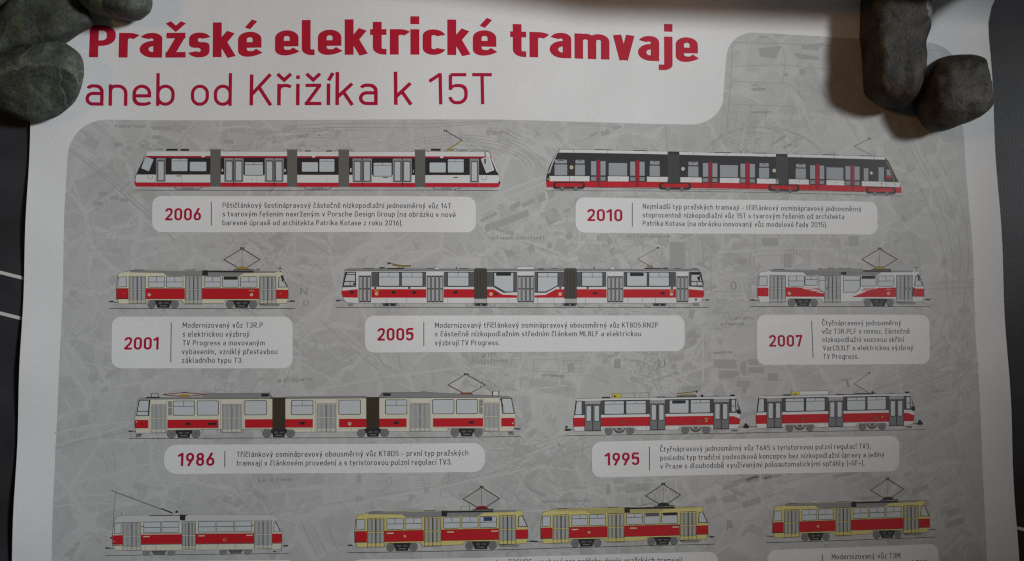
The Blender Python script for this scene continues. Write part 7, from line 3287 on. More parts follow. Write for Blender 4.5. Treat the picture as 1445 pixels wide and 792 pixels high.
MAP_DARK = """
78 513 1124 279 206 348 291 295 270 323 270 217 217
59 552 1110 279 201 347 288 282 251 323 270
39 598 945 402 350 296 297 350 298
39 1922 1084 158 -151 137 137
39 1948 1043 265 -274 134 -55
49 2945 718 111 151 544 6 517 -36
39 2922 1101 107 -163 135 -81
44 3084 965 517 -22 517 18
39 3058 1102 6 -48 20 -46 32 -42 44 -37 53 -30 61 -22 67 -14 69 -4
39 3126 1130 5 -38 16 -35 26 -33 35 -29 44 -23 49 -17 53 -11 56 -3
34 988 885 323 243 156 -111
34 1259 1156 163 190 -23 164
0 1630 786 117 -3 1 52 -117 -2
0 1777 785 118 -3 1 52 -118 -2
0 1951 785 119 -3 1 52 -119 -2
0 1632 915 118 -3 1 52 -118 -2
0 1462 1034 117 -4 1 52 -117 -2
0 1118 1023 116 -4 1 52 -115 -1
0 928 1707 115 -4 1 52 -114 -2
0 880 1843 114 -3 2 51 -114 -2
0 1086 1760 115 -4 1 52 -115 -2
0 1217 1786 115 -3 2 51 -116 -2
0 2616 978 120 -2 0 52 -119 -3
34 757 3446 -121 159 53 79 173 -158
34 519 3181 281 26
34 1128 3871 -69 211 132 159
54 476 5167 372 -111 556 -97
34 1082 5228 111 286
34 1234 5204 36 311
39 2985 4460 156 -185 183 -158
34 3091 4434 183 -158 132 -79
34 3357 4488 156 -211 51 -158
44 4720 1345 39 -76 66 -72 93 -66 115 -60 137 -51 153 -42 166 -30 176 -20 180 -8 181 4 177 16 168 28 155 39 138 48 118 58 93 66 68 72 40 75
44 4773 1351 38 -70 63 -66 88 -61 110 -54 130 -47 146 -38 158 -29 168 -18 171 -7 173 4 168 14 160 26 147 35 132 45 112 53 89 60 64 66 38 69
44 4840 1357 35 -63 60 -61 82 -55 103 -50 122 -43 137 -34 148 -26 157 -17 161 -6 162 3 157 13 150 23 138 33 124 40 104 49 84 54 60 60 36 63
44 4907 1364 33 -54 55 -53 77 -48 96 -43 114 -37 128 -30 138 -23 147 -14 150 -6 151 3 147 11 140 20 129 28 114 35 98 42 78 47 57 52 33 55
49 3431 846 708 -29 1192 12 923 -78
49 3431 791 708 -28 1192 11 1088 -53
39 3432 941 544 -76 597 -10
34 3651 1080 108 -163 353 3
44 6500 965 302 187 247 242
44 6418 912 329 131 331 241
34 3984 2305 163 218 188 -27 242 -134
34 3741 2358 244 137 108 81
0 6196 2170 603 -224 27 82 -603 237
0 6142 2089 218 -111 14 40 -219 111
0 6552 1894 137 -70 14 41 -138 70
0 7019 1998 167 -98 82 164 -167 98
0 6937 1752 97 -56 27 109 -96 43
0 7076 1695 83 -42 27 96 -83 56
0 6796 2466 83 -42 27 95 -83 42
0 6468 2522 109 -28 54 82 -109 41
0 6551 2249 54 -1 0 55 -55 1
0 7072 2409 69 -1 0 69 -69 0
49 3940 3443 324 296 484 402
39 3623 3789 186 -160 135 161 -185 159 -136 -160
39 3757 3789 106 -52 55 93 -106 66
39 3948 4137 425 -157 28 80 -425 157
39 4854 4169 -108 -267
39 5013 3903 54 267 107 -26
34 6030 3962 0 80 539 30 1 -107
34 6869 4020 356 2 -2 162 -355 -2 1 -162
49 6240 5239 429 7 654 -203
39 6266 5371 511 -97 545 -177
39 6667 5587 185 239
44 7168 870 307 -144 645 41
39 7196 870 110 162 814 -210
39 8062 1072 58 -250 113 -86
34 8345 928 143 -155 284 -48
49 8772 725 27 306 -30 84
49 9601 710 -60 226 -145 198
59 9435 1019 35 -65 58 -61 78 -53 97 -45 111 -34 121 -21 125 -9 126 4 121 18 111 31 97 42 78 51 57 60 33 64
39 9530 1031 36 -49 53 -46 68 -40 81 -33 91 -25 98 -16 102 -7 102 4 98 13 92 22 81 31 68 38 52 45 35 49
34 9741 989 -54 -280
34 10142 1068 -82 -281
44 6966 2738 250 -303 224 -249
39 7998 2263 110 248 165 247
39 7606 2294 82 220 82 137
59 9282 2253 21 502
39 8700 2396 -3 222
39 9378 2476 597 -2 -6 280
39 10036 2278 -5 224 573 -29
0 8813 2381 227 -1 -6 376 -226 0
0 7025 1998 166 -84 69 164 -167 84
0 7302 1940 84 -29 13 55 -83 28
0 7328 2297 83 -56 28 82 -84 56
0 7773 2292 85 -28 13 83 -84 28
0 7913 2346 56 -28 28 83 -57 28
0 7954 2484 70 -28 27 96 -70 28
0 7670 887 112 -58 14 41 -112 58
0 7838 842 113 -44 14 55 -113 44
0 8007 769 113 -30 14 41 -113 30
0 6722 1864 166 -84 13 55 -165 84
0 6557 1921 138 -84 13 55 -137 84
39 9405 2549 568 -2 -11 531 -566 -1 9 -528
39 9333 3382 651 -26
39 9357 3604 650 -54
39 7285 4033 248 2 -2 162 -247 -2 1 -162
39 6602 4056 -1 135 546 -10
59 9067 2438 53 223 -31 195
44 7136 2860 49 -60 69 -54 86 -44 98 -33 108 -21 113 -8 113 6 108 20 99 32 86 44 68 53 49 60
0 9046 3658 114 -55 24 193 -86 55 -55 -55
0 9080 3354 85 -27 -31 138 -69 -28
0 9459 4045 253 2 -3 110 -253 -2
0 9483 4210 225 2 -3 82 -224 -2
0 9796 4075 84 0 -3 138 -85 -1
0 9408 2409 56 0 0 56 -57 0
0 9863 2380 57 -1 -1 56 -57 1
0 7340 4088 83 -27 26 95 -96 13
0 8004 4037 70 0 -2 109 -69 0
0 9158 3686 57 -27 13 55 -57 27
44 8477 4105 132 355
39 7311 4233 330 3 330 138
34 6817 4364 272 110 110 -26
44 6539 5423 651 -227 494 -126
44 6538 5580 814 -276 329 -101
39 6862 5428 382 -205
44 9321 3945 366 -25
39 9483 4194 281 29 -3 110 -280 -30
0 9417 4028 296 2 -3 110 -295 -2
0 9484 4180 280 15 -1 69 -281 -2
0 8813 4107 56 -27 12 82 -56 14
0 8946 4409 280 -25 -2 81 -280 12
0 7340 4098 83 -26 12 108 -83 13
0 9815 4388 56 0 -3 110 -56 0
0 9907 4141 112 1 -2 83 -113 -1
69 9755 -470 728 -3 773 0 1690 -14
54 9752 -134 727 -37 530 36 419 0
54 9750 82 434 9 408 13 231 221
49 9661 406 346 7 697 15
49 10483 -431 56 196 -64 342
64 9755 -437 -34 561 -64 675
44 9281 1173 60 -91 80 -83 97 -75 112 -64 125 -52 134 -39 142 -25 145 -9 145 5 142 20 135 35 125 48 113 61 96 73 79 82 59 90
59 9326 1047 81 -70 93 -63 104 -54 112 -46 120 -35 126 -26 129 -15 130 -3 130 7 127 18 122 29 116 39 107 49 97 58 85 66 72 73
44 10710 73 410 188 347 391 172 282
44 10828 69 409 246 347 449
39 9658 743 176 -340 -62 338
39 10007 413 -4 324
39 10238 451 -18 255 361 50 64 -313
39 10733 441 140 338
34 9770 966 485 275
34 10349 788 -64 340
34 10464 815 82 310
39 12378 741 315 628
39 12723 728 254 633
0 10134 -575 58 35 73 -11 29 -43 -58 24
0 10132 -392 351 -53 -90 186 -234 -21
0 10743 -113 88 -17 -1 86 -89 16
0 10507 -50 59 -15 -1 56 -59 2
0 10778 -469 358 -42 -122 119 -237 -20
0 10658 -352 355 45 58 55 -355 -16
0 10039 117 87 -2 0 28 -87 2
44 12243 1011 315 598 224 543 102 458 5 514
44 12428 1035 317 570 193 545 70 459 -26 515
44 12614 1058 319 542 162 547 38 460 -58 516
44 12801 1081 322 515 130 548 6 462 -90 517
39 10036 2289 -10 448
39 10058 2569 372 -14 -3 126
39 10607 2343 -10 394
39 10834 2455 -7 281
49 12526 3041 805 -34
44 12529 2956 809 -63
39 12376 2273 105 398 18 285
39 11127 2341 228 168 235 -1
34 11361 2311 45 424
0 9802 2598 114 0 -2 98 -114 0
0 10149 2317 229 -1 -3 113 -228 0
0 10459 2541 114 -1 -5 197 -114 0
0 11421 2283 147 -2 -5 142 -147 1
0 12102 2333 60 0 -2 57 -61 0
0 12237 1960 75 28 -34 86 -60 -28
0 9588 1787 85 14 -1 70 -86 0
64 11691 4485 718 -216 932 -304
64 11865 4514 660 -161 808 -247
54 13343 3368 -370 539 -562 306 -661 245
49 12913 3255 -180 538 -378 335 -661 274
49 13207 2997 -158 627 -448 394
49 12590 2972 715 -48
44 11117 4398 413 -247 590 -80
44 12277 4518 739 -273 315 -111
39 10522 4338 491 -218
39 9992 4114 507 59
34 9987 4279 478 59
0 9543 4057 197 -13 -2 96 -197 13
0 9824 4058 57 1 -6 192 -56 0
0 9910 4031 141 -13 -3 97 -141 -1
0 9991 4142 141 1 -2 82 -141 -1
0 9540 4194 168 1 -2 82 -169 -1
0 9733 4333 196 1 -2 82 -197 -1
0 10186 4226 141 1 -3 110 -141 -1
0 12853 2599 62 -1 -35 87 -62 0
49 11940 5424 579 -348 593 -326
49 11937 5478 610 -374 561 -270
39 12557 6065 429 -126
39 12129 5755 389 -74
44 9485 5952 675 -176 909 -176
39 9548 5740 338 -103
34 9527 6324 448 -98
39 12164 6217 391 -98 21 164 -391 97
0 9605 5714 393 -88 27 40 -394 102
0 10081 5667 254 -64 12 54 -254 51
0 10391 5604 227 -51 13 41 -227 51
0 12212 5866 241 -77 10 82 -241 77
0 12701 6177 214 -48 26 82 -214 49
0 12692 6340 276 -73 11 82 -276 73
0 12261 6057 180 -50 12 55 -180 50
0 11066 5654 345 -62 13 41 -345 62
44 3472 6030 627 -99 679 -110 890 -132 1441 -341
39 6703 5577 264 343
39 3736 6133 218 459
39 3948 6287 162 305
39 4104 6238 162 355
49 6538 5521 539 -148 601 -175
39 6752 5577 211 291
39 6698 5629 238 239
44 6963 5868 706 -195
39 8868 5934 672 -255
49 9139 6071 672 -227 677 -204
44 9244 6231 673 -253 563 -151
0 7859 5730 54 1 -3 131 -54 -1
0 8132 5735 330 -20 -3 105 -330 20
0 9226 5953 168 -50 11 67 -167 50
0 9476 5931 195 -50 25 94 -196 36
0 9817 5684 169 -52 25 81 -168 38
0 10042 5633 140 -25 12 54 -141 38
0 9481 5785 223 -50 13 40 -224 63
0 9548 6236 69 2 -4 105 -69 -1
0 9750 6002 253 -76 24 81 -252 75"""
MAP_NAMES = [('A.C. Sparta',(170.21,215.43),(193.2,214.14),2.45),('Lawn Tenis',(158.19,281.64),(180.95,280.85),2.45),('Elektrická centrála',(348.21,297.68),(382.07,297.71),2.25),('~~~~~~',(312.26,45.47),(326.54,45.73),3.43),('VII',(491.16,55.23),(498.39,55.39),2.94),('0',(484.16,152.55),(488.24,152.55),5.88),('N',(184.28,155.89),(189.11,155.92),4.9),('O',(186.3,163.64),(190.17,163.66),3.92),('T',(563.72,222.76),(571.06,220.82),6.37),('U',(431.14,207.0),(436.17,207.03),5.88),('B',(400.54,206.81),(404.54,206.83),5.88),('A',(476.0,318.4),(481.02,317.54),5.88),('~~~~~~~~~~~~~~~~~~',(314.52,118.1),(352.52,117.81),2.45),('~~~~~~~~~~~~~~',(410.25,116.06),(441.73,115.84),2.45),('~~~~~',(307.94,199.47),(318.64,198.08),2.94),('~~~~~~~~~',(305.03,202.59),(325.44,202.47),2.45),('~~~~~~~~~~~',(349.36,212.79),(364.64,213.39),2.45),('~~~~~~~~',(483.43,174.04),(500.24,173.58),2.45),('~~~~~~~',(471.21,197.85),(483.88,197.42),2.25),('~~~~~~~~~~',(476.23,178.0),(493.01,177.56),2.45),('~~~~~~~~~',(205.49,272.36),(222.07,270.14),2.45),('~~~~~~~~~~',(56.53,40.32),(76.57,40.15),2.25),('~~~~~~~~~~~',(500.84,26.72),(516.46,26.43),1.96),('~~~~~~',(501.55,10.48),(511.46,10.27),2.45),('~~~~~~~~~~~',(567.63,299.93),(585.75,299.81),2.45),('~~~~~~~',(174.43,263.26),(186.32,262.87),2.45)]

def pts_of(nums):
    """first point, then steps, all in 0.05 mm"""
    out = []; x = y = 0
    for k in range(0, len(nums) - 1, 2):
        x += nums[k]; y += nums[k + 1]
        out.append((x * .05, y * .05))
    return out


def prims_of(text):
    """lines: 'name layer' opens a part; P colour pts = polygon; L colour width pts = line; C colour radius centre = disc (width, radius in 0.01 mm)"""
    parts = []
    for ln in text.strip().splitlines():
        w = ln.split()
        if len(w) == 2:
            parts.append((w[0], int(w[1]), [])); continue
        if w[0] == 'P': parts[-1][2].append(('P', w[1], pts_of([int(t) for t in w[2:]])))
        elif w[0] == 'L': parts[-1][2].append(('L', w[1], int(w[2]) * .01, pts_of([int(t) for t in w[3:]])))
        else: parts[-1][2].append(('C', w[1], pts_of([int(t) for t in w[3:]])[0], int(w[2]) * .01))
    return parts


def lines_of(text):
    out = []
    for ln in text.strip().splitlines():
        w = [int(t) for t in ln.split()]
        out.append((w[0] * .01, pts_of(w[1:])))
    return out


# ------------------------------------------------------------ table
TZ = -0.0026


def simple(name, verts, faces, mat, parent=None):
    me = bpy.data.meshes.new(name)
    me.from_pydata(verts, [], faces)
    me.materials.append(mat)
    o = bpy.data.objects.new(name, me)
    COL.objects.link(o)
    if parent: o.parent = parent
    return o


tm = bpy.data.materials.new("dark_table_lacquer")
nt, b, N, L = nodes_of(tm)
tc = N.new("ShaderNodeTexCoord"); no = N.new("ShaderNodeTexNoise"); no.inputs["Scale"].default_value = 30.0; no.inputs["Detail"].default_value = 6.0
cr = N.new("ShaderNodeValToRGB")
cr.color_ramp.elements[0].position = 0.3; cr.color_ramp.elements[0].color = (0.026, 0.025, 0.028, 1)
cr.color_ramp.elements[1].position = 0.75; cr.color_ramp.elements[1].color = (0.046, 0.044, 0.050, 1)
L.new(tc.outputs["Object"], no.inputs["Vector"]); L.new(no.outputs[0], cr.inputs[0]); L.new(cr.outputs[0], b.inputs["Base Color"])
b.inputs["Roughness"].default_value = 0.35
b.inputs["Specular IOR Level"].default_value = 0.18
bp = N.new("ShaderNodeBump"); bp.inputs["Strength"].default_value = 0.15; bp.inputs["Distance"].default_value = 0.0004
n2 = N.new("ShaderNodeTexNoise"); n2.inputs["Scale"].default_value = 700.0
L.new(tc.outputs["Object"], n2.inputs["Vector"]); L.new(n2.outputs[0], bp.inputs["Height"]); L.new(bp.outputs[0], b.inputs["Normal"])
table = simple("table_top", [(-1.0, -0.75, TZ), (1.0, -0.75, TZ), (1.0, 0.75, TZ), (-1.0, 0.75, TZ), (-1.0, -0.75, TZ - .03), (1.0, -0.75, TZ - .03), (1.0, 0.75, TZ - .03), (-1.0, 0.75, TZ - .03)],
               [(0, 1, 2, 3), (7, 6, 5, 4), (0, 4, 5, 1), (1, 5, 6, 2), (2, 6, 7, 3), (3, 7, 4, 0)], tm)
table["kind"] = "structure"
lm = ink_mat("ivory_line_paint", (0.62, 0.61, 0.55))
for (x0, y0), (x1, y1) in (((-0.3616, 0.0547), (0.3492, -0.1286)), ((-0.3605, 0.0272), (0.3497, -0.1566))):
    d = Vector((x1 - x0, y1 - y0)).normalized(); n = Vector((-d.y, d.x)) * 0.00112
    a = Vector((x0, y0)) - d * .55; c = Vector((x1, y1)) + d * .55
    z = TZ + .0002
    simple("painted_line", [(a.x - n.x, a.y - n.y, z), (c.x - n.x, c.y - n.y, z), (c.x + n.x, c.y + n.y, z), (a.x + n.x, a.y + n.y, z)], [(0, 1, 2, 3)], lm, table)

# ------------------------------------------------------------ poster
V_TOP, V_BOT = -118.0, 402.0
pr = Print()
back = ink_mat("poster_paper", INK['paper'])
MATS['paper'] = back
pr.convex([(0, V_TOP), (WS, V_TOP), (WS, V_BOT), (0, V_BOT)], 0.0, 'paper')
nf = len(pr.f)
# underside and edge of the paper
for f in list(pr.f[:nf]):
    bidx = len(pr.v)
    for k in f[::-1]:
        pr.v.append(pr.v[k] - pr.n[k] * 0.00018); pr.n.append(-pr.n[k])
    pr.f.append(tuple(range(bidx, bidx + len(f)))); pr.m.append(0)
poster = pr.build("poster")
poster["label"] = "large white printed poster of trams with a grey map panel, held down by stones"
poster["category"] = "poster"


def rounded(box, r, n=6):
    """rounded quad through four corners"""
    k = len(box); out = []
    f = fillet([(p[0], p[1], r) for p in box], True)
    return f


pm = ink_mat("print_panel", INK['panel'])          # the map's quarters: slightly different greys with paler streets between them
nt, b, N, L = nodes_of(pm)
tc = [n for n in N if n.type == 'TEX_COORD'][0]
src = b.inputs["Base Color"].links[0].from_socket
wob = N.new("ShaderNodeTexNoise"); wob.inputs["Scale"].default_value = 16.0; wob.inputs["Detail"].default_value = 3.0
wm = N.new("ShaderNodeVectorMath"); wm.operation = 'MULTIPLY_ADD'; wm.inputs[1].default_value = (.035, .035, 0)
L.new(tc.outputs["Object"], wob.inputs["Vector"]); L.new(wob.outputs["Color"], wm.inputs[0]); L.new(tc.outputs["Object"], wm.inputs[2])
fl = N.new("ShaderNodeVectorMath"); fl.operation = 'MULTIPLY'; fl.inputs[1].default_value = (1, 1, 0); L.new(wm.outputs[0], fl.inputs[0])
val = None
for sc_, w_, pale, spread in ((32.0, .06, 1.08, .08), (105.0, .05, 1.04, .10)):
    ve = N.new("ShaderNodeTexVoronoi"); ve.feature = 'DISTANCE_TO_EDGE'; ve.inputs["Scale"].default_value = sc_
    vc = N.new("ShaderNodeTexVoronoi"); vc.inputs["Scale"].default_value = sc_
    L.new(fl.outputs[0], ve.inputs["Vector"]); L.new(fl.outputs[0], vc.inputs["Vector"])
    cell = N.new("ShaderNodeMapRange"); cell.inputs[3].default_value = 1 - spread * .6; cell.inputs[4].default_value = 1 + spread * .4
    sep = N.new("ShaderNodeSeparateColor"); L.new(vc.outputs["Color"], sep.inputs[0]); L.new(sep.outputs[0], cell.inputs[0])
    edge = N.new("ShaderNodeMapRange"); edge.inputs[1].default_value = w_ * .5; edge.inputs[2].default_value = w_; edge.inputs[3].default_value = 1.0; edge.inputs[4].default_value = 0.0
    L.new(ve.outputs["Distance"], edge.inputs[0])
    mixv = N.new("ShaderNodeMix"); mixv.inputs[3].default_value = pale
    L.new(edge.outputs[0], mixv.inputs[0]); L.new(cell.outputs[0], mixv.inputs[2])
    if val is None: val = mixv.outputs[0]
    else:
        mu = N.new("ShaderNodeMath"); mu.operation = 'MULTIPLY'; L.new(val, mu.inputs[0]); L.new(mixv.outputs[0], mu.inputs[1]); val = mu.outputs[0]
fin = N.new("ShaderNodeVectorMath"); fin.operation = 'SCALE'
L.new(src, fin.inputs[0]); L.new(val, fin.inputs["Scale"]); L.new(fin.outputs[0], b.inputs["Base Color"])
MATS['panel'] = pm
pr = Print()
pr.poly(pts_of(PANEL), LAYER, 'panel')
panel = pr.build("map_panel", poster, "grey panel with rounded corners and a faint street map")


def clip_panel(p):
    return p


pr = Print()
for k, (w, pts) in enumerate(lines_of(MAP_LIGHT)):
    pr.line(pts, w, 0.000016 + (k % 30) * 0.000001, 'mapl')
pr.build("street_print", panel)
pr = Print()
for k, (w, pts) in enumerate(lines_of(MAP_DARK)):
    if w == 0: pr.poly(pts, 0.000048 + (k % 24) * 0.0000008, 'mapd')
    else: pr.line(pts, max(.3, w * .8), 0.000048 + (k % 24) * 0.0000008, 'mapd')
rnd = random.Random(11)


def inside(p, poly):
    c = False
    for i in range(len(poly)):
        a, b = poly[i - 1], poly[i]
        if (a[1] > p[1]) != (b[1] > p[1]) and p[0] < (b[0] - a[0]) * (p[1] - a[1]) / (b[1] - a[1]) + a[0]: c = not c
    return c


# building outlines scattered through the quarters of the map, each quarter with its own street direction
PANEL_PTS = pts_of(PANEL)
quarters = [(rnd.uniform(28, 665), rnd.uniform(38, 392), rnd.uniform(-.7, .7)) for _ in range(120)]
alleys = []; serial = 0
for qx, qy, an in quarters:
    ca, sa = math.cos(an), math.sin(an)
    at = lambda x, y: (qx + x * ca - y * sa, qy + x * sa + y * ca)
    for k in range(rnd.randint(1, 3)):
        y = rnd.uniform(-14, 14); L_ = rnd.uniform(10, 30)
        P = [at(-L_, y), at(0, y + rnd.uniform(-1, 1)), at(L_, y + rnd.uniform(-2, 2))]
        if all(inside(p, PANEL_PTS) for p in P): alleys.append((rnd.uniform(.7, 1.6), P))
        P = [(p[0] + sa * 1.4, p[1] - ca * 1.4) for p in P]
        if rnd.random() < .45 and all(inside(p, PANEL_PTS) for p in P):
            lettering(pr, '~' * rnd.randint(5, 10), P[0], ((P[0][0] * .3 + P[1][0] * .7), (P[0][1] * .3 + P[1][1] * .7)), rnd.uniform(1.8, 2.6), .14, .7, 0.000092, 'mapn', .18)
    for k in range(rnd.randint(1, 2)):
        x = rnd.uniform(-18, 18); L_ = rnd.uniform(6, 18)
        P = [at(x, -L_), at(x + rnd.uniform(-2, 2), L_)]
        if all(inside(p, PANEL_PTS) for p in P): alleys.append((rnd.uniform(.7, 1.4), P))
    for _ in range(16):
        c = at(rnd.gauss(0, 18), rnd.gauss(0, 14))
        w, h = rnd.uniform(1.0, 5.5), rnd.uniform(.9, 3.0)
        P = [(c[0] + a * w * ca - b * h * sa, c[1] + a * w * sa + b * h * ca) for a, b in ((-1, -1), (1, -1), (1, 1), (-1, 1))]
        if rnd.random() < .3: P[2] = ((P[2][0] + P[0][0]) / 2, (P[2][1] + P[0][1]) / 2)
        if not all(inside(p, PANEL_PTS) for p in P): continue
        serial += 1
        lift = 0.000068 + (serial % 37) * 0.0000006
        t = rnd.random()
        if t < .28: pr.poly(P, lift, 'mapm')
        elif t < .72: pr.line(P, .26, lift, 'mapn', True)
        else: pr.line(P[:2], .42, lift, 'mapm')
pr.build("building_print", panel)
pr = Print()
for k, (w, P) in enumerate(alleys):
    pr.line(P, w, 0.0000135 + (k % 9) * 0.0000002, 'mapl')
pr.build("alley_print", panel)
pr = Print()
for s_, a, c, h in MAP_NAMES:
    lettering(pr, s_, a, c, h, .12, .7, 0.000098, 'mapt', .16)
pr.build("place_name_lettering", panel)

pr = Print()
for s_, a, c in TITLE:
    lettering(pr, s_, a, c, 23.0, .235, .76, LAYER, 'title', .085, .30, .172)
pr.build("title_lettering", poster, "bold red headline across the top of the poster")
pr = Print()
for s_, a, c in SUBTITLE:
    lettering(pr, s_, a, c, 21.6, .108, .69, LAYER, 'sub', .15)
pr.build("subtitle_lettering", poster, "thin crimson second headline line")

for box, rad, year, yb, yh, div, lines, ch in CAPTIONS:
    pr = Print()
    pr.poly(rounded(box, rad), CAPL, 'box')
    cb = pr.build("caption_box", poster, ("white rounded caption box of the year " + year) if year else None)
    if year:
        pr = Print()
        lettering(pr, year, yb[0], yb[1], yh, .19, .7, CAPL + LAYER, 'year', .15, .34, .165)
        pr.build("year_lettering", cb)
    if div:
        pr = Print()
        pr.line(div, .55, CAPL + LAYER, 'text')
        pr.build("divider_line", cb)
    if lines:
        pr = Print()
        for s_, a, c in lines:
            lettering(pr, s_, a, c, ch, .142, .71, CAPL + LAYER, 'text', .19, .40, .112)
        pr.build("caption_lettering", cb)

for label, text in TRAMS:
    parts = prims_of(text)
    root = None
    groups = []
    first = True
    for name, lay, prims in parts:
        if name == 'body' and root is None:
            groups.insert(0, (name, lay, prims))
            root = True
        else:
            groups.append((name, lay, prims))
    base = None
    for name, lay, prims in groups:
        pr = Print()
        for k, p in enumerate(prims):
            lift = CAPL + LAYER * lay * 1.3 + k * 0.0000028
            if p[0] == 'P': pr.poly(p[2], lift, p[1])
            elif p[0] == 'L': pr.line(p[3], p[2], lift, p[1])
            elif p[0] == 'C': pr.disc(p[2], p[3], lift, p[1])
        if base is None:
            base = pr.build("tram_picture", poster, label)
        else:
            pr.build(name, base)

# ------------------------------------------------------------ stones
def stone_mat(name, dark, mid, light, green, seed, veins=.3):
    m = bpy.data.materials.new(name)
    nt, b, N, L = nodes_of(m)
    tc = N.new("ShaderNodeTexCoord")
    mp = N.new("ShaderNodeMapping"); mp.inputs["Location"].default_value = (seed, seed * 1.7, seed * .3)
    L.new(tc.outputs["Object"], mp.inputs["Vector"])
    def noi(sc, det, rough=.6):
        n = N.new("ShaderNodeTexNoise"); n.inputs["Scale"].default_value = sc; n.inputs["Detail"].default_value = det; n.inputs["Roughness"].default_value = rough
        L.new(mp.outputs[0], n.inputs["Vector"]); return n
    big, fine, patch = noi(38, 8, .65), noi(420, 5, .7), noi(55, 4)
    r1 = N.new("ShaderNodeValToRGB"); e = r1.color_ramp.elements
    e[0].position = .34; e[0].color = dark + (1,); e[1].position = .68; e[1].color = light + (1,)
    x = r1.color_ramp.elements.new(.5); x.color = mid + (1,)
    L.new(big.outputs[0], r1.inputs[0])
    r2 = N.new("ShaderNodeValToRGB"); e = r2.color_ramp.elements; e[0].position = .52; e[1].position = .66
    L.new(patch.outputs[0], r2.inputs[0])
    mx = N.new("ShaderNodeMix"); mx.data_type = 'RGBA'; mx.inputs[7].default_value = green + (1,)
    ml = N.new("ShaderNodeMath"); ml.operation = 'MULTIPLY'; ml.inputs[1].default_value = .65
    L.new(r2.outputs[0], ml.inputs[0]); L.new(ml.outputs[0], mx.inputs[0]); L.new(r1.outputs[0], mx.inputs[6])
    sp = N.new("ShaderNodeMapRange"); sp.inputs[1].default_value = .3; sp.inputs[2].default_value = .7; sp.inputs[3].default_value = .5; sp.inputs[4].default_value = 1.5
    L.new(fine.outputs[0], sp.inputs[0])
    sc = N.new("ShaderNodeVectorMath"); sc.operation = 'SCALE'
    L.new(mx.outputs[2], sc.inputs[0]); L.new(sp.outputs[0], sc.inputs["Scale"])
    # pale mineral veins
    wv = N.new("ShaderNodeTexWave"); wv.inputs["Scale"].default_value = 9; wv.inputs["Distortion"].default_value = 9; wv.inputs["Detail"].default_value = 4; wv.inputs["Detail Scale"].default_value = 2.5
    L.new(mp.outputs[0], wv.inputs["Vector"])
    r3 = N.new("ShaderNodeValToRGB"); e = r3.color_ramp.elements; e[0].position = .992; e[1].position = 1.0; e[1].color = (veins, veins, veins, 1)
    L.new(wv.outputs[0], r3.inputs[0])
    m2 = N.new("ShaderNodeMix"); m2.data_type = 'RGBA'; m2.inputs[7].default_value = (.26, .27, .25, 1)
    L.new(r3.outputs[0], m2.inputs[0]); L.new(sc.outputs[0], m2.inputs[6]); L.new(m2.outputs[2], b.inputs["Base Color"])
    b.inputs["Roughness"].default_value = .58
    b.inputs["Specular IOR Level"].default_value = .35
    bp = N.new("ShaderNodeBump"); bp.inputs["Strength"].default_value = .55; bp.inputs["Distance"].default_value = .0012
    ad = N.new("ShaderNodeMath"); ad.operation = 'ADD'; L.new(fine.outputs[0], ad.inputs[0]); L.new(big.outputs[0], ad.inputs[1])
    L.new(ad.outputs[0], bp.inputs["Height"]); L.new(bp.outputs[0], b.inputs["Normal"])
    return m


def ease(outline, n):
    """closed Catmull-Rom through the outline, n points, even spacing"""
    k = len(outline); dense = []
    for i in range(k):
        p0, p1, p2, p3 = (Vector(outline[(i + d) % k]) for d in (-1, 0, 1, 2))
        for t in range(12):
            t /= 12.0
            dense.append(.5 * (2 * p1 + (p2 - p0) * t + (2 * p0 - 5 * p1 + 4 * p2 - p3) * t * t + (3 * p1 - p0 - 3 * p2 + p3) * t ** 3))
    cum = [0]
    for i in range(len(dense)):
        cum.append(cum[-1] + (dense[(i + 1) % len(dense)] - dense[i]).length)
    out = []; j = 0
    for i in range(n):
        d = cum[-1] * i / n
        while cum[j + 1] < d: j += 1
        t = (d - cum[j]) / (cum[j + 1] - cum[j])
        out.append(dense[j].lerp(dense[(j + 1) % len(dense)], t))
    return out


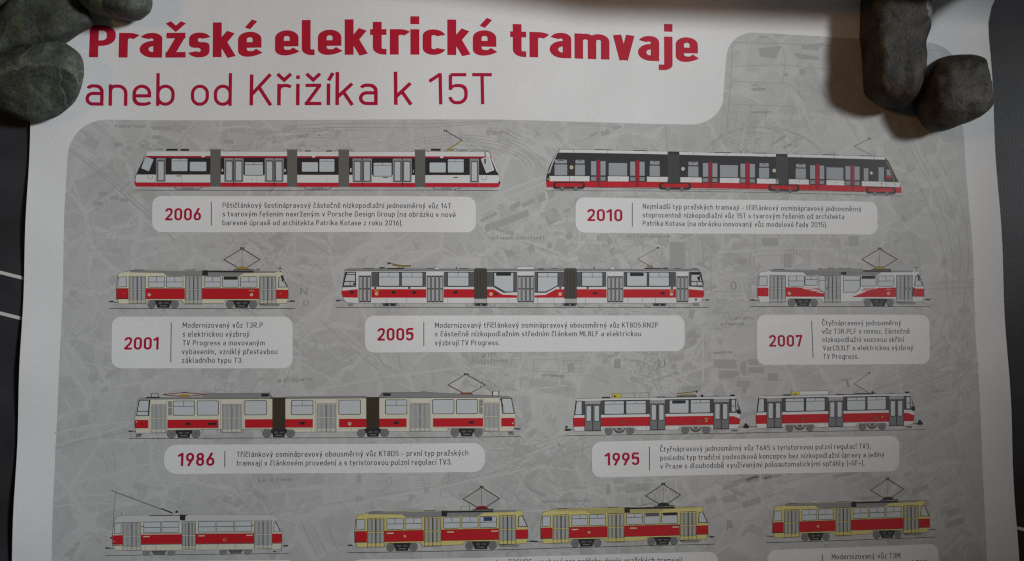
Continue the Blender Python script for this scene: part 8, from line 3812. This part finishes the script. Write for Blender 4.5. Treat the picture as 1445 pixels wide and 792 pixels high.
def stone(label, outline, z0, height, mat, seed, flat=.62, rough=.00065, tilt=(0, 0), facet=None, crown=(0, 0), face_mat=None):
    ring = ease(outline, 96)
    c = sum(ring, Vector((0, 0))) / len(ring)
    rows = 30; verts = []; faces = []; cut = set()
    for r in range(1, rows):
        ph = math.pi * (r / rows - .5)
        k = max(0.0, math.cos(ph)) ** flat
        zz = math.copysign(abs(math.sin(ph)) ** .8, math.sin(ph))
        for p in ring:
            q = p - c
            sh = Vector(crown) * (.5 + .5 * zz)
            x, y = q.x * k + sh.x * (1 - k), q.y * k + sh.y * (1 - k)
            z = height * .5 * (1 + zz) + (tilt[0] * q.x + tilt[1] * q.y) * k * max(0, zz)
            v = Vector((x, y, z))
            if facet:
                nn = Vector(facet[0]).normalized(); e = v.dot(nn) - facet[1]
                if e > 0:
                    v -= nn * e * .6; cut.add(len(verts))
            s3 = Vector((v.x * 55 + seed, v.y * 55, v.z * 55))
            dv = noise.noise(s3) * rough * 1.9 + noise.noise(s3 * 2.7) * rough * .8 + noise.noise(s3 * 7.0) * rough * .3
            dirn = Vector((q.x, q.y, (zz) * .02)).normalized()
            v += dirn * dv * (.35 if abs(zz) < .5 else 1.0)
            v.z += dv * .8 * max(0, zz)
            verts.append((v.x, v.y, max(v.z, 0)))
    n = len(ring)
    for r in range(rows - 2):
        for i in range(n):
            a, b_ = r * n + i, r * n + (i + 1) % n
            faces.append((a, b_, b_ + n, a + n))
    bot = len(verts); verts.append((0, 0, 0)); top = len(verts)
    last = [verts[(rows - 2) * n + i] for i in range(n)]
    verts.append((sum(p[0] for p in last) / n, sum(p[1] for p in last) / n, sum(p[2] for p in last) / n))
    for i in range(n):
        faces.append((bot, (i + 1) % n, i)); faces.append((top, (rows - 2) * n + i, (rows - 2) * n + (i + 1) % n))
    me = bpy.data.meshes.new("stone")
    me.from_pydata(verts, [], faces)
    me.materials.append(mat)
    if face_mat:                          # facet recoloured as lit or shaded, the light painted into its colour
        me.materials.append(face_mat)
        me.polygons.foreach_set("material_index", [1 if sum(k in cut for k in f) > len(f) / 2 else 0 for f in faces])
    me.polygons.foreach_set("use_smooth", [True] * len(faces))
    o = bpy.data.objects.new("stone", me)
    COL.objects.link(o)
    o.location = (c.x, c.y, z0)
    if sum((ring[i - 1].x - c.x) * (ring[i].y - c.y) - (ring[i].x - c.x) * (ring[i - 1].y - c.y) for i in range(n)) < 0:
        me.flip_normals()
    o["label"] = label; o["category"] = "stone"; o["group"] = "stones weighing down the poster"
    return o


green = stone_mat("green_grey_stone", (.021, .024, .020), (.054, .060, .047), (.13, .142, .108), (.085, .118, .036), 2.0)
grey = stone_mat("grey_stone", (.024, .026, .022), (.046, .050, .041), (.078, .084, .067), (.06, .077, .038), 7.3, .1)
brown = stone_mat("brown_grey_stone", (.018, .0165, .014), (.042, .037, .029), (.085, .077, .062), (.07, .043, .022), 4.1, .08)
pale = stone_mat("lit_stone_side", (.06, .06, .054), (.12, .12, .11), (.2, .2, .185), (.13, .13, .10), 3.3, .05)  # cool lamp's light painted into the colour of the tall stone's side
olive = stone_mat("lit_olive_stone_side", (.05, .052, .040), (.10, .105, .078), (.17, .175, .14), (.12, .13, .07), 5.9, .1)  # greenish stone, painted paler where the cool lamp strikes the facet
shaded_side = stone_mat("shaded_stone_side", (.018, .020, .017), (.042, .046, .038), (.10, .108, .088), (.055, .068, .034), 8.8, .3)  # shade painted into the colour of the side turned from the lamp
dark_brown = stone_mat("dark_brown_stone", (.010, .009, .007), (.027, .022, .015), (.072, .062, .046), (.06, .034, .016), 12.6, .05)
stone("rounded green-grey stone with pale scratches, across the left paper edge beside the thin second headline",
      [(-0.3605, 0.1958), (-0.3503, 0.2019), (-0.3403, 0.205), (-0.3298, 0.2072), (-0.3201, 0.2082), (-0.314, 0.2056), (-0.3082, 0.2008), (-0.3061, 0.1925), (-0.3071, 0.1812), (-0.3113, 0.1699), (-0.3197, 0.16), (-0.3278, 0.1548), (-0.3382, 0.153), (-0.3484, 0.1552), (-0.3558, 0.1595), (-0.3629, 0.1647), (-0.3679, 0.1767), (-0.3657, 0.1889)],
      0.0008, .028, green, 1.0, flat=.72, facet=((.12, -.62, .74), .0178), face_mat=shaded_side)
stone("long smooth dark grey stone lying aslant between the other stones on the left",
      [(-0.3763, 0.2092), (-0.3633, 0.2283), (-0.35, 0.2435), (-0.3364, 0.2523), (-0.3175, 0.2463), (-0.3098, 0.2385), (-0.3039, 0.2307), (-0.3022, 0.2238), (-0.3081, 0.2192), (-0.3218, 0.2099), (-0.3347, 0.2062), (-0.353, 0.2028), (-0.3657, 0.1977), (-0.3757, 0.1975)],
      0.0008, .021, grey, 9.0, flat=.6)
stone("very dark stone in the top left corner of the photo, beyond the long smooth stone",
      [(-0.3841, 0.2526), (-0.3552, 0.2544), (-0.3524, 0.2426), (-0.3571, 0.2336), (-0.3624, 0.2295), (-0.3737, 0.2243), (-0.3846, 0.2329)],
      TZ + .0002, .024, grey, 21.0)
stone("small green-grey stone at the top edge just above the first word of the headline",
      [(-0.3091, 0.2393), (-0.3066, 0.2344), (-0.3018, 0.2306), (-0.2952, 0.2283), (-0.2839, 0.2262), (-0.2727, 0.2259), (-0.2662, 0.229), (-0.2623, 0.2345), (-0.2618, 0.2405), (-0.2639, 0.248), (-0.2721, 0.2553), (-0.2888, 0.2599), (-0.305, 0.2554), (-0.3108, 0.2468)],
      0.0035, .028, green, 33.0)
stone("tall blocky brown stone with one lamp-lit side, standing at the top right of the poster",
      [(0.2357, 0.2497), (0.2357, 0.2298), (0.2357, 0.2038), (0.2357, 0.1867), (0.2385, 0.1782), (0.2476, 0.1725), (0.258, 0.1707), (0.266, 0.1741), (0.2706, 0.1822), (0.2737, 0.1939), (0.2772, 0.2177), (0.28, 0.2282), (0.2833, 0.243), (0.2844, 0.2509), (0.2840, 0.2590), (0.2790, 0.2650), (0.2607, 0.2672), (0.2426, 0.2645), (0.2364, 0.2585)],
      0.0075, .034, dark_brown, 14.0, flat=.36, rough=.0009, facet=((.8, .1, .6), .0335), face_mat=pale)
stone("rounded brown-grey stone with a lit green facet, resting on the right margin beside the tall stone",
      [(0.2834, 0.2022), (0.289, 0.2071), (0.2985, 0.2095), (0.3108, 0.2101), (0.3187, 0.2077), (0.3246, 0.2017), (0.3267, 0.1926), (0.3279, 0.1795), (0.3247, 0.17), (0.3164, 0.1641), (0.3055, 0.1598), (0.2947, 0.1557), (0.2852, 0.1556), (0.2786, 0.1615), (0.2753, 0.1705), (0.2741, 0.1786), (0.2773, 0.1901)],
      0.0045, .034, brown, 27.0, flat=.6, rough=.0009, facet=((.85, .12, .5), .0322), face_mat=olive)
